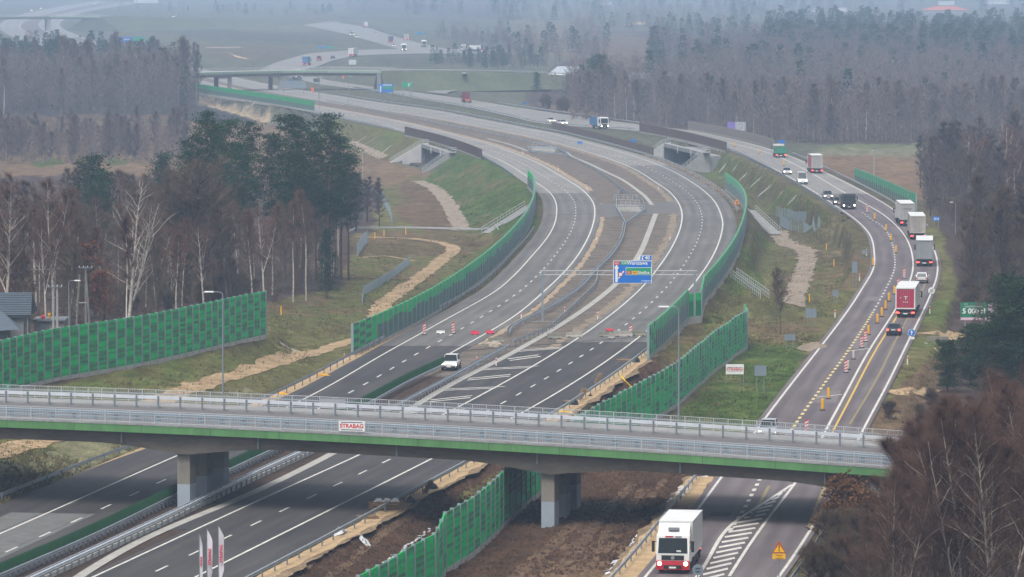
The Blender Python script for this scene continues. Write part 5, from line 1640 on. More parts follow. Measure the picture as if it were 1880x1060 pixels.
u2, m2 = underpass((1230, 262), (1302, 279), 'concrete underpass below the old road between brown screens', 7.0, 5.6)
mm = m1 | m2
bmg = bmesh.new(); bmg.from_mesh(ground_me); bmg.verts.ensure_lookup_table()
bmesh.ops.delete(bmg, geom=[v for v in bmg.verts if mm[v.index]], context='VERTS')
bmg.to_mesh(ground_me); bmg.free()

# ------------------------------------------------------------------ stair gaps in the median
def gap(pts, label, beam, rails3):
    hexa = [at(*p) for p in pts]
    path = resample(hexa + [hexa[0]], 2)
    t = empty('median_well', path[0], 0, label, 'railed well')
    mb = MB(); mb.sweep(path, [(o, z + .5) for o, z in WB2], closed=True); part(mb, 'rail', rail_b, t)
    me = post_me(.1, .1, .8, steel_d)
    for p in resample(hexa + [hexa[0]], 4)[:-1]: mesh_child('post', me, t, p - path[0])
    (x0, y0, x1, y1) = beam
    a, b = at(x0, y0), at(x1, y1); f = Vector((0, 1, 0))
    mb = MB()
    for k, dz in ((0, .45), (10, .3), (20, .2)):
        p0, p1 = a + f * k, b + f * k
        mb.bar(p0 + Vector((0, 0, dz / 2)), p1 + Vector((0, 0, dz / 2)), 1.4, dz)
    part(mb, 'concrete_beam', concrete, t)
    for k in rails3:
        mb = MB(); p0, p1 = a + f * k, b + f * k
        mb.bar(p0 + Vector((0, 0, 1.1)), p1 + Vector((0, 0, 1.1)), .07); mb.bar(p0 + Vector((0, 0, .65)), p1 + Vector((0, 0, .65)), .05)
        for q in range(6):
            c = p0.lerp(p1, q / 5); mb.bar(c, c + Vector((0, 0, 1.1)), .06)
        part(mb, 'handrail', rail_w, t)
gap([(1141, 353), (1132, 368), (1132, 387), (1149, 416), (1184, 391), (1180, 373)], 'railed stair gap in the median of the bend with pale concrete steps', (1136, 388, 1180, 389), (2, 22, 42))
gap([(968, 275), (1025, 276), (1045, 290), (975, 282)], 'far railed gap in the median with a pale beam', (978, 279, 1022, 280), (3, 30))

# ------------------------------------------------------------------ stairs and flumes on the banks
def bank_rail(px, label, w_=1.6, flume=True):
    q0, q1 = on_ground(*px[0]), on_ground(*px[-1]); P = [q0.lerp(q1, k / 12) for k in range(13)]
    t = empty('bank_stairs', P[0], 0, label, 'stairs', 'stairs and drains on the banks')
    if flume:
        mb = MB(); mb.sweep(P, [(-w_ / 2, .02), (-w_ / 2, .22), (w_ / 2, .22), (w_ / 2, .02)]); part(mb, 'steps', port_c, t)
    for sg in (-1, 1):
        Q = offset(P, sg * w_ / 2)
        mb = MB()
        for hh in (.55, 1.1): mb.tube([p + Vector((0, 0, hh + .1)) for p in Q], .045, 5)
        part(mb, 'handrail', rail_w, t)
        me = post_me(.07, .07, 1.2, rail_w)
        for p in resample(Q, 2.4): mesh_child('post', me, t, p - P[0])
bank_rail([(1376, 388), (1395, 405), (1410, 420), (1424, 432)], 'wide concrete stairs with white rails on the bank right of the green wall', 2.2)
bank_rail([(972, 381), (945, 397), (918, 415), (893, 430)], 'concrete stairs with white rails on the bank left of the green wall', 1.8)
bank_rail([(1345, 507), (1372, 525), (1404, 549)], 'white railed steps on the bank below the gantry', 1.2, False)
pale_c = M('drain_concrete', (.30, .285, .25), .9, .15, .6)
def drain(px0, px1, w_=.35):
    P = [on_ground(px0[0] + (px1[0] - px0[0]) * k / 5, px0[1] + (px1[1] - px0[1]) * k / 5) for k in range(6)]
    ribbon('bank_drain', [gp(p, .1) for p in offset(P, -w_)], [gp(p, .1) for p in offset(P, w_)], pale_c, 0)
for q in ((1319, 289, 1292, 316), (1332, 304, 1318, 319), (1352, 306, 1345, 314), (1370, 321, 1357, 332), (1397, 327, 1378, 344), (1415, 342, 1392, 361), (1437, 352, 1429, 361), (1461, 362, 1447, 375), (694, 251, 668, 267), (672, 252, 652, 263), (703, 259, 686, 271), (718, 268, 700, 283), (515, 632, 545, 647), (474, 186, 452, 200)):
    drain(q[:2], q[2:])

# ------------------------------------------------------------------ poles, lamps
lamp_m = M('lamp_post_steel', (.20, .23, .25), .5, .08, 1, metal=.2)
def lamp(p, h, label, arm=-1.4, name='street_lamp', group=None, head=True, r=.065):
    t = empty(name, p, 0, label, 'street lamp', group)
    mb = MB(); mb.tube([(0, 0, 0), (0, 0, h * .55), (0, 0, h)], [r * 1.3, r, r * .75], 8); mb.build('pole', lamp_m, t)
    mb = MB(); mb.tube([(0, 0, h - .02), (arm * .15, 0, h + .12), (arm * .55, 0, h + .16)], r * .5, 6); mb.build('arm', lamp_m, t)
    mb = MB(); mb.box((arm * .8, 0, h + .16), (abs(arm) * .6, .3, .11), None, (.8, .7)); mb.build('lamp_head', M('lamp_head_white', (.55, .56, .56), .4, .05, 1), t)
    return t
for px, py, lab in ((409, 538, 'tall street lamp on the bridge walkway in front of the left green barrier'), (1245, 565, 'tall street lamp on the bridge walkway in front of the lawn')):
    best = min(np.arange(S0, S1, .1), key=lambda s: abs(proj(bp(s, 18.3, .76))[0] - px))
    p = bp(best, 18.3, .76); s_ = F / p.y
    lamp(p, (proj(p)[1] - py) / s_, lab, -1.5 if px < 1000 else -1.6)
p = on_ground(1375, 470); p = on_ground(1754, 432)
lamp(p, 5.6, 'thin street lamp on the edge of the dark wood by the blue lane sign', -.9)
p = at(127, 640, 3.0); lamp(p, 7.4, 'street lamp with slanting white head beside the twin power pole', 1.2)
wood = M('pole_wood', (.15, .145, .13), .9, .2, 1.5); conc_p = M('pole_concrete', (.28, .275, .26), .85, .12, 1)
def pole(p, h, label, arms=1, twin=False, name='power_pole', m=None, arm_w=1.6):
    t = empty(name, p, 0, label, 'power pole')
    for x in ((-.22, .22) if twin else (0,)):
        mb = MB(); mb.tube([(x, 0, 0), (x, 0, h)], [.17, .11], 7); mb.build('pole', m or conc_p, t)
    for k in range(arms):
        mb = MB(); z = h - .15 - k * .9; mb.box((0, -.16, z), (arm_w, .09, .09)); c = mb.build('crossarm', steel_d, t)
        for x in (-.45, -.15, .15, .45):
            mb = MB(); mb.tube([(x * arm_w, -.16, z + .04), (x * arm_w, -.16, z + .24)], [.05, .04], 6); mb.build('insulator', M('insulator', (.55, .55, .52), .3, .05, 1), c)
    return t
pole(at(102, 640, 3.0), 7.0, 'twin power pole with one white crossarm beside the garage', 1, True)
pole(at(158, 620, 2.7), 8.2, 'wooden power pole with slanting stays in front of the rust leaved oak', 1, m=wood)
st_ = empty('stayed_pole', at(154, 625, 2.8), 0, 'pair of leaning wooden pole legs with a crossbar among the birches', 'pole')
mb = MB(); mb.tube([(-.95, 0, 0), (-.45, 0, 7.5)], .12, 6); mb.tube([(.75, 0, 0), (.3, 0, 7.5)], .12, 6); mb.build('legs', wood, st_)
mb = MB(); mb.box((-.05, 0, 4.3), (1.3, .1, .1)); mb.build('crossbar', conc_p, st_)
pole(on_ground(666, 334), 7.6, 'grey pole standing on the meadow left of the underpass', 0, name='grey_pole')
pole(on_ground(1605, 334), 7.2, 'grey pole on the reddish field behind the far green barrier', 1, name='grey_pole', arm_w=.8)
pole(at(1777, 72, 0), 10, 'far mast with white antennas above the far wood', 1, name='radio_mast', arm_w=.8)
for x, b_, h in ((443, 112, 9), (553, 150, 8), (640, 192, 9), (587, 198, 7), (585, 187, 8), (493, 168, 8), (698, 82, 9), (752, 192, 7)):
    lamp(at(x, b_, 0), h, {443: 'far lamp post left of the slip road', 553: 'far lamp post under the distant bridge', 640: 'dark far post in the median by the orange marker', 587: 'lower far post at the end of the far green barrier', 585: 'thin far post between both carriageways by the far barrier', 493: 'far post standing in front of the distant bridge span', 698: 'far dark post left of the grey blue lorry', 752: 'far post beside the green direction sign'}[x], .8, 'lamp_post', None)
# power line
wires = empty('power_line', at(0, 493, 4), 0, 'thin power line running in from the left edge to the pole', 'cable')
a_ = at_depth(-60, 494, 640); b_ = at_depth(158, 492, 640); mb = MB()
for k in range(2): mb.tube([a_ + Vector((0, k * .6, 0)), a_.lerp(b_, .5) + Vector((0, k * .6, -.25)), b_ + Vector((0, k * .6, 0))], .025, 4)
part(mb, 'wire', steel, wires)

# ------------------------------------------------------------------ signs
sgn_back = M('sign_back_grey', (.17, .205, .235), .6, .08, 1, metal=.1); sgn_w = M('sign_white', (.66, .66, .64), .5, .05, 1); sgn_b = M('sign_blue', (.002, .13, .50), .5, .05, 1); sgn_g = M('sign_green', (.0, .26, .12), .5, .05, 1)
sgn_r = M('sign_red', (.45, .02, .03), .5, .05, 1); sgn_y = M('sign_yellow', (.75, .40, .01), .5, .05, 1); sgn_k = M('sign_black', (.015, .015, .015), .6, .05, 1); navy = M('logo_navy', (.02, .03, .09), .6, .05, 1); logo_r = M('logo_red', (.50, .02, .04), .6, .05, 1)
def board(t, x, z, w_, h, m, y=0.0, th=.04, name='panel', back=None):
    mb = MB(); mb.box((x, y, z), (w_, th, h)); mb.m = [0, 0, 0, 0, 1, 0] if back else mb.m
    o = mb.build(name, [m, back] if back else m, t); return o
def sign_at(p, label, cat='sign', group=None, name='road_sign', rz=0.0):
    return empty(name, p, rz, label, cat, group)
def legs(t, xs, h, r=.045, m=None):
    for x in xs:
        mb = MB(); mb.tube([(x, .06, 0), (x, .06, h)], r, 6); mb.build('leg', m or lamp_m, t)
def strabag(t, w_, z, y=-.03, h=None, x=0):
    """red lettering between two dark bars"""
    h = h or w_ * .30
    lettering(t, 'STRABAG', w_ * .215, (x, y, z), logo_r, bold=.012)
    for s_ in (-1, 1): board(t, x, z + s_ * h * .36, w_ * .84, h * .07, navy, y + .012, .02, 'bar')
# gantry over the right carriageway
gp0 = at(996, 592); gt = sign_at(gp0, 'grey sign gantry spanning the motorway with a large blue direction sign', 'sign gantry', name='sign_gantry')
s_ = F / gp0.y; GWID = (1276 - 996) / s_; GH = (592 - 500) / s_
for x in (0, GWID):
    mb = MB(); mb.box((x, 0, GH / 2), (.26, .24, GH)); mb.build('gantry_post', lamp_m, gt)
mb = MB(); mb.box((0, 0, .04), (4.6, 1.4, .16)); mb.build('base_plate', concrete_d, gt)
mb = MB()
for z in (GH - .28, GH + .22): mb.box((GWID / 2, 0, z), (GWID + .6, .22, .10))
for k in range(14): mb.bar((GWID * k / 13, 0, GH - .28), (GWID * min(1, (k + .5) / 13), 0, GH + .22), .05)
mb.build('gantry_beam', M('gantry_white_steel', (.42, .44, .45), .5, .08, 1, metal=.1), gt)
def P_(px, py): return ((px - 996) / s_, (592 - py) / s_)
x0, z1 = P_(1126, 478); x1, z0 = P_(1197, 520)
bsn = board(gt, (x0 + x1) / 2, (z0 + z1) / 2, x1 - x0, z1 - z0, sgn_w, -.30, .06, 'direction_sign', sgn_back)
board(bsn, (x0 + x1) / 2, (z0 + z1) / 2, x1 - x0 - .16, z1 - z0 - .16, sgn_b, -.34, .03, 'blue_face')
tx0, tz1 = P_(1171, 468); tx1, tz0 = P_(1197, 477.6)
tb = board(gt, (tx0 + tx1) / 2, (tz0 + tz1) / 2, tx1 - tx0, tz1 - tz0, sgn_w, -.30, .06, 'exit_tab', sgn_back)
board(tb, (tx0 + tx1) / 2, (tz0 + tz1) / 2, tx1 - tx0 - .1, tz1 - tz0 - .1, sgn_b, -.34, .03, 'blue_face')
def ln(px, py): a, b = P_(px, py); return (a, -.372, b)
lettering(tb, '40', .62, ln(1188.5, 472.9), sgn_w, bold=.015)
lettering(tb, '↗', .5, ln(1179, 473), sgn_w) if False else None
mb = MB(); q = ln(1177, 472.8); mb.prism([(q[0] - .45, q[2] - .28), (q[0] - .12, q[2] - .28), (q[0] - .05, q[2] + .28), (q[0] - .3, q[2] + .28)], 'y', -.375, -.365); mb.prism([(q[0] + .1, q[2] - .28), (q[0] + .32, q[2] - .28), (q[0] + .2, q[2] + .05), (q[0] + .5, q[2] + .28), (q[0] + .1, q[2] + .2)], 'y', -.375, -.365); mb.build('junction_symbol', sgn_w, tb)
lettering(bsn, 'Warszawa', .62, ln(1170, 482.6), sgn_w, bold=.012)
q = ln(1132.5, 482.5); board(bsn, q[0], q[2], .72, .5, sgn_r, -.36, .02, 'red_shield'); lettering(bsn, 'A2', .42, (q[0], -.376, q[2]), sgn_w)
q = ln(1146, 482.5); board(bsn, q[0], q[2], .9, .5, sgn_g, -.36, .02, 'green_shield'); lettering(bsn, 'E30', .42, (q[0], -.376, q[2]), sgn_w)
gx0, gz1 = P_(1149, 490.5); gx1, gz0 = P_(1196, 504.5)
board(bsn, (gx0 + gx1) / 2, (gz0 + gz1) / 2, gx1 - gx0, gz1 - gz0, sgn_w, -.36, .02, 'inset_border'); board(bsn, (gx0 + gx1) / 2, (gz0 + gz1) / 2, gx1 - gx0 - .1, gz1 - gz0 - .1, sgn_g, -.374, .01, 'green_inset')
lettering(bsn, 'Siedlce', .52, (ln(1182, 0)[0], -.386, ln(0, 500)[2]), sgn_w, bold=.01)
q = ln(1154.5, 500); board(bsn, q[0], q[2], .6, .42, sgn_r, -.384, .01, 'red_shield'); lettering(bsn, '92', .34, (q[0], -.396, q[2]), sgn_w)
q = ln(1165.5, 500); board(bsn, q[0], q[2], .75, .42, sgn_y, -.384, .01, 'yellow_shield'); lettering(bsn, '803', .34, (q[0], -.396, q[2]), sgn_k)
mb = MB(); q = ln(1132, 503)
mb.prism([(q[0] - .16, q[2] - 1.0), (q[0] + .16, q[2] - 1.0), (q[0] + .16, q[2] + .75), (q[0] + .34, q[2] + .75), (q[0], q[2] + 1.25), (q[0] - .34, q[2] + .75), (q[0] - .16, q[2] + .75)], 'y', -.38, -.36)
mb.prism([(q[0] + .16, q[2] - .55), (q[0] + .30, q[2] - .55), (q[0] + 1.0, q[2] + .35), (q[0] + .86, q[2] + .46)], 'y', -.38, -.36)
mb.build('arrow', sgn_w, bsn)
mb = MB(); mb.tube([(q[0] + .5, -.40, q[2] - .02), (q[0] + .5, -.38, q[2] - .02)], .3, 16); mb.build('ring_sign', sgn_r, bsn); mb = MB(); mb.tube([(q[0] + .5, -.41, q[2] - .02), (q[0] + .5, -.39, q[2] - .02)], .21, 16); mb.build('ring_face', sgn_w, bsn)
q = ln(1187, 517); board(bsn, q[0], q[2], 1.25, .36, sgn_w, -.36, .02, 'plate_border'); board(bsn, q[0], q[2], 1.17, .28, sgn_b, -.374, .01, 'plate'); lettering(bsn, '1500 m', .26, (q[0], -.386, q[2]), sgn_w)

# white company board on two legs
p = at(1349, 705, -.8); p = on_ground(1349, 706); s2 = F / p.y
t = sign_at(p, 'white company board with red lettering and dark bars on two thin legs on the lawn', name='company_board', cat='signboard')
zc = (706 - 678) / s2; board(t, 0, zc, 33 / s2, 18.5 / s2, sgn_w, 0, .05); strabag(t, 33 / s2 * .98, zc); legs(t, (-.95, .95), zc)
# banners on the bridge railings
def banner(px, v, w_, h, label, dz=.72, text=True, m=None):
    best = min(np.arange(S0, S1, .05), key=lambda s: abs(proj(bp(s, v, .76))[0] - px))
    p = bp(best, v, .76); t = empty('railing_banner', p, atan2(U.y, U.x), label, 'banner')
    mb = MB(); mb.box((0, 0, dz), (w_, .03, h)); o = mb.build('cloth', m or sgn_w, t)
    if text: strabag(t, w_ * .98, dz, -.025, h)
    return t
banner(645.5, .02, 2.25, .86, 'white company banner with red lettering on the near bridge railing', .62)
banner(611, 18.9, 2.3, .8, 'faded blank banner seen from behind on the far bridge railing', .55, False, M('faded_banner', (.42, .40, .41), .8, .12, 2))
# banner flags
def flag(px, top, label, base=1092, w_=.5):
    p = at(px, base); s2 = F / p.y; h = (base - top) / s2
    t = empty('banner_flag', p, .15, label, 'flag', 'banner flags at the lower edge')
    mb = MB(); mb.tube([(0, 0, 0), (0, 0, h)], [.05, .02], 6); mb.build('pole', steel_d, t)
    mb = MB(); mb.box((0, 0, .06), (.9, .9, .12)); mb.build('foot', concrete, t)
    n = 18; f0 = h - 3.9
    V2 = []
    mb = MB()
    L_ = []
    for k in range(n + 1):
        u = k / n; z = h - .12 - u * 3.75
        wv = w_ * (min(1, .35 + u * 5) if u < .2 else 1) * (1 if u < .82 else 1 - (u - .82) * 3.2)
        L_.append(((.04, 0, z), (.04 + max(.05, wv), .12 * sin(u * 5 + px), z - .22 * (1 if u < .2 else .5))))
    for k in range(n): mb.face([L_[k][0], L_[k + 1][0], L_[k + 1][1], L_[k][1]])
    for k in range(n): mb.face([Vector(q) + Vector((0, .02, 0)) for q in (L_[k][1], L_[k + 1][1], L_[k + 1][0], L_[k][0])])
    mb.build('cloth', M('flag_cloth', (.55, .52, .56), .8, .08, 1), t)
    lettering(t, 'STRABAG', w_ * .78, (.05 + w_ * .42, -.15, h - 2.1), logo_r, rot=pi / 2, bold=.012)
    return t
flag(366, 976, 'leftmost narrow white banner flag with red upright lettering at the lower edge', w_=.2)
flag(380, 968, 'middle white banner flag with red upright lettering at the lower edge', w_=.36)
flag(401, 962, 'rightmost white banner flag with red upright lettering at the lower edge', w_=.38)
# round blue arrow sign, speed sign, lane sign
def round_sign(px, base, cy, r_px, face, label, back=False, plate=None, arrow=False, digits=None):
    p = on_ground(px, base); s2 = F / p.y; zc = (base - cy) / s2; r = r_px / s2
    t = sign_at(p, label); legs(t, (0,), zc + r * .7, .05)
    mb = MB(); mb.tube([(0, -.03, zc), (0, .03, zc)], r, 28); d = mb.build('disc', sgn_back if back else sgn_w, t)
    if not back:
        mb = MB(); mb.tube([(0, -.045, zc), (0, -.032, zc)], r * .92, 28); mb.build('face', face, d)
    if arrow:
        mb = MB(); mb.prism([(-r * .12, zc - r * .6), (r * .12, zc - r * .6), (r * .12, zc + r * .1), (r * .45, zc), (0, zc + r * .68), (-r * .45, zc), (-r * .12, zc + r * .1)], 'y', -.06, -.045); mb.build('arrow', sgn_w, d)
    if digits: lettering(d, digits, r * .95, (0, -.05, zc), sgn_k); 
    if plate: board(t, 0, zc - r * 1.45, r * 1.6, r * .62, sgn_w, 0, .04, 'plate')
    return t
round_sign(1673.5, 632, 611, 6.8, sgn_b, 'round blue sign with white upward arrow and white plate by the old road', plate=True, arrow=True)
t = round_sign(1710, 562, 534, 6.2, sgn_w, 'round white sign struck through, right of the old road near the wood', digits='50')
mb = MB(); r = 6.2 / (F / t.location.y); z_ = (562 - 534) / (F / t.location.y); mb.bar((-r * .6, -.065, z_ - r * .75), (r * .6, -.065, z_ + r * .75), r * .12, .02); mb.build('bar', sgn_k, t)
t = round_sign(1281, 1082, 1046, 10.2, sgn_w, 'grey back of a round sign on a post in front of the box truck', back=True)
mb = MB(); zz_ = (1082 - 1046) / (F / t.location.y)
for k in (-.12, .12): mb.box((0, -.05, zz_ + k), (.36, .04, .05))
mb.build('clamp', chas, t)
# yellow warning sign at the lower right
p = on_ground(1430, 1085); s2 = F / p.y; t = sign_at(p, 'yellow triangular warning sign with exclamation mark above a yellow plate at the lower right')
legs(t, (0,), 2.4, .045); zt_, zb_ = (1085 - 994) / s2, (1085 - 1015) / s2; hw = 12.4 / s2
mb = MB(); mb.prism([(-hw, zb_), (hw, zb_), (hw * .12, zt_), (-hw * .12, zt_)], 'y', -.03, .03); d = mb.build('triangle', M('sign_rust_red', (.42, .05, .01), .5, .1, 1), t)
mb = MB(); mb.prism([(-hw * .83, zb_ + .07), (hw * .83, zb_ + .07), (0, zt_ - .14)], 'y', -.045, -.032); mb.build('face', sgn_y, d)
mb = MB(); mb.box((0, -.055, zb_ + .47), (.07, .02, .34)); mb.box((0, -.055, zb_ + .2), (.08, .02, .08)); mb.build('exclamation_mark', sgn_k, d)
o = board(t, 0, (1085 - 1021) / s2, hw * 1.94, 10 / s2, sgn_y, 0, .05, 'plate'); lettering(o, 'Miejsce', .17, (0, -.03, (1085 - 1019) / s2), sgn_k); lettering(o, 'wypadków', .15, (0, -.03, (1085 - 1024) / s2), sgn_k)
# orange warning triangle by the far barrier
p = at(1353, 405); s2 = F / p.y; t = sign_at(p, 'orange triangular warning sign in front of the curved green wall'); legs(t, (0,), 3.0, .05); zb_ = (405 - 375) / s2; hw = 5.2 / s2
mb = MB(); mb.prism([(-hw, zb_), (hw, zb_), (0, zb_ + hw * 1.9)], 'y', -.03, .03); d = mb.build('triangle', M('sign_orange', (.75, .23, .01), .5, .05, 1), t)
mb = MB(); mb.box((0, -.05, zb_ + hw * .7), (hw * .35, .03, hw * .7)); mb.build('symbol', sgn_k, d)
# blue lane sign
p = on_ground(1719, 420); s2 = F / p.y; t = sign_at(p, 'small blue lane sign with white arrows at the edge of the dark wood'); board(t, 0, (420 - 402) / s2, 13 / s2, 8 / s2, sgn_b, 0, .05); legs(t, (-.4, .4), (420 - 402) / s2)
for k in range(4):
    mb = MB(); mb.box((-.36 + .24 * k, -.035, (420 - 402) / s2), (.1, .02, .42)); mb.build('arrow', sgn_w, t)
# sign backs on the lawn
for px, bs, cy, w_, h, l in ((1396, 722, 680.5, 22, 19, 'large blank grey sign back on two legs on the lawn beside the company board'), (1450, 640, 619.5, 20, 11, 'wide low grey sign back by the sand heap'), (1489, 597, 575, 20, 17, 'blank grey sign back on the brownish slope beside the old road'), (1534, 556, 538.5, 11, 12, 'small grey sign back on the slope beside the old road'), (1569, 530, 491, 9.5, 21, 'tall narrow blue grey sign back near the bend of the old road'), (1587, 474, 463, 9, 8, 'small blue grey sign back at the inner side of the bend')):
    p = on_ground(px, bs); s2 = F / p.y; t = sign_at(p, l); zc = (bs - cy) / s2; board(t, 0, zc, w_ / s2, h / s2, sgn_back, -.05, .05); legs(t, (-w_ / s2 * .3, w_ / s2 * .3), zc)
    for k in (-.25, .25):
        mb = MB(); mb.box((0, .0, zc + k * h / s2), (w_ / s2 * .96, .05, .06)); mb.build('stiffener', lamp_m, t)
# billboards
def billboard(x0, y0, x1, y1, base, mats, label, z=None, wn='billboard'):
    p = on_ground((x0 + x1) / 2, base); s2 = F / p.y; t = sign_at(p, label, 'billboard', name=wn)
    w_, h = (x1 - x0) / s2, (y1 - y0) / s2; zc = (base - (y0 + y1) / 2) / s2
    board(t, 0, zc, w_, h, mats, 0, .12); legs(t, (-w_ * .32, w_ * .32), zc, .1)
    return t, w_, h, zc
t, w_, h, zc = billboard(1763, 555, 1812, 588, 615, M('billboard_green', (.012, .15, .075), .6, .05, 1), 'green billboard with large white price lettering above the pines')
lettering(t, '5 000 zł', h * .40, (-.0, -.075, zc + .0), sgn_w, bold=.025); lettering(t, 'WYPOŻYCZALNIA', h * .12, (0, -.075, zc + h * .26), sgn_w); lettering(t, 'bank', h * .10, (-w_ * .3, -.075, zc + h * .41), sgn_w)
board(t, 0, zc - h * .42, w_ * .98, h * .15, M('billboard_pink', (.55, .38, .46), .6, .1, 3), -.075, .02, 'strip')
t, w_, h, zc = billboard(1814, 557, 1842, 590, 615, M('billboard_pale', (.45, .36, .40), .6, .5, 6), 'pale pink printed billboard half behind the pines, right of the green one')
billboard(1335, 224, 1351, 238, 249, M('billboard_purple', (.20, .13, .42), .6, .3, 2), 'purple billboard behind the light grey screen')
billboard(1350, 224, 1369, 241, 250, M('billboard_grey', (.33, .33, .36), .6, .7, 3), 'grey and white billboard right of the purple one')
# far signs
def far_sign(px, base, x0, y0, x1, y1, m, label, lt=()):
    p = on_ground(px, base); s2 = F / p.y; t = sign_at(p, label, group=None); w_, h = (x1 - x0) / s2, (y1 - y0) / s2; zc = (base - (y0 + y1) / 2) / s2; xc = ((x0 + x1) / 2 - px) / s2
    board(t, xc, zc, w_, h, m, 0, .1); legs(t, (xc - w_ * .4, xc + w_ * .4), zc, .12)
    for (a, b, c, d, mm_) in lt: board(t, xc + a * w_, zc + b * h, c * w_, d * h, mm_, -.09, .05, 'inset')
    return t
far_sign(708, 176, 695, 154, 722, 170, sgn_b, 'far blue direction sign with green inset in front of the distant bridge', ((.12, .02, .7, .3, sgn_g), (-.36, -.1, .08, .7, sgn_w), (.1, .34, .6, .1, sgn_w)))
far_sign(748, 188, 738, 151, 757, 160.5, sgn_g, 'far green direction sign right of the blue one', ((.15, -.05, .1, .6, sgn_w), (.25, .1, .25, .12, sgn_w)))
far_sign(539, 172, 516, 149, 562, 162, sgn_back, 'far large grey sign back below the distant bridge')
far_sign(580, 156, 575.5, 144, 587, 151, chas, 'far dark sign back right of the large grey one')
far_sign(709, 152, 698, 132.5, 720, 139.5, chas, 'far dark sign on the embankment beside the distant bridge end')
far_sign(647, 126, 640.5, 110, 654, 119, M('far_white_board', (.45, .47, .47), .6, .05, 1), 'far blank white board below the slip road')
far_sign(240, 92, 213, 68, 267, 77, sgn_b, 'far wide blue and green overhead sign at the upper left', ((.28, 0, .42, .9, sgn_g), (-.2, 0, .4, .12, sgn_w)))
far_sign(597, 95, 582, 85, 613, 89.5, M('far_blue_green', (.02, .16, .30), .6, .05, 1), 'far blue sign left of the white box lorry on the slip road', ((.3, 0, .35, .8, sgn_g),))
far_sign(772, 72, 764, 59, 781, 64, M('far_blue_green'), 'far blue sign above the white fronted lorry')
far_sign(1064, 268, 1060, 260, 1069, 264, sgn_b, 'small blue plate in the right carriageway bend nearer the brown screen')
far_sign(1162, 262, 1157, 256.5, 1168, 261, sgn_b, 'small blue plate in front of the low brown screen')
far_sign(963, 197, 960, 188, 966, 191.5, sgn_b, 'tiny blue plate on the verge of the old road far away')
far_sign(1434, 276, 1428, 258, 1441, 263, sgn_b, 'blue plate at the right end of the light grey screen')
far_sign(533, 164, 530, 146, 536, 152, M('far_blue_green'), 'tiny blue plate under the distant bridge')

# ------------------------------------------------------------------ delineators, cones, blocks
yel = M('delineator_yellow', (.72, .36, .008), .6, .08, 1); rub = M('rubber_foot', (.03, .03, .03), .9, .1, 1); rw_w = M('delineator_white', (.62, .60, .58), .6, .06, 1); rw_r = M('delineator_red', (.50, .03, .03), .6, .06, 1); wornw = M('worn_white', (.48, .45, .38), .7, .1, 1)
proto = {}
def delineator(kind):
    t = empty('lane_delineator', (0, 0, 0))
    mb = MB(); mb.box((0, 0, .05), (.62, .42, .1), None, (.8, .8)); mb.build('foot', rub, t)
    if kind == 'yellow':
        mb = MB(); mb.tube([(0, 0, .1), (0, 0, .25), (0, 0, 1.12), (0, 0, 1.2)], [.10, .15, .15, .10], 10); mb.build('body', yel, t)
    elif kind == 'white':
        mb = MB(); mb.tube([(0, 0, .1), (0, 0, .25), (0, 0, 1.0), (0, 0, 1.08)], [.10, .14, .14, .10], 10); mb.build('body', wornw, t)
    else:
        mb = MB(); mb.box((0, 0, .72), (.34, .07, 1.2)); b = mb.build('board', rw_w, t)
        mb = MB()
        for k in range(4):
            z = .2 + k * .32
            for y0_, y1_ in ((-.045, -.036), (.036, .045)): mb.prism([(-.165, z), (.165, z + .16), (.165, z + .32), (-.165, z + .16)], 'y', y0_, y1_)
        mb.build('stripes', rw_r, b)
    return t
DG = {'yellow': 'yellow lane delineators along the old road', 'rw': 'red and white delineator boards', 'white': 'worn white delineators'}
for kd, lst in (('yellow', [(1510, 754), (1521, 733), (1594.5, 615), (1611, 594), (1619, 582), (1626, 569), (1632, 554), (1642, 541), (1603, 489), (1645, 465), (1636, 443), (1627, 425), (1606, 404), (1439, 305), (1393, 283), (1349, 270)]), ('rw', [(1481, 797), (1553, 684.5), (1582, 639), (1589, 628), (1649, 530), (1660, 511), (1592, 391), (779, 615), (832, 613), (1158, 618)]), ('white', [(1567, 660), (1557, 679)])):
    lst_ = lst
    for i, (x, y) in enumerate(lst_):
        if kd not in proto: proto[kd] = delineator(kd); t = proto[kd]
        else: t = copy_tree(proto[kd])
        t.location = at(x, y, .04); t.rotation_euler = (0, 0, (x * 7 % 5) * .12 - .25)
        if kd == 'yellow': lb = f'{ORD[i]} yellow lane delineator counted from the bridge up the old road'
        elif kd == 'white': lb = ('worn white delineator by the white cross line on the old road', 'faded yellowish delineator right behind a red and white board')[i]
        elif x > 1200: lb = f'{ORD[i]} red and white delineator board counted from the bridge up the old road'
        else: lb = {779: 'red and white board on the left shoulder of the closed carriageway', 832: 'red and white board beside the white barrier block', 1158: 'red and white board among the concrete blocks on the right carriageway'}[x]
        tag(t, lb, 'delineator', DG[kd])
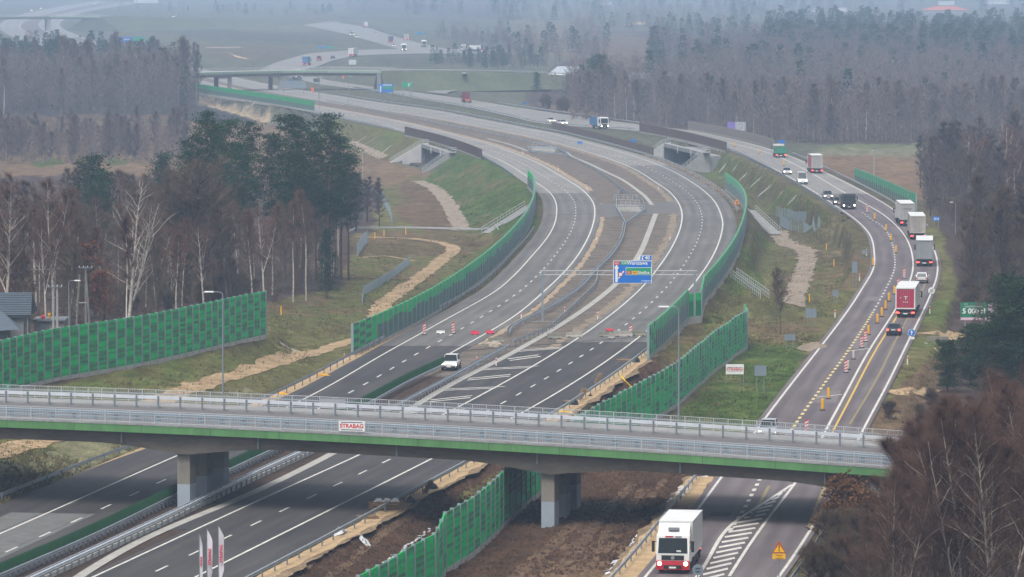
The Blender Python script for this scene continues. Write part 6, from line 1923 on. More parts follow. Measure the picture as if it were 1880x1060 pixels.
# white posts with red band
def guide_post():
    t = empty('guide_post', (0, 0, 0)); mb = MB(); mb.box((0, 0, .5), (.14, .10, 1.0)); b = mb.build('post', rw_w, t); mb = MB(); mb.box((0, 0, .78), (.145, .105, .22)); mb.build('reflector_band', rw_r, b); return t
gp_ = None
for i, (x, y, l) in enumerate([(632, 664, 'left of the closed carriageway'), (876, 670, 'just right of the white off road car'), (911, 672, 'by the guardrail near the off road car'), (957, 585, 'on the sand strip left of the gantry post'), (1037, 577, 'in the median right of the gantry post'), (1097, 587, 'in the median beside the dusty sand strip'), (1095, 441, 'at the sand strip below the stair gap'), (1230, 441, 'inside the right carriageway bend below the stair gap'), (960, 283, 'at the far median below the far gap'), (1025, 313, 'at the sand strip right of the left carriageway bend'), (1078, 348, 'where the upper sand strip ends'), (1209, 348, 'on the weedy strip left of the right carriageway'), (356, 929, 'at the foot of the left bridge pier'), (1591, 468, 'beside the small sign back at the bend'), (1578, 515, 'on the slope by the tall sign back'), (1533, 582, 'beside the old road below the small sign back'), (1666, 668, 'on the verge below the culvert mouth'), (1707, 575, 'on the verge behind the round struck sign'), (650, 213, 'far up on the sand strip of the left carriageway'), (702, 232, 'by the far sand strip above the dark brown screen')]):
    if gp_ is None: gp_ = guide_post(); t = gp_
    else: t = copy_tree(gp_)
    t.location = gp(at(x, y)) if i not in () else at(x, y); tag(t, 'white guide post with red band ' + l, 'guide post', 'white guide posts')
# small yellow marker pegs on the meadow
pg = None
for i, (x, y, l) in enumerate([(705, 434, 'left one of the pair behind the meadow bend of the track'), (745, 431, 'right one of the pair behind the meadow bend of the track'), (688, 439, 'lowest peg at the thin meadow track'), (640, 514, 'on the meadow beside the dark conifer'), (516, 579, 'on the meadow at the end of the left wood'), (1486, 555, 'on the brownish slope beside the old road'), (1531, 490, 'left of the bend on the rough slope'), (1517, 460, 'at the end of the short branch track')]):
    if pg is None:
        pg = empty('marker_peg', (0, 0, 0)); mb = MB(); mb.box((0, 0, .55), (.16, .16, 1.1)); mb.build('peg', yel, pg); mb = MB(); mb.box((0, 0, 1.14), (.22, .22, .08)); mb.build('cap', yel, pg); t = pg
    else: t = copy_tree(pg)
    t.location = on_ground(x, y); tag(t, 'yellow marker peg ' + l, 'marker peg', 'yellow marker pegs')
# water filled barriers and concrete blocks
def jersey(px, py, w_, h, m, label, name='concrete_block', cat='barrier', rz=0, grp='road closure blocks'):
    p = at(px, py, .04); s2 = F / p.y; W_ = w_ / s2; t = empty(name, p, rz, label, cat, grp)
    H_ = h / s2 * .82
    mb = MB(); mb.prism([(-.3, 0), (.3, 0), (.3, .1), (.16, H_ * .45), (.11, H_), (-.11, H_), (-.16, H_ * .45), (-.3, .1)], 'x', -W_ / 2, W_ / 2); mb.build('body', m, t)
    mb = MB()
    for x in (-W_ * .3, W_ * .3): mb.box((x, -.305, .06), (.3, .05, .1))
    mb.build('forklift_slot', rub, t); return t
cb = M('block_concrete', (.27, .25, .215), .9, .22, 1.2, fine=.1); mossy = M('mossy_concrete', (.17, .165, .13), .95, .25, 1.5)
redp = M('barrier_red_plastic', (.52, .02, .05), .5, .08, 1); whp = M('barrier_white_plastic', (.60, .58, .57), .5, .06, 1)
jersey(809, 613, 15, 7, whp, 'white plastic barrier block on the closed left carriageway', 'plastic_barrier')
jersey(872, 614.5, 15, 8, redp, 'red plastic barrier block in the inner lane of the closed carriageway', 'plastic_barrier')
jersey(899.5, 613, 14, 7.5, redp, 'red plastic barrier block beside the sand strip', 'plastic_barrier')
jersey(1119, 608, 13, 5.5, redp, 'red plastic barrier block behind the concrete blocks on the right carriageway', 'plastic_barrier')
jersey(911, 629, 29, 11, mossy, 'weathered concrete block with rubble at the sand strip')
jersey(1018.5, 622, 27, 12, mossy, 'mossy concrete block across the drain channel in the median', rz=.03)
jersey(1054, 619.5, 30, 12, cb, 'pale concrete block beside the mossy one in the median')
jersey(1113, 618.5, 27, 11.5, mossy, 'left mossy concrete block of the row on the right carriageway')
jersey(1144, 618, 34, 13, cb, 'middle pale concrete block of the row on the right carriageway')
jersey(1172, 617, 28, 12, mossy, 'right concrete block of the row at the green wall')
jersey(1123, 622.5, 9, 13, cb, 'short concrete block set crosswise in front of the row')
# rubble
def heap(px, py, n, w_, m, label, name, cat, size=.3, seed=1, h=.3, dy=1.0):
    p = gp(at(px, py, 0)) if True else None; rnd = random.Random(seed); t = empty(name, p, 0, label, cat); mb = MB()
    for k in range(n):
        x, y = rnd.gauss(0, w_ * .33), rnd.gauss(0, w_ * .33 * dy); s3 = size * rnd.uniform(.4, 1.3)
        R = Matrix.Rotation(rnd.uniform(0, 6), 3, 'Z') @ Matrix.Rotation(rnd.uniform(-.4, .4), 3, 'X')
        mb.box((x, y, s3 * .3 + rnd.random() * h), (s3 * 1.5, s3, s3 * .7), R, (rnd.uniform(.6, 1), rnd.uniform(.6, 1)))
    mb.build('pieces', m, t); return t
heap(899, 634, 26, 3.2, M('rubble', (.33, .285, .22), 1, .25, 1.5), 'low heap of broken slabs at the weathered concrete block', 'rubble_heap', 'rubble', .45, 4, .15, 2)
heap(1135, 512, 10, 1.6, sgn_w, 'white scraps lying below the large blue sign', 'scrap_heap', 'scraps', .3, 6, .1, 2)
# bags, pallets and barrels along the right guardrail
def bag(px, py, label, m, w_=1.0, h=.7, name='waste_bag', cat='bag'):
    p = gp(at(px, py, -.02)); t = empty(name, p, 0, label, cat, 'things left along the right guardrail'); rnd = random.Random(int(px)); mb = MB()
    rings = [(0, .42), (.12, .5), (.4, .48), (.7, .36), (.92, .16), (1.0, .04)]; n = 9
    for (u, r) in rings:
        for j in range(n):
            a = 2 * pi * j / n; q = r * w_ * (1 + rnd.uniform(-.16, .16)); mb.v.append((q * cos(a), q * sin(a) * 1.3, u * h * (1 + rnd.uniform(-.06, .06))))
    for k in range(len(rings) - 1):
        for j in range(n): a = k * n + j; b = k * n + (j + 1) % n; mb.f.append((a, b, b + n, a + n)); mb.m.append(0)
    mb.f.append(tuple((len(rings) - 1) * n + j for j in range(n))); mb.m.append(0)
    mb.build('sack', m, t)
    mb = MB(); mb.tube([(0, 0, h * .95), (.04, 0, h * 1.14)], [.05, .09], 6); mb.build('knot', m, t)
dbag = M('dark_sack', (.018, .024, .032), .5, .2, 2); wbag = M('white_sheet', (.52, .52, .52), .7, .12, 2)
for x, y, l in ((1168, 665, 'dark sack beside the start of the green wall and guardrail'), (1084, 727, 'dark sack on the sand verge beside the middle of the guardrail'), (1054, 743, 'dark sack just beyond the far bridge railing'), (754, 922, 'dark sack on the sand verge below the bridge near the planks'), (793, 897, 'dark sack by the guardrail below the bridge')):
    bag(x, y, l, dbag, .95, .7)
plank = M('old_planks', (.20, .125, .07), .9, .25, 2)
def pallet(px, py, label, n=5, w_=2.2, h=.5, rz=.3, tilt=0.0, lean=False):
    p = gp(at(px, py, 0), .04); t = empty('plank_stack', p, rz, label, 'planks', 'things left along the right guardrail')
    for k in range(n):
        mb = MB(); R = Matrix.Rotation(.06 * (k % 3 - 1), 3, 'Z')
        if lean: mb.box((k * .18, 0, .6), (.14, .5, 1.3), Matrix.Rotation(.5, 3, 'Y'))
        else: mb.box((0, (k % 2) * .3, .06 + k * h / n), (w_, 1.4, h / n * .8), R)
        mb.build('plank', plank, t)
    return t
pallet(704, 936, 'stack of old planks with dark gear at the guardrail below the bridge', 6, 2.2, .7, .3)
pallet(676, 951, 'flat old planks lying on the road left of the plank stack', 2, 1.6, .2, .35)
pallet(1147, 663, 'old planks beside the dark sack at the green wall start', 2, 1.8, .25, .3)
pallet(1065, 733, 'leaning boards at the guardrail right of the far railing', 3, lean=True)
pallet(1097, 704, 'leaning boards on the road side of the guardrail', 2, lean=True)
pallet(783, 905, 'two leaning boards at the guardrail below the bridge', 2, lean=True)
pallet(1045, 740, 'small board pile beside the dark sack at the far railing', 2, .8, .3, .3)
for x, y, l, dx in ((705, 932, 'three white sacks on the plank stack', 0),):
    t = empty('white_sack', gp(at(706, 935, 0), .62), 0, 'white sacks lying on the plank stack', 'sack'); 
    for k in range(3):
        mb = MB(); mb.tube([(-.9 + .7 * k, -.2, .05), (-.6 + .7 * k, .1, .22), (-.3 + .7 * k, .1, .2), (-.15 + .7 * k, 0, .05)], [.08, .2, .2, .06], 8); mb.build('sack', wbag, t)
def sheet(pts, label, seed, group=None):
    rnd = random.Random(seed); P = [gp(at(*q, 0), .06 + rnd.random() * .22) for q in pts]; c = sum(P, Vector()) / len(P); c.z += .18
    t = empty('plastic_sheet', c, 0, label, 'sheet', 'things left along the right guardrail'); mb = MB(); n = len(P)
    for k in range(n):
        a, b = P[k], P[(k + 1) % n]; m_ = a.lerp(b, .5) + Vector((0, 0, .1 * rnd.random())); i1 = a.lerp(c, .5) + Vector((0, 0, rnd.uniform(-.1, .2))); i2 = b.lerp(c, .5) + Vector((0, 0, rnd.uniform(-.1, .2)))
        mb.face([a, b, i2]); mb.face([a, i2, i1]); mb.face([i1, i2, c])
    part(mb, 'folds', wbag, t); return t
sheet([(608, 980), (618, 972), (630, 970), (637, 976), (630, 982), (615, 984)], 'crumpled white sheet on the road beside the guardrail below the bridge', 3)
sheet([(652, 977), (662, 978), (675, 982), (681, 987), (676, 989), (664, 986)], 'white sheet trailing over the sand verge towards the dark ditch', 4)
# yellow corrugated pipes on the bank
pipe_y = M('yellow_pipe', (.72, .48, .01), .5, .08, 4)
def pipe(px, label):
    P = [gp(at(x, y, 0), .12) for x, y in px]; P = smooth([on_ground(x, y) + Vector((0, 0, .14)) for x, y in px], 1)
    t = empty('drain_pipe', P[0], 0, label, 'pipe'); mb = MB(); mb.tube([p - P[0] for p in P], .075, 8); mb.build('hose', pipe_y, t)
    for q in (0, -1):
        mb = MB(); d = (P[1] - P[0]) if q == 0 else (P[-1] - P[-2]); mb.tube([P[q] - P[0] - d.normalized() * .15, P[q] - P[0] + d.normalized() * .15], .10, 8); mb.build('collar', pipe_y, t)
pipe([(1125, 696), (1137, 696), (1148, 702), (1158, 712), (1172, 719)], 'long yellow drain pipe running down the brown bank to the green wall')
pipe([(1028, 758), (1042, 759), (1053, 764), (1064, 770)], 'short yellow drain pipe behind the far bridge railing')
# yellow strips by the left guardrail
for x, y, l in ((595, 689, 'upper yellow strip lying on the sand verge by the left guardrail'), (518, 723, 'lower yellow strip lying on the sand verge by the left guardrail')):
    t = empty('yellow_strip', gp(at(x, y, 0), .05), .35, l, 'strip'); mb = MB(); mb.box((0, 0, .06), (.8, 2.2, .1)); mb.box((0, 1.0, .12), (.6, .4, .06)); mb.build('strip', yel, t)
# culvert on the right verge
cv = on_ground(1722, 632); t = empty('culvert', cv, 0, 'round culvert mouth with pale wing beams on the right verge', 'culvert')
mb = MB(); mb.box((0, .3, .25), (2.6, .5, 1.3)); mb.build('head_wall', M('culvert_stone', (.20, .175, .14), .95, .3, 2), t)
mb = MB(); mb.tube([(0, -.02, .2), (0, .06, .2)], .42, 16); mb.build('pipe_mouth', sgn_k, t)
for sx in (-1, 1):
    mb = MB(); mb.bar((sx * 1.9, -4 if sx < 0 else -3, .35), (sx * .3 * (3 if sx < 0 else 1), -10 + (2 if sx > 0 else 0), -.1), .32, .3); mb.build('wing_beam', M('timber_pale', (.30, .25, .18), .9, .2, 1), t)
# sand heap by the old road
sh = on_ground(1494, 640); t = empty('sand_heap', sh, 0, 'low pale sand heap on the verge left of the old road', 'sand heap'); mb = MB(); n = 18
for k, (r, z) in enumerate(((1.9, -.1), (1.4, .3), (.8, .5), (.3, .6))):
    for j in range(n): a = 2 * pi * j / n; q = r * (1 + .12 * sin(3 * a + k)); mb.v.append((q * cos(a), q * sin(a) * 2.2, z + .05 * sin(5 * a)))
for k in range(3):
    for j in range(n): a = k * n + j; b = k * n + (j + 1) % n; mb.f.append((a, b, b + n, a + n)); mb.m.append(0)
mb.f.append(tuple(3 * n + j for j in range(n))); mb.m.append(0); mb.build('heap', M('heap_sand', (.22, .175, .125), 1, .2, 1), t, smooth=True)

# mesh fences on the meadow
fence_m = M('fence_wire', (.22, .27, .30), .6, .1, 1)
def wire_fence(px, label, h=1.7, cat='fence'):
    P = resample([on_ground(*q) for q in px], 2.5); P = [gp(p) for p in P]; t = empty('wire_fence', P[0], 0, label, cat, 'wire fences'); mb = MB()
    for k in range(len(P) - 1):
        a, b = P[k], P[k + 1]
        for j in range(9):
            z = Vector((0, 0, .1 + (h - .15) * j / 8)); mb.bar(a + z, b + z, .022)
        for j in range(10):
            q = a.lerp(b, j / 10); mb.bar(q + Vector((0, 0, .1)), q + Vector((0, 0, h)), .018)
    part(mb, 'mesh', fence_m, t); me = post_me(.09, .09, h + .1, fence_m)
    for p in P[:95]: mesh_child('post', me, t, p - P[0])
wire_fence([(665, 560), (668, 542), (690, 530), (720, 512), (752, 486)], 'low grey wire fence along the sandy track on the meadow', 1.3)
wire_fence([(656, 472), (662, 462), (668, 452), (674, 447)], 'short tall wire fence at the edge of the left wood', 2.2)
wire_fence([(720, 412), (716, 395), (705, 375), (700, 360)], 'wire fence along the dark clump beside the mound', 1.6)
wire_fence([(1432, 416), (1450, 424), (1475, 427), (1505, 421)], 'wire fence in the hollow right of the green wall', 2.0)
wire_fence([(1425, 398), (1445, 402), (1480, 408)], 'upper wire fence in the hollow below the dark bank', 2.0)
# white rail on the meadow road
mr = [on_ground(x, y) for x, y in ((640, 430), (700, 424), (770, 424), (850, 426), (915, 428))]
guardrail([gp(p) for p in relax(smooth(mr, 4), 1)], 'white grey guardrail curving over the meadow road', 'galvanised guardrails along the roads', sp=6, rm=rail_w)

# ------------------------------------------------------------------ house and garage on the left
rt = M('roof_tile_grey', (.075, .095, .115), .7, .2, 4, stretch=(1, 1, 3)); wl = M('house_wall_grey', (.17, .175, .17), .9, .1, 1); dkw = M('eave_dark', (.025, .028, .032), .8, .1, 1)
D_h = 560.0
def hp(px, py, d=0): return at_depth(px, py, D_h + d)
he = hp(-40, 640); he.z = 2.6
hs_ = empty('house', (he.x, he.y, he.z), 0, 'grey house with dark tiled gable roof at the left picture edge', 'house')
r0, r1 = hp(-60, 538, 4), hp(59, 537, 4); e0, e1 = hp(-60, 580, 0), hp(57, 579, 0); wv = r1 - e1
mb = MB(); rows_ = 13
for k in range(rows_):
    a, b = k / rows_, (k + 1) / rows_
    z = Vector((0, -.05, .07)); mb.face([e0.lerp(r0, a) + z, e1.lerp(r1, a) + z, e1.lerp(r1, b), e0.lerp(r0, b)]); mb.face([e0.lerp(r0, a), e1.lerp(r1, a), e1.lerp(r1, a) + z, e0.lerp(r0, a) + z])
back0, back1 = Vector((e0.x, 2 * r0.y - e0.y, e0.z)), Vector((e1.x, 2 * r1.y - e1.y, e1.z)); mb.face([r0, r1, back1, back0])
part(mb, 'roof', rt, hs_)
mb = MB(); zf_ = 2.4; x1 = e1.x - .9
mb.box(((e0.x + x1) / 2, r0.y, (zf_ + e1.z) / 2), (x1 - e0.x, 2 * (r0.y - e0.y) - .8, e1.z - zf_ - .02)); mb.face([(x1, e1.y + .4, e1.z), (x1, back1.y - .4, e1.z), (x1, r1.y, r1.z - .15)])
part(mb, 'wall', wl, hs_)
mb = MB(); mb.face([e1, back1, r1]); mb.face([e1 + Vector((-.02, 0, 0)), e1 + Vector((-.02, 0, -.3)), e0 + Vector((0, 0, -.3)), e0]); part(mb, 'eave', dkw, hs_)
mb = MB(); mb.box((hp(50, 590).x, e1.y + .3, (zf_ + e1.z) / 2), (.18, .18, e1.z - zf_)); part(mb, 'corner_post', wl, hs_)
mb = MB(); mb.box((x1 + .01, r1.y - .5, e1.z - 1.0), (.04, 1.6, 1.2)); part(mb, 'window', glass, hs_)
# low porch roof
q0, q1, q2, q3 = hp(-60, 575, -2), hp(3, 572, -2), hp(37, 605, -6), hp(-60, 612, -6)
mb = MB(); mb.face([q0, q1, q2, q3]); mb.face([q1, hp(8, 575, 0), hp(40, 603, -2), q2]); part(mb, 'porch_roof', rt, hs_)
mb = MB(); a = hp(-20, 615, -3); mb.box((a.x, a.y, 3.3), (4.6, 3, 2.0)); part(mb, 'porch_wall', wl, hs_)
ga = hp(94, 600, 10); gt_ = empty('garage', (ga.x, ga.y, 2.5), 0, 'low flat roofed grey garage between the house and the power pole', 'garage')
mb = MB(); w_g = 60 / (F / ga.y); zt = hp(94, 587, 10).z
mb.box((ga.x, ga.y, (2.4 + zt) / 2), (w_g - .3, 5, zt - 2.4)); part(mb, 'wall', M('garage_wall', (.19, .17, .155), .9, .1, 1), gt_)
mb = MB(); mb.box((ga.x, ga.y - .1, zt + .1), (w_g, 5.4, .2)); part(mb, 'flat_roof', M('garage_roof', (.14, .15, .16), .7, .1, 1), gt_)
mb = MB(); mb.box((ga.x - .6, ga.y - 2.52, 3.5), (1.3, .06, 2.0)); part(mb, 'door', M('garage_door', (.10, .115, .12), .7, .1, 1), gt_)
for px, m, l in ((90.5, yel, 'orange yellow garden ornament on the garage roof'), (79, sgn_r, 'red rounded garden ornament on the garage roof')):
    p = hp(px, 586.5, 8); t = empty('garden_ornament', (p.x, p.y, zt + .2), 0, l, 'ornament'); mb = MB()
    mb.tube([(0, 0, 0), (0, 0, .15), (0, 0, .5), (0, 0, .7)] if px > 85 else [(0, 0, 0), (0, 0, .2), (0, 0, .4), (0, 0, .48)], [.08, .10, .2, .2] if px > 85 else [.2, .28, .22, .08], 8); mb.build('body', m, t)
    mb = MB(); mb.box((0, 0, .03), (.3, .3, .06)); mb.build('base', chas, t)
# ------------------------------------------------------------------ far buildings
def barn(px, base, w_, wall_top, ridge, depth, wm, rm_, label, name='farm_building', ridge_along=True, rz=0, win=0, sk=0.0):
    p = at(px, base, -.3 if base < 150 else -3) if base < 150 else on_ground(px, base); s2 = F / p.y; W_ = w_ / s2; h1 = (base - wall_top) / s2; h2 = (base - ridge) / s2
    t = empty(name, p, rz, label, 'building')
    mb = MB(); mb.box((0, depth / 2, h1 / 2), (W_, depth, h1))
    if not ridge_along: mb.face([(-W_ / 2, 0, h1), (W_ / 2, 0, h1), (0, 0, h2)])
    mb.build('wall', wm, t)
    mb = MB(); o = .4
    if ridge_along:
        mb.face([(-W_ / 2 - o, -o, h1), (W_ / 2 + o, -o, h1), (W_ / 2 + o - sk, depth / 2, h2), (-W_ / 2 - o + sk, depth / 2, h2)]); mb.face([(W_ / 2 + o, depth + o, h1), (-W_ / 2 - o, depth + o, h1), (-W_ / 2 - o + sk, depth / 2, h2), (W_ / 2 + o - sk, depth / 2, h2)])
        mb.face([(W_ / 2 + o, -o, h1), (W_ / 2 + o, depth + o, h1), (W_ / 2 + o - sk, depth / 2, h2)]); mb.face([(-W_ / 2 - o, -o, h1), (-W_ / 2 - o, depth + o, h1), (-W_ / 2 - o + sk, depth / 2, h2)])
    else:
        for sx in (-1, 1): mb.face([(sx * (W_ / 2 + o), -o, h1), (0, -o, h2), (0, depth + o, h2), (sx * (W_ / 2 + o), depth + o, h1)])
    mb.build('roof', rm_, t)
    for k in range(win):
        mb = MB(); mb.box((-W_ * .35 + W_ * .7 * k / max(1, win - 1), -.03, h1 * .5), (W_ * .5 / max(2, win), .08, h1 * .3)); mb.build('window', glass, t)
    return t
hw = M('hall_white', (.55, .55, .54), .7, .05, 1); hr = M('hall_roof', (.36, .39, .42), .6, .08, 1)
barn(1022, 156, 28, 139, 137, 26, hw, hw, 'white hall gable end with dark windows behind the conifers', 'industrial_hall', True, win=2)
barn(1043, 150, 62, 138, 124, 40, hw, hr, 'wide white hall with pale grey sloping roof behind the conifers', 'industrial_hall', True, win=3, sk=3)
barn(1198, 150, 86, 144, 134, 30, hw, M('hall_roof_white', (.48, .49, .50), .6, .06, 1), 'long low white hall half hidden by bare trees', 'industrial_hall', True, win=4, sk=2)
t = barn(1004, 166, 18, 153, 152.6, 3.0, M('container_orange', (.45, .13, .05), .6, .1, 1), M('container_orange'), 'orange shipping container left of the white hall', 'shipping_container'); 
p = on_ground(984, 166); t = empty('covered_boat', p, 0, 'small white covered load near the orange container', 'load'); mb = MB(); mb.prism([(-1.2, 0), (1.2, 0), (.9, .9), (0, 1.3), (-1, .8)], 'y', 0, 4); mb.build('cover', hw, t); mb = MB(); mb.box((0, 2, .1), (2.6, 4.4, .2)); mb.build('pallet', plank, t)
p_r = M('roof_red', (.46, .12, .07), .8, .12, 1)
barn(1738, 26, 84, 19, 12, 30, M('wall_dull', (.22, .21, .20), .9, .1, 1), p_r, 'far farmhouse with a broad red roof at the top right', 'farmhouse', True, sk=12)
barn(1738, 10, 28, 2, -4, 16, hw, M('roof_dark', (.10, .10, .11), .8, .1, 1), 'far pale house above the red roof', 'farmhouse')
barn(1498, 22, 26, 15, 11, 16, hw, M('roof_dark'), 'far pale house among trees left of the red roof', 'farmhouse')
barn(1548, 22, 14, 14, 10, 12, hw, M('roof_dark'), 'far small pale house right of another pale house', 'farmhouse')
barn(268, 6, 44, -4, -8, 20, hw, hw, 'far white flat hall at the top left', 'industrial_hall', sk=0)
barn(320, 11, 14, 5, 2, 10, M('wall_dull'), M('roof_dark'), 'far small house right of the white hall at the top left', 'farmhouse')
barn(1835, 8, 40, 0, -5, 20, hw, M('roof_grey', (.25, .26, .28), .8, .1, 1), 'far pale house at the top right corner', 'farmhouse')
barn(1115, 10, 16, 4, 1, 12, hw, M('roof_dark'), 'far pale house in the middle of the top edge', 'farmhouse')
barn(955, 95, 14, 84, 80, 8, M('wall_dull'), M('roof_dark'), 'far grey shed beside the slip road end', 'shed')
# ------------------------------------------------------------------ distant bridges
def far_bridge(px, ztop, w_, piers, label, gcol, rail_h=1.1, abut=None):
    P = smooth([at(x, y, ztop) for x, y in px], 10); t = empty('distant_bridge', P[0] * 1.0, 0, label, 'bridge')
    mb = MB(); mb.sweep(P, [(0, -.9), (0, 0), (-w_, 0), (-w_, -.9)], closed=True); part(mb, 'deck', concrete, t)
    mb = MB(); mb.sweep(P, [(.06, -.75), (.06, .05), (-.3, .05), (-.3, -.75)], closed=True); part(mb, 'edge_beam', gcol, t)
    mb = MB(); mb.sweep(P, [(-1.2, -1.9), (-1.2, -.88), (-w_ + 1.2, -.88), (-w_ + 1.2, -1.9)], closed=True); part(mb, 'girder', concrete_d, t)
    for o in (-.1, -w_ + .1):
        mb = MB(); mb.sweep(P, [(o, rail_h - .1), (o + .05, rail_h - .1), (o + .05, rail_h), (o, rail_h)], closed=True); mb.sweep(P, [(o, rail_h * .45), (o + .05, rail_h * .45), (o + .05, rail_h * .5), (o, rail_h * .5)], closed=True)
        Q = resample(P, 2.2)
        for q in offset(Q, o): mb.bar(q, q + Vector((0, 0, rail_h)), .07)
        part(mb, 'railing', rail_w, t)
    for (x, zb_, wd) in piers:
        i = min(range(len(P)), key=lambda k: abs(proj(P[k])[0] - x)); c = offset(P, -2.2)[i]; c2 = offset(P, -w_ + 2.2)[i]
        for q in (c, c2):
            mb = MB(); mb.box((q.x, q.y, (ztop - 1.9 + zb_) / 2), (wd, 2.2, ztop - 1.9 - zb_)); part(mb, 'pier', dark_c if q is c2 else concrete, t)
        mb = MB(); m_ = (c + c2) / 2; mb.box((m_.x, m_.y, ztop - 2.1), (wd * 1.6, w_ - 2, .7)); part(mb, 'pier_cap', concrete, t)
    return t, P
fb, P = far_bridge([(300, 135), (360, 134), (430, 132), (520, 130), (600, 129.5), (700, 130.5)], 7.0, 11, [(430, -.3, 1.6), (551, -.3, 1.6), (682, -.3, 2.4)], 'distant green edged bridge crossing both motorway carriageways', M('far_green_edge', (.20, .29, .21), .7, .08, 1))
# right abutment cone and embankment of the distant bridge
er = relax(smooth([at(x, y, z) for x, y, z in ((700, 130.5, 7.0), (760, 131, 7.0), (850, 131.5, 6.6), (940, 133, 6.0), (1020, 136, 5.0), (1080, 142, 3.0))], 12), 2)
mb = MB(); n_ = len(er); f1 = offset(er, 0); f2 = offset(er, -11)
for k in range(n_):
    for q, o, z in ((f1, 9.5, -.4), (f1, 0, None), (f2, 0, None), (f2, -10, -.4)):
        p = offset(q, o)[k] if o else q[k]; p = Vector((p.x, p.y, z if z is not None else er[k].z - .05)); mb.v.append(tuple(p))
for k in range(n_ - 1):
    for j in range(3): a = k * 4 + j; mb.f.append((a, a + 1, a + 5, a + 4)); mb.m.append(0)
mb.face([mb.v[k_] for k_ in range(4)])
tag(mb.build('road_embankment', M('bank_grass', (.085, .095, .05), 1, .25, .08, fine=.2)), kind='structure')
ribbon('bridge_approach', offset(er, -1.5), offset(er, -10), asph_far, .03)
guardrail(offset(er, -.8), 'far guardrail on the embankment right of the distant bridge', 'galvanised guardrails along the roads', sp=14, rm=rail_w, maxp=40)
mb = MB(); a0, b0 = at(690, 160, -.2), at(684, 136, 0); tp = er[0]
apx = Vector((tp.x, tp.y - .5, 6.2)); base_ = [at(684, 159, -.2), at(705, 164, -.2), at(735, 160, -.2), at(742, 152, -.2)]
for k in range(3): mb.face([base_[k], base_[k + 1], apx])
ab = empty('abutment_cone', base_[0], 0, 'pale concrete slope cone under the right end of the distant bridge', 'abutment'); part(mb, 'cone', concrete, ab)
mb = MB(); q = offset(er, -5)[0]; mb.box((q.x + .2, q.y, 3), (2, 9, 6.4)); part(mb, 'back_wall', dark_c, ab)
for q in ((728, 133, 738, 151), (852, 135, 868, 157)):
    a = at(q[0], q[1], 6.0); b = at(q[2], q[3], .0); mb = MB(); mb.bar(a + Vector((0, -2, .2)), b + Vector((0, 0, .2)), 1.6, .5)
    t = empty('bank_flume', a, 0, 'pale concrete flume on the far embankment ' + ('near the green sign' if q[0] < 800 else 'further right'), 'flume'); part(mb, 'flume', concrete, t)
far_bridge([(-60, 33), (0, 31), (90, 30), (185, 30.5)], 10.0, 12, [(85, -.3, 2.6), (176, -.3, 2.6)], 'most distant bridge crossing the motorway at the upper left corner', M('far_green_edge'))
er2 = smooth([at(x, y, z) for x, y, z in ((185, 30.5, 10), (240, 31, 9.5), (330, 33, 8), (480, 36, 5))], 20)
mb = MB(); n_ = len(er2); g1 = offset(er2, 18); g0 = er2; g2 = offset(er2, -12); g3 = offset(er2, -30)
for k in range(n_):
    for q, z in ((g1, -.4), (g0, er2[k].z - .05), (g2, er2[k].z - .05), (g3, -.4)): mb.v.append((q[k].x, q[k].y, z))
for k in range(n_ - 1):
    for j in range(3): a = k * 4 + j; mb.f.append((a, a + 1, a + 5, a + 4)); mb.m.append(0)
mb.face([mb.v[k_] for k_ in range(4)])
tag(mb.build('road_embankment', M('bank_grass')), kind='structure')
ribbon('bridge_approach', offset(er2, -2), offset(er2, -10), asph_far, .03)
vn = [c for c in [er2[2]]][0]
car('far white van driving on the embankment right of the most distant bridge', proj(offset(er2, -4)[2])[0], proj(offset(er2, -4)[2])[1], er2, -1, 'mid', wht, 'van', 'off')
van = [o for o in bpy.data.objects if o.get('label', '').startswith('far white van driving')][0]
van.location = offset(er2, -4)[2] + Vector((0, 0, .05))
# roof of the sky-facing sheds and small orange marker
for x, y, l in ((574, 172, 'far orange marker board beside the carriageway'), (630, 147, 'far small orange sign under the distant bridge')):
    p = on_ground(x, y); t = empty('marker_board', p, 0, l, 'marker board'); board(t, 0, 1.4, .8, 1.6, M('marker_orange', (.7, .14, .03), .6, .05, 1), 0, .1); legs(t, (0,), 1.6, .08)
# ------------------------------------------------------------------ trees
def vmat(name, col, rv=.18, var=.2, scale=.6, rough=1.0, trunk=False):
    m = M(name, col, rough, var, scale, spec=.05)
    n = m.node_tree; b = n.nodes['Principled BSDF']
    src = b.inputs['Base Color'].links[0].from_socket
    oi = n.nodes.new('ShaderNodeObjectInfo')
    mr = n.nodes.new('ShaderNodeMapRange')
    mr.inputs['To Min'].default_value = 1 - rv; mr.inputs['To Max'].default_value = 1 + rv
    n.links.new(oi.outputs['Random'], mr.inputs['Value'])
    sc_ = n.nodes.new('ShaderNodeVectorMath'); sc_.operation = 'SCALE'
    n.links.new(src, sc_.inputs[0]); n.links.new(mr.outputs[0], sc_.inputs['Scale'])
    n.links.new(sc_.outputs[0], b.inputs['Base Color'])
    return m
bark_w = vmat('birch_bark', (.46, .42, .36), .15, .45, 2.2)
bark_t = vmat('thicket_bark', (.30, .26, .22), .2, .4, 2.2)
bark_f = vmat('far_bark', (.25, .215, .185), .2, .3, 1.5)
bark_g = vmat('grey_bark', (.11, .095, .080), .2, .3, 1.5)
bark_d = vmat('dark_bark', (.042, .035, .030), .2, .3, 1.5)
bark_p = vmat('pine_bark', (.115, .062, .038), .2, .3, 1.0)
tw_red = vmat('reddish_twigs', (.125, .070, .052), .22, .25, .5)
tw_brn = vmat('brown_twigs', (.098, .070, .048), .25, .25, .5)
tw_pale = vmat('pale_twigs', (.15, .115, .095), .2, .25, .5)
tw_thick = vmat('thicket_twigs', (.104, .060, .044), .22, .25, .5)
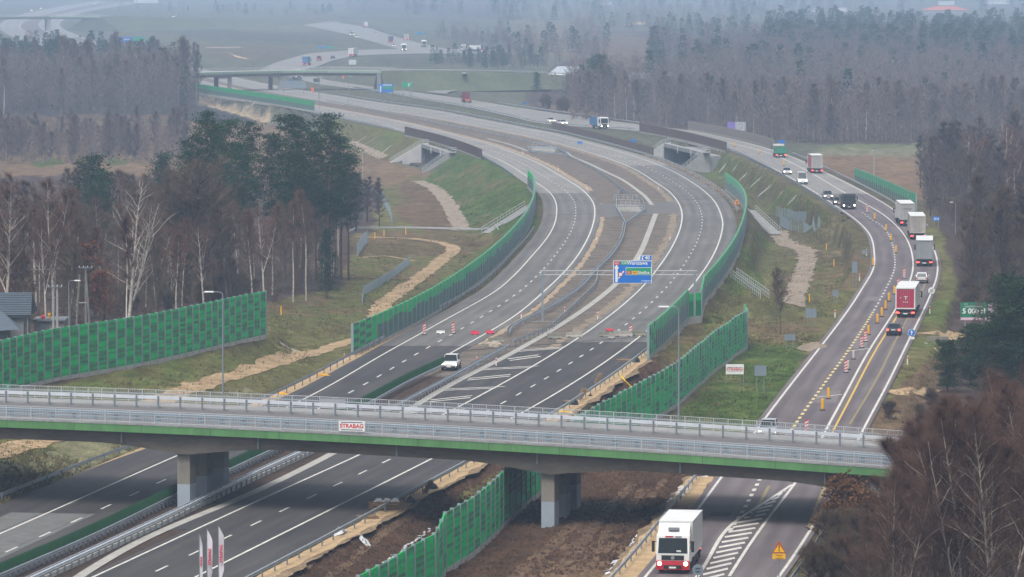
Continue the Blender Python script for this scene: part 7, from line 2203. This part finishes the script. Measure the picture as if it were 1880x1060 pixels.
tw_pink = vmat('pinkish_twigs', (.135, .105, .094), .15, .2, .5)
tw_dark = vmat('dark_twigs', (.070, .052, .048), .25, .25, .5)
nd_pine = vmat('pine_needles', (.012, .042, .015), .22, .5, .9)
nd_young = vmat('young_pine_needles', (.024, .046, .018), .2, .5, 1.0)
lf_oak = vmat('dry_oak_leaves', (.17, .062, .026), .2, .4, .9)
lf_beech = vmat('dry_brown_leaves', (.115, .055, .024), .2, .4, .9)

def twig_tris(bases, dirs, lens, wid, rs_):
    """thin three-cornered twigs"""
    n = len(bases)
    side = np.cross(dirs, rs_.normal(size=(n, 3)))
    side /= np.linalg.norm(side, axis=1)[:, None] + 1e-9
    v = np.empty((n, 3, 3))
    v[:, 0] = bases - side * wid / 2; v[:, 1] = bases + side * wid / 2; v[:, 2] = bases + dirs * lens[:, None]
    return v.reshape(-1, 3)

def me_np(name, verts, nper, mat_, extra=None):
    n = len(verts)
    me = bpy.data.meshes.new(name)
    V_ = [tuple(x) for x in verts]
    Fs = [tuple(range(i, i + nper)) for i in range(0, n, nper)]
    if extra:
        o = len(V_); V_ += extra.v; Fs += [tuple(o + i for i in f) for f in extra.f]
    me.from_pydata(V_, [], Fs)
    me.materials.append(mat_)
    me.update()
    return me

def bare_tree(seed, h, r0, cb, spread, nb, nt, tl_, tw, mat_t, mat_c, up=.9, droop=.0, fork=0, wander=.25, subn=4, dark_top=None, leaf=0, leafmat=None, crook=.12):
    rs_ = np.random.RandomState(seed); rnd = random.Random(seed)
    tmb = MB(); cmb = MB()
    trunks = []
    def stem_path(p0, d, L, r_a, r_b, n=8, wob=wander):
        pts = [Vector(p0)]; d = Vector(d).normalized(); rads = [r_a]
        for k in range(1, n + 1):
            d = (d + Vector((rnd.gauss(0, wob), rnd.gauss(0, wob), rnd.gauss(0, wob * .3))) / n).normalized()
            pts.append(pts[-1] + d * L / n); rads.append(r_a + (r_b - r_a) * k / n)
        return pts, rads
    pts, rads = stem_path((0, 0, 0), (rnd.gauss(0, .04), rnd.gauss(0, .04), 1), h, r0, .025, 10)
    tmb.tube(pts, rads, 6, False); trunks.append((pts, h, cb))
    for q in range(fork):
        t = cb * rnd.uniform(.75, 1.25); i = max(1, min(8, int(t * 10)))
        az = rnd.uniform(0, 2 * pi); e = rnd.uniform(.22, .42)
        p2, r2 = stem_path(pts[i], (cos(az) * e, sin(az) * e, 1), h * (1 - i / 10) * rnd.uniform(.8, 1.0), rads[i] * .75, .02, 8)
        tmb.tube(p2, r2, 5, False); trunks.append((p2, h * (1 - i / 10), .1))
    TB, TD = [], []
    for (pp, hh, c0) in trunks:
        cc_ = cum(pp); Lt = cc_[-1]
        nbr = nb if pp is pts else max(4, nb // 2)
        for k in range(nbr):
            t = c0 + (1 - c0) * ((k + rnd.random()) / nbr) ** .85
            p, d = point_at(pp, cc_, Lt * min(.97, t))
            az = k * 2.4 + rnd.uniform(-.5, .5)
            rel = (t - c0) / (1 - c0 + 1e-6)
            prof = (max(.12, sin(pi * min(1, .22 + .78 * rel))) ** .8) if spread > 0 else 1
            L = spread * prof * rnd.uniform(.65, 1.15)
            el = up * rnd.uniform(.75, 1.25)
            q, rr_ = stem_path(p, (cos(az) * cos(el), sin(az) * cos(el), sin(el)), L, max(.018, r0 * .34 * (1 - .6 * rel)), .012, 5, .6 + crook * 4)
            (tmb if L > 1.2 else cmb).tube(q, rr_, 4, False)
            for j in range(1, 6):
                for _ in range(max(1, nt // (nbr * 5 * len(trunks) // 1 + 1))):
                    s_ = rnd.random()
                    b0 = q[j - 1].lerp(q[j], s_); TB.append(tuple(b0)); TD.append(tuple((q[j] - q[j - 1]).normalized()))
            for _ in range(subn):
                s_ = rnd.uniform(.25, .95); bb, bd = point_at(q, cum(q), L * s_)
                a2 = rnd.uniform(0, 2 * pi)
                d2 = (bd + Vector((cos(a2), sin(a2), rnd.uniform(-.2, .6))) * .7).normalized()
                L2 = L * rnd.uniform(.25, .5)
                q2, r2 = stem_path(bb, d2, L2, .016, .008, 3, .5)
                cmb.tube(q2, r2, 3, False)
                for j in range(1, 4):
                    for _ in range(max(1, nt // (nbr * 5 * len(trunks) + 1))):
                        TB.append(tuple(q2[j - 1].lerp(q2[j], rnd.random()))); TD.append(tuple((q2[j] - q2[j - 1]).normalized()))
    TB = np.array(TB); TD = np.array(TD)
    n = len(TB)
    D_ = TD + rs_.normal(size=(n, 3)) * .55
    D_[:, 2] += .12 - droop * rs_.rand(n) * 1.6
    D_ /= np.linalg.norm(D_, axis=1)[:, None]
    ln = tl_ * (.5 + rs_.rand(n))
    tv = twig_tris(TB, D_, ln, tw, rs_)
    tm = tmb.build('trunk', mat_t, smooth=True, link=False)
    cm = me_np('crown', tv, 3, mat_c, cmb)
    lv = None
    if leaf:
        idx = rs_.randint(0, n, leaf)
        c_ = TB[idx] + D_[idx] * (ln[idx] * rs_.rand(leaf))[:, None] + rs_.normal(size=(leaf, 3)) * .12
        s1 = rs_.normal(size=(leaf, 3)); s1 /= np.linalg.norm(s1, axis=1)[:, None]
        s2 = np.cross(s1, rs_.normal(size=(leaf, 3))); s2 /= np.linalg.norm(s2, axis=1)[:, None]
        z = (.09 + .08 * rs_.rand(leaf))[:, None]
        q = np.empty((leaf, 3, 3)); q[:, 0] = c_ - s1 * z; q[:, 1] = c_ + s1 * z; q[:, 2] = c_ + s2 * z * 1.6
        lv = me_np('leaves', q.reshape(-1, 3), 3, leafmat)
    return tm, cm, lv

def conifer(seed, h, r0, cb, wid, kind, ncl, per, mat_c, size=.35):
    rs_ = np.random.RandomState(seed); rnd = random.Random(seed)
    tmb = MB()
    pts = [Vector((rnd.gauss(0, .12) * k * .3, rnd.gauss(0, .12) * k * .3, h * k / 8)) for k in range(9)]
    tmb.tube(pts, [r0 * (1 - .85 * k / 8) for k in range(9)], 6, False)
    cc_ = cum(pts); tv = []
    for k in range(ncl):
        t = (k + rnd.random()) / ncl
        if kind == 'pine':
            f = cb + (1 - cb) * t
            env = wid * (1 - abs(t - .42) ** 1.5 * 1.3) * rnd.uniform(.35, 1.1)
            env = max(.25, env)
        else:
            f = cb + (1 - cb) * t
            env = wid * (1 - t) ** .75 * rnd.uniform(.35, 1.1) + .1
        p, d = point_at(pts, cc_, cc_[-1] * f)
        az = k * 2.4 + rnd.uniform(-.6, .6)
        e = p + Vector((cos(az) * env, sin(az) * env, rnd.uniform(.0, .35) * env * (1 if kind == 'pine' else .5)))
        if env > .6: tmb.tube([p, p.lerp(e, .5) + Vector((0, 0, -.06 * env)), e], [.05, .035, .015], 3, False)
        cl = size * rnd.uniform(1.3, 2.6)
        m = per
        u = rs_.normal(size=(m, 3)) * np.array([cl, cl, cl * (.48 if kind == 'pine' else .38)]) * .55
        inner = rs_.rand(m) ** .6
        base = np.array(e) + u
        # outwards along the branch, inner tufts too
        base -= (np.array(e) - np.array(p)) * (rs_.rand(m) ** 2)[:, None] * .55
        s1 = rs_.normal(size=(m, 3)); s1[:, 2] *= .6; s1 /= np.linalg.norm(s1, axis=1)[:, None]
        s2 = np.cross(s1, rs_.normal(size=(m, 3))); s2 /= np.linalg.norm(s2, axis=1)[:, None]
        z = (size * (.35 + .5 * rs_.rand(m)))[:, None]
        q = np.empty((m, 3, 3)); q[:, 0] = base - s2 * z * .22; q[:, 1] = base + s2 * z * .22; q[:, 2] = base + s1 * z
        tv.append(q.reshape(-1, 3))
    tm = tmb.build('trunk', bark_p, smooth=True, link=False)
    cm = me_np('crown', np.concatenate(tv), 3, mat_c)
    return tm, cm, None

TREES = {}
def kind_of_tree(name, fn, n):
    TREES[name] = [fn(k) for k in range(n)]
kind_of_tree('birch', lambda k: bare_tree(100 + k, 15, .17, .30, 3.0, 26, 1500, .9, .026, bark_w, tw_red, 1.0, .35, 1 + k % 2), 4)
kind_of_tree('slim', lambda k: bare_tree(140 + k, 13, .11, .45, 1.7, 20, 900, .8, .030, bark_w, tw_red, 1.1, .2, 0), 3)
kind_of_tree('alder', lambda k: bare_tree(200 + k, 15, .20, .28, 3.2, 26, 1500, .9, .030, bark_g, tw_brn, .75, .1, k % 2), 4)
kind_of_tree('dark', lambda k: bare_tree(240 + k, 16, .20, .22, 3.0, 26, 1500, .9, .036, bark_d, tw_dark, .8, .1, k % 2), 3)
kind_of_tree('oak', lambda k: bare_tree(300 + k, 15, .42, .28, 6.4, 26, 2600, 1.0, .034, bark_d, tw_brn, .62, .0, 2, .3, 6), 2)
kind_of_tree('hero', lambda k: bare_tree(330 + k, 18, .24, .17, 5.2, 30, 700, .8, .018, bark_w, tw_pale, .92, .15, 2, .25, 5), 1)
kind_of_tree('pale', lambda k: bare_tree(180 + k, 10, .085, .10, 1.9, 30, 1300, .8, .036, bark_f, tw_pink, .95, .1, k % 2), 4)
kind_of_tree('thicket', lambda k: bare_tree(400 + k, 15, .15, .18, 3.0, 40, 3100, .9, .0135, bark_t if k % 3 != 2 else bark_g, tw_thick, 1.02, .15, 1 + k % 2, .25, 6), 5)
kind_of_tree('oakleaf', lambda k: bare_tree(440 + k, 8, .16, .15, 2.8, 20, 700, .7, .025, bark_d, tw_brn, .6, 0, 0, .3, 4, leaf=2600, leafmat=lf_oak), 2)
kind_of_tree('bush', lambda k: bare_tree(470 + k, 3.2, .04, .05, 1.5, 14, 1500, .7, .018, bark_g, tw_brn, .8, 0, 2, .3, 4), 3)
kind_of_tree('beechbush', lambda k: bare_tree(480 + k, 5.0, .08, .05, 2.2, 18, 1200, .6, .018, bark_g, tw_brn, .8, 0, 2, .3, 4, leaf=3000, leafmat=lf_beech), 2)
kind_of_tree('pine', lambda k: conifer(500 + k, 24, .22, .44, 2.8, 'pine', 42, 150, nd_pine, .52), 4)
kind_of_tree('spruce', lambda k: conifer(540 + k, 12, .15, .10, 2.6, 'spruce', 60, 70, nd_pine, .55), 3)
kind_of_tree('youngpine', lambda k: conifer(560 + k, 10, .15, .12, 2.4, 'pine', 80, 150, nd_young, .42), 3)
H0 = dict(pale=10, birch=15, slim=13, alder=15, dark=16, oak=15, hero=18, thicket=15, oakleaf=8, bush=3.2, beechbush=5, pine=24, spruce=12, youngpine=10)
NAMES = dict(pale='birch_tree', birch='birch_tree', slim='birch_tree', alder='bare_tree', dark='bare_tree', oak='oak_tree', hero='birch_tree', thicket='birch_tree', oakleaf='oak_tree', bush='bare_shrub', beechbush='leafy_shrub', pine='pine_tree', spruce='spruce_tree', youngpine='pine_tree')
trnd = random.Random(11)
def plant(kind, p, h, label, group=None, k=None, rz=None, cat=None, wide=1.0):
    v = TREES[kind]; tm, cm, lv = v[(trnd.randrange(len(v)) if k is None else k) % len(v)]
    s = h / H0[kind]
    shr = kind in ('bush', 'beechbush')
    t = empty(NAMES[kind], p - Vector((0, 0, .15)), trnd.uniform(0, 6.28) if rz is None else rz, label, cat or ('shrub' if shr else 'tree'), group)
    t.scale = (s * wide, s * wide, s)
    mesh_child('stem' if shr else 'trunk', tm, t); mesh_child('twigs' if shr else 'crown', cm, t)
    if lv: mesh_child('leaves', lv, t)
    return t
def tree_px(kind, px, base, top, label, group=None, **kw):
    p = on_ground(px, base)
    s = F / (p.y * CP)
    return plant(kind, p, max(1.0, (base - top) / s), label, group, **kw)
def fill(poly, n, kinds, hrange, label, group, mind=1.6, seed=1, zfix=None):
    """scatter trees whose foot lies inside a patch of ground"""
    rnd = random.Random(seed); x0 = min(p[0] for p in poly); x1 = max(p[0] for p in poly); y0 = min(p[1] for p in poly); y1 = max(p[1] for p in poly)
    got = []; tries = 0
    while len(got) < n and tries < n * 60:
        tries += 1
        x, y = rnd.uniform(x0, x1), rnd.uniform(y0, y1)
        if not inside(poly, np.array([x]), np.array([y]))[0]: continue
        p = on_ground(x, y)
        if any((p.x - q.x) ** 2 + ((p.y - q.y) * .4) ** 2 < mind ** 2 for q in got): continue
        got.append(p); kd = rnd.choice(kinds)
        lb = label[kd] if isinstance(label, dict) else label
        plant(kd, p, rnd.uniform(*hrange) * (1.15 if kd in ('pine',) else 1), lb, group, wide=rnd.uniform(.85, 1.15))
    return got
# --- wood on the left
tree_px('hero', 236, 600, 326, 'large white birch with spreading pale branches above the left noise barrier', k=0, rz=.6)
tree_px('birch', 12, 598, 318, 'tall forked white birch at the left edge above the house roof', k=1, rz=1)
tree_px('birch', 98, 590, 330, 'tall white birch behind the wooden power poles', k=0, rz=2)
tree_px('birch', 375, 578, 398, 'white birch standing below the two spreading dark oaks', k=2, rz=3)
tree_px('slim', 268, 565, 390, 'slim white birch right of the large spreading birch', k=1)
tree_px('oak', 340, 556, 318, 'dark spreading bare oak left of its twin behind the left barrier', k=0, rz=0)
tree_px('oak', 374, 560, 300, 'dark spreading bare oak with the thicker trunk behind the left barrier', k=1, rz=1)
tree_px('oakleaf', 160, 582, 448, 'oak keeping rust brown leaves behind the power pole', k=0)
tree_px('oakleaf', 28, 590, 468, 'small oak with rust brown leaves at the left edge above the roof', k=1)
tree_px('oakleaf', 192, 598, 500, 'low oak with rust brown leaves right of the power pole', k=1)
PG = 'tall pines of the left wood'
for i, (x, b, t, k) in enumerate([(352, 510, 250, 0), (376, 515, 204, 1), (398, 498, 226, 2), (421, 505, 218, 3), (455, 500, 224, 0), (441, 520, 262, 1), (498, 520, 246, 2), (524, 512, 208, 3), (556, 508, 216, 0), (580, 518, 240, 1), (604, 526, 208, 2), (626, 512, 250, 3), (640, 515, 284, 0), (545, 535, 275, 2), (615, 515, 296, 1)]):
    tree_px('pine', x, b, t, 'tall dark pine in the dense pine group of the left wood', PG, k=k, wide=1.08)
tree_px('spruce', 165, 470, 284, 'dense dark green conifer standing out left of the pines', k=0, wide=1.25)
tree_px('spruce', 188, 478, 312, 'smaller conifer touching the dense dark green one on its right', k=1)
tree_px('youngpine', 174, 488, 340, 'dark green bushy pine in front of the left conifers', k=1)
tree_px('spruce', 300, 440, 280, 'dark conifer rising behind the left oak', k=2)
tree_px('spruce', 600, 548, 420, 'narrow dark conifer at the right edge of the left wood', k=1, wide=.8)
tree_px('slim', 562, 552, 350, 'white stemmed birch at the right end of the wood by the meadow', k=0)
tree_px('slim', 538, 555, 372, 'white stemmed birch left of the last one by the meadow', k=2)
fill([(-40, 600), (-40, 430), (620, 430), (640, 470), (610, 540), (540, 556), (480, 570), (330, 598), (200, 612)], 120, ['birch', 'slim', 'slim', 'alder', 'alder'], (9.5, 13.5), {'birch': 'bare birch among many in the left wood', 'slim': 'slim bare birch among many in the left wood', 'alder': 'grey brown bare tree among many in the left wood'}, 'bare trees of the left wood', 2.0, 21)
fill([(636, 425), (640, 395), (690, 398), (705, 425)], 9, ['dark'], (8, 10.5), 'dark bare tree in the clump beside the grassy mound', 'dark clump by the mound', 1.2, 22)
fill([(120, 610), (230, 600), (480, 566), (480, 545), (200, 560)], 16, ['bush'], (3.0, 4.5), 'bare brown bush along the back of the left barrier', 'bushes behind the left barrier', 1.5, 23)
# --- middle strip and far wood on the left
fill([(-40, 302), (-40, 272), (350, 268), (345, 300)], 50, ['pale'], (7.5, 11.5), 'thin birch in the pale strip across the left fields', 'birch strip on the left', 1.2, 24)
fill([(-40, 212), (-40, 150), (330, 140), (362, 160), (360, 198), (300, 206)], 46, ['pale', 'alder', 'slim', 'pale'], (13, 20), {'pale': 'pale bare tree in the far left wood', 'dark': 'dark bare tree in the far left wood', 'alder': 'grey bare tree in the far left wood', 'slim': 'white stemmed tree in the far left wood'}, 'trees of the far left wood', 3.0, 25)
for x, b, t in ((98, 160, 72), (118, 158, 70), (136, 160, 80), (62, 165, 92), (10, 150, 70), (150, 155, 84)):
    tree_px('pine', x, b, t, 'far pine rising above the far left wood', 'far left pines', wide=1.5)
for x, b, t in ((342, 186, 70), (357, 188, 78), (364, 188, 82)):
    tree_px('dark', x, b, t, 'gaunt dark tree at the right end of the far left wood', 'gaunt trees by the far bridge', wide=.6)
# --- right side
fill([(1712, 392), (1700, 372), (1780, 330), (1940, 330), (1940, 620), (1800, 620), (1762, 560), (1790, 480), (1780, 430)], 66, ['dark', 'alder', 'birch', 'alder'], (12, 17), {'birch': 'bare birch in the wood right of the old road', 'dark': 'dark bare tree in the wood right of the old road', 'alder': 'grey brown bare tree in the wood right of the old road'}, 'bare trees right of the old road', 1.6, 26)
fill([(1712, 400), (1735, 400), (1780, 440), (1795, 490), (1765, 570), (1800, 640), (1860, 640), (1860, 520), (1830, 430), (1760, 380)], 34, ['bush'], (3, 5.5), 'bare brown bush at the foot of the wood right of the old road', 'bushes right of the old road', 1.2, 36)
for x, b, t, k, l in ((1858, 720, 508, 0, 'large green pine at the right edge beside the billboards'), (1782, 708, 596, 1, 'green pine just below the billboards'), (1740, 720, 622, 2, 'small low green pine left of the billboard pines'), (1890, 740, 520, 1, 'green pine cut by the right picture edge'), (1820, 735, 588, 2, 'bushy green pine between the right edge pines')):
    tree_px('youngpine', x, b, t, l, k=k, wide=1.2)
env = [(1500, 1000), (1560, 890), (1600, 880), (1640, 830), (1690, 735), (1740, 700), (1800, 690), (1860, 650), (1900, 640)]
TG = 'birch thicket in the lower right corner'
r5 = random.Random(44)
for i in range(58):
    x = r5.uniform(1588, 1970); base = r5.uniform(905, 1240)
    if x < 1690 and base < 1010: base += 130
    tp = float(np.interp(x, [e[0] for e in env], [e[1] for e in env])) + r5.uniform(0, 130)
    p = on_ground(x, base); s_ = F / (p.y * CP)
    h = max(5.0, min(17, (base - tp) / s_))
    plant('thicket', p, h, 'bare reddish birch in the dense thicket of the lower right corner', TG, wide=r5.uniform(.85, 1.2))
fill([(1600, 840), (1650, 740), (1710, 730), (1740, 800), (1660, 900)], 9, ['bush'], (1.3, 2.2), 'bare brown bush on the bank above the right end of the bridge', 'bushes by the bridge end', 1.0, 27)
for x, b, t in ((1545, 985, 880), (1570, 1000, 900), (1520, 1010, 925), (1600, 1010, 915)):
    tree_px('beechbush', x, b, t, 'brown leaved bush under the right end of the bridge', 'brown leaved bushes', wide=1.1)
fill([(1465, 1090), (1500, 1020), (1560, 1000), (1640, 1040), (1620, 1100)], 14, ['bush', 'bush'], (2.5, 4), 'olive brown bush at the lower right guardrail', 'bushes at the lower guardrail', .9, 28)
tree_px('alder', 1432, 615, 490, 'lone dark bare tree on the lawn between both roads', k=1, wide=.9)
tree_px('dark', 1690, 345, 250, 'dark bare tree at the corner of the reddish field', k=0)
# --- wood on the far side of the old road: the nearest rows stand singly
fill([(1040, 219), (1160, 224), (1330, 243), (1440, 264), (1500, 262), (1700, 260), (1900, 256), (1900, 236), (1500, 238), (1330, 226), (1050, 204)], 72, ['pale', 'alder', 'slim', 'pale'], (10, 17), {'pale': 'pale bare tree in the front rows of the wood across the old road', 'dark': 'dark bare tree in the front rows of the wood across the old road', 'alder': 'grey bare tree in the front rows of the wood across the old road', 'slim': 'white stemmed tree in the front rows of the wood across the old road'}, 'front trees of the wood across the old road', 3.0, 29)
for x, b, t in ((1085, 196, 108), (1100, 200, 100), (1115, 205, 120), (1045, 188, 135), (1062, 196, 128), (1075, 205, 145), (985, 170, 132), (1212, 160, 92), (1150, 170, 140)):
    tree_px('spruce', x, b, t, 'dark green conifer around the white hall', 'conifers by the white hall', wide=1.3)
fill([(860, 130), (940, 126), (1000, 128), (1000, 116), (870, 112)], 10, ['alder', 'spruce'], (7, 10), {'alder': 'bare tree behind the far embankment', 'spruce': 'conifer behind the far embankment'}, 'trees behind the far embankment', 4, 30)
fill([(985, 205), (1100, 214), (1100, 206), (1000, 196)], 14, ['bush'], (3, 4.5), 'reddish bush on the strip before the white hall', 'reddish bushes', 3, 31)

# --- the far woods read as one mass each
def lowpoly_bare(seed, tall, cols):
    rs_ = np.random.RandomState(seed); tris = []; mi = []
    w0 = .09
    for a in (0, pi / 2):
        s = np.array([cos(a), sin(a), 0]) * w0
        tris.append([-s, s, np.array([0, 0, tall * .7])]); mi.append(0)
    n = 210; lx, ly = rs_.normal(size=2) * 1.1
    for k in range(n):
        t = .04 + .93 * rs_.rand(); r = 2.9 * sin(pi * (.12 + .70 * t)); a = rs_.rand() * 6.28
        b = np.array([lx * t, ly * t, t * tall * .96]) + np.array([cos(a), sin(a), 0]) * r * rs_.rand() * .7
        d = np.array([cos(a), sin(a), 1.2]) + rs_.normal(size=3) * .5; d /= np.linalg.norm(d)
        s = np.cross(d, rs_.normal(size=3)); s /= np.linalg.norm(s)
        w = .05 + .06 * rs_.rand(); L = .8 + 1.3 * rs_.rand()
        tris.append([b - s * w, b + s * w, b + d * L]); mi.append(1)
    return np.array(tris), np.array(mi)
def lowpoly_con(seed, tall):
    rs_ = np.random.RandomState(seed); tris = []; mi = []
    s = np.array([.15, 0, 0]); tris.append([-s, s, np.array([0, 0, tall * .8])]); mi.append(0)
    for k in range(190):
        t = .15 + .85 * rs_.rand(); r = (2.6 * (1 - t) ** .6 + .3) * sqrt(rs_.rand()); a = rs_.rand() * 6.28
        b = np.array([cos(a) * r, sin(a) * r, t * tall])
        d = np.array([cos(a), sin(a), .4]) + rs_.normal(size=3) * .6; d /= np.linalg.norm(d)
        s = np.cross(d, rs_.normal(size=3)); s /= np.linalg.norm(s)
        w = .25 + .25 * rs_.rand(); L = .6 + .8 * rs_.rand()
        tris.append([b - s * w, b + s * w, b + d * L]); mi.append(2)
    return np.array(tris), np.array(mi)
LB = [lowpoly_bare(k, 15, 0) for k in range(8)]; LC = [lowpoly_con(k, 15) for k in range(3)]
def far_wood(poly, n, con, hr, mats, seed, name='far_forest', holes=()):
    rs_ = np.random.RandomState(seed); rnd = random.Random(seed); V_, MI = [], []
    x0 = min(p[0] for p in poly); x1 = max(p[0] for p in poly); y0 = min(p[1] for p in poly); y1 = max(p[1] for p in poly)
    got = 0; tr = 0
    while got < n and tr < n * 40:
        tr += 1
        x = rnd.uniform(x0, x1); y = y0 + (y1 - y0) * rnd.random()
        if not inside(poly, np.array([x]), np.array([y]))[0]: continue
        if any(inside(hh, np.array([x]), np.array([y]))[0] for hh in holes): continue
        p = on_ground(x, y)
        cl = noise.noise(Vector((p.x * .012, p.y * .006, seed))) * .9
        t, mi = (LC[rnd.randrange(3)] if (rnd.random() < con * .3 if con < .1 else rnd.random() + cl < con) else LB[rnd.randrange(8)])
        a = rnd.uniform(0, 6.28); h = rnd.uniform(*hr) / 15; c, s = cos(a), sin(a)
        R = np.array([[c, -s, 0], [s, c, 0], [0, 0, 1]]) * h
        w_ = max(1.0, p.y / 1500)
        V_.append((t @ R.T) * np.array([w_ ** .3, w_ ** .3, 1]) + np.array([p.x, p.y, p.z - .1])); MI.append(mi); got += 1
    T = np.concatenate(V_).reshape(-1, 3); mi = np.concatenate(MI)
    me = bpy.data.meshes.new(name); nt_ = len(T) // 3
    me.vertices.add(len(T)); me.vertices.foreach_set('co', T.astype(np.float32).ravel())
    me.loops.add(len(T)); me.loops.foreach_set('vertex_index', np.arange(len(T), dtype=np.int32))
    me.polygons.add(nt_); me.polygons.foreach_set('loop_start', np.arange(0, len(T), 3, dtype=np.int32))
    me.polygons.foreach_set('material_index', mi.astype(np.int32))
    for m in mats: me.materials.append(m)
    me.update(calc_edges=True); me.validate()
    o = bpy.data.objects.new(name, me); COL.objects.link(o)
    return tag(o, kind='stuff')
fm = [bark_g, tw_pink, nd_pine]
fm2 = [bark_f, tw_pink, nd_pine]
hall = [(995, 168), (1000, 120), (1250, 128), (1245, 158)]
far_wood([(1010, 200), (1330, 222), (1500, 236), (1900, 234), (1900, 150), (1300, 150), (1080, 170)], 950, .08, (8, 17), fm2, 3, holes=[hall])
far_wood([(1180, 160), (1900, 165), (1900, 95), (1200, 95)], 900, .28, (8, 17), fm, 4, holes=[hall, [(1240, 118), (1240, 104), (1330, 106), (1375, 128)]])
far_wood([(1380, 118), (1900, 128), (1900, 62), (1420, 52)], 420, .95, (12, 18), fm, 5, holes=[[(1690, 62), (1700, 20), (1800, 20), (1860, 60)]])
far_wood([(930, 130), (1200, 118), (1420, 100), (1420, 20), (900, 10)], 420, .15, (9, 14), fm, 6, holes=[[(930, 80), (940, 40), (1030, 44), (1060, 62)], [(1120, 130), (1110, 60), (1190, 60), (1210, 120)]])
far_wood([(640, 26), (900, 40), (940, 30), (1900, 30), (1900, -45), (300, -45), (300, 2), (640, 8)], 700, .25, (11, 16), fm, 7, holes=[[(1690, 40), (1700, 5), (1790, 5), (1800, 40)]])
far_wood([(-60, 150), (300, 140), (340, 160), (360, 196), (-60, 212)], 420, .03, (11, 16), fm, 8)
far_wood([(1040, 222), (1160, 226), (1330, 245), (1440, 265), (1500, 262), (1700, 260), (1900, 256), (1900, 232), (1500, 234), (1330, 222), (1050, 200)], 520, .05, (6, 16), fm2, 12)
far_wood([(-60, 304), (-60, 268), (350, 264), (345, 298)], 230, .0, (6, 10.5), fm2, 10, 'birch_strip')
far_wood([(-40, 214), (-40, 180), (362, 170), (360, 200), (300, 208)], 160, .0, (7, 17), fm, 11)
far_wood([(-60, 600), (-60, 440), (600, 440), (632, 470), (612, 535), (540, 552), (480, 566), (330, 592), (200, 606)], 330, .02, (3, 9), [bark_g, tw_brn, nd_pine], 13, 'undergrowth')
far_wood([(1715, 400), (1740, 390), (1960, 400), (1960, 640), (1800, 640), (1770, 570), (1800, 480)], 240, .02, (3, 8), [bark_g, tw_brn, nd_pine], 14, 'undergrowth')
far_wood([(1700, 400), (1960, 380), (1960, 330), (1700, 330)], 120, .05, (10, 14), [bark_d, tw_dark, nd_pine], 9)

far_wood([(195, 24), (330, 26), (470, 30), (640, 30), (640, 22), (470, 20), (200, 16)], 46, .35, (5, 11), fm, 15, 'far_tree_belt')
far_wood([(800, 62), (930, 74), (940, 88), (880, 86), (800, 76)], 60, .2, (5, 10), fm, 16, 'far_tree_belt')
far_wood([(860, 128), (1000, 128), (1000, 118), (800, 112), (790, 120)], 70, .3, (4, 9), fm, 17, 'far_tree_belt')
far_wood([(0, 112), (60, 104), (200, 112), (330, 128), (330, 140), (0, 150)], 160, .45, (9, 15), fm, 18)
# ------------------------------------------------------------------ air
hz = MB()
hz.box((0, 9000, 22), (14000, 24000, 70))
haze = hz.build('haze', bpy.data.materials.new('haze_air'))
tag(haze, kind='stuff')
hm = haze.data.materials[0]; hm.use_nodes = True
hn = hm.node_tree
for q in list(hn.nodes):
    if q.type != 'OUTPUT_MATERIAL': hn.nodes.remove(q)
pv = hn.nodes.new('ShaderNodeVolumePrincipled')
pv.inputs['Color'].default_value = (.56, .74, 1.0, 1)
pv.inputs['Density'].default_value = 0.00020
pv.inputs['Anisotropy'].default_value = .0
hn.links.new(pv.outputs[0], [q for q in hn.nodes if q.type == 'OUTPUT_MATERIAL'][0].inputs['Volume'])
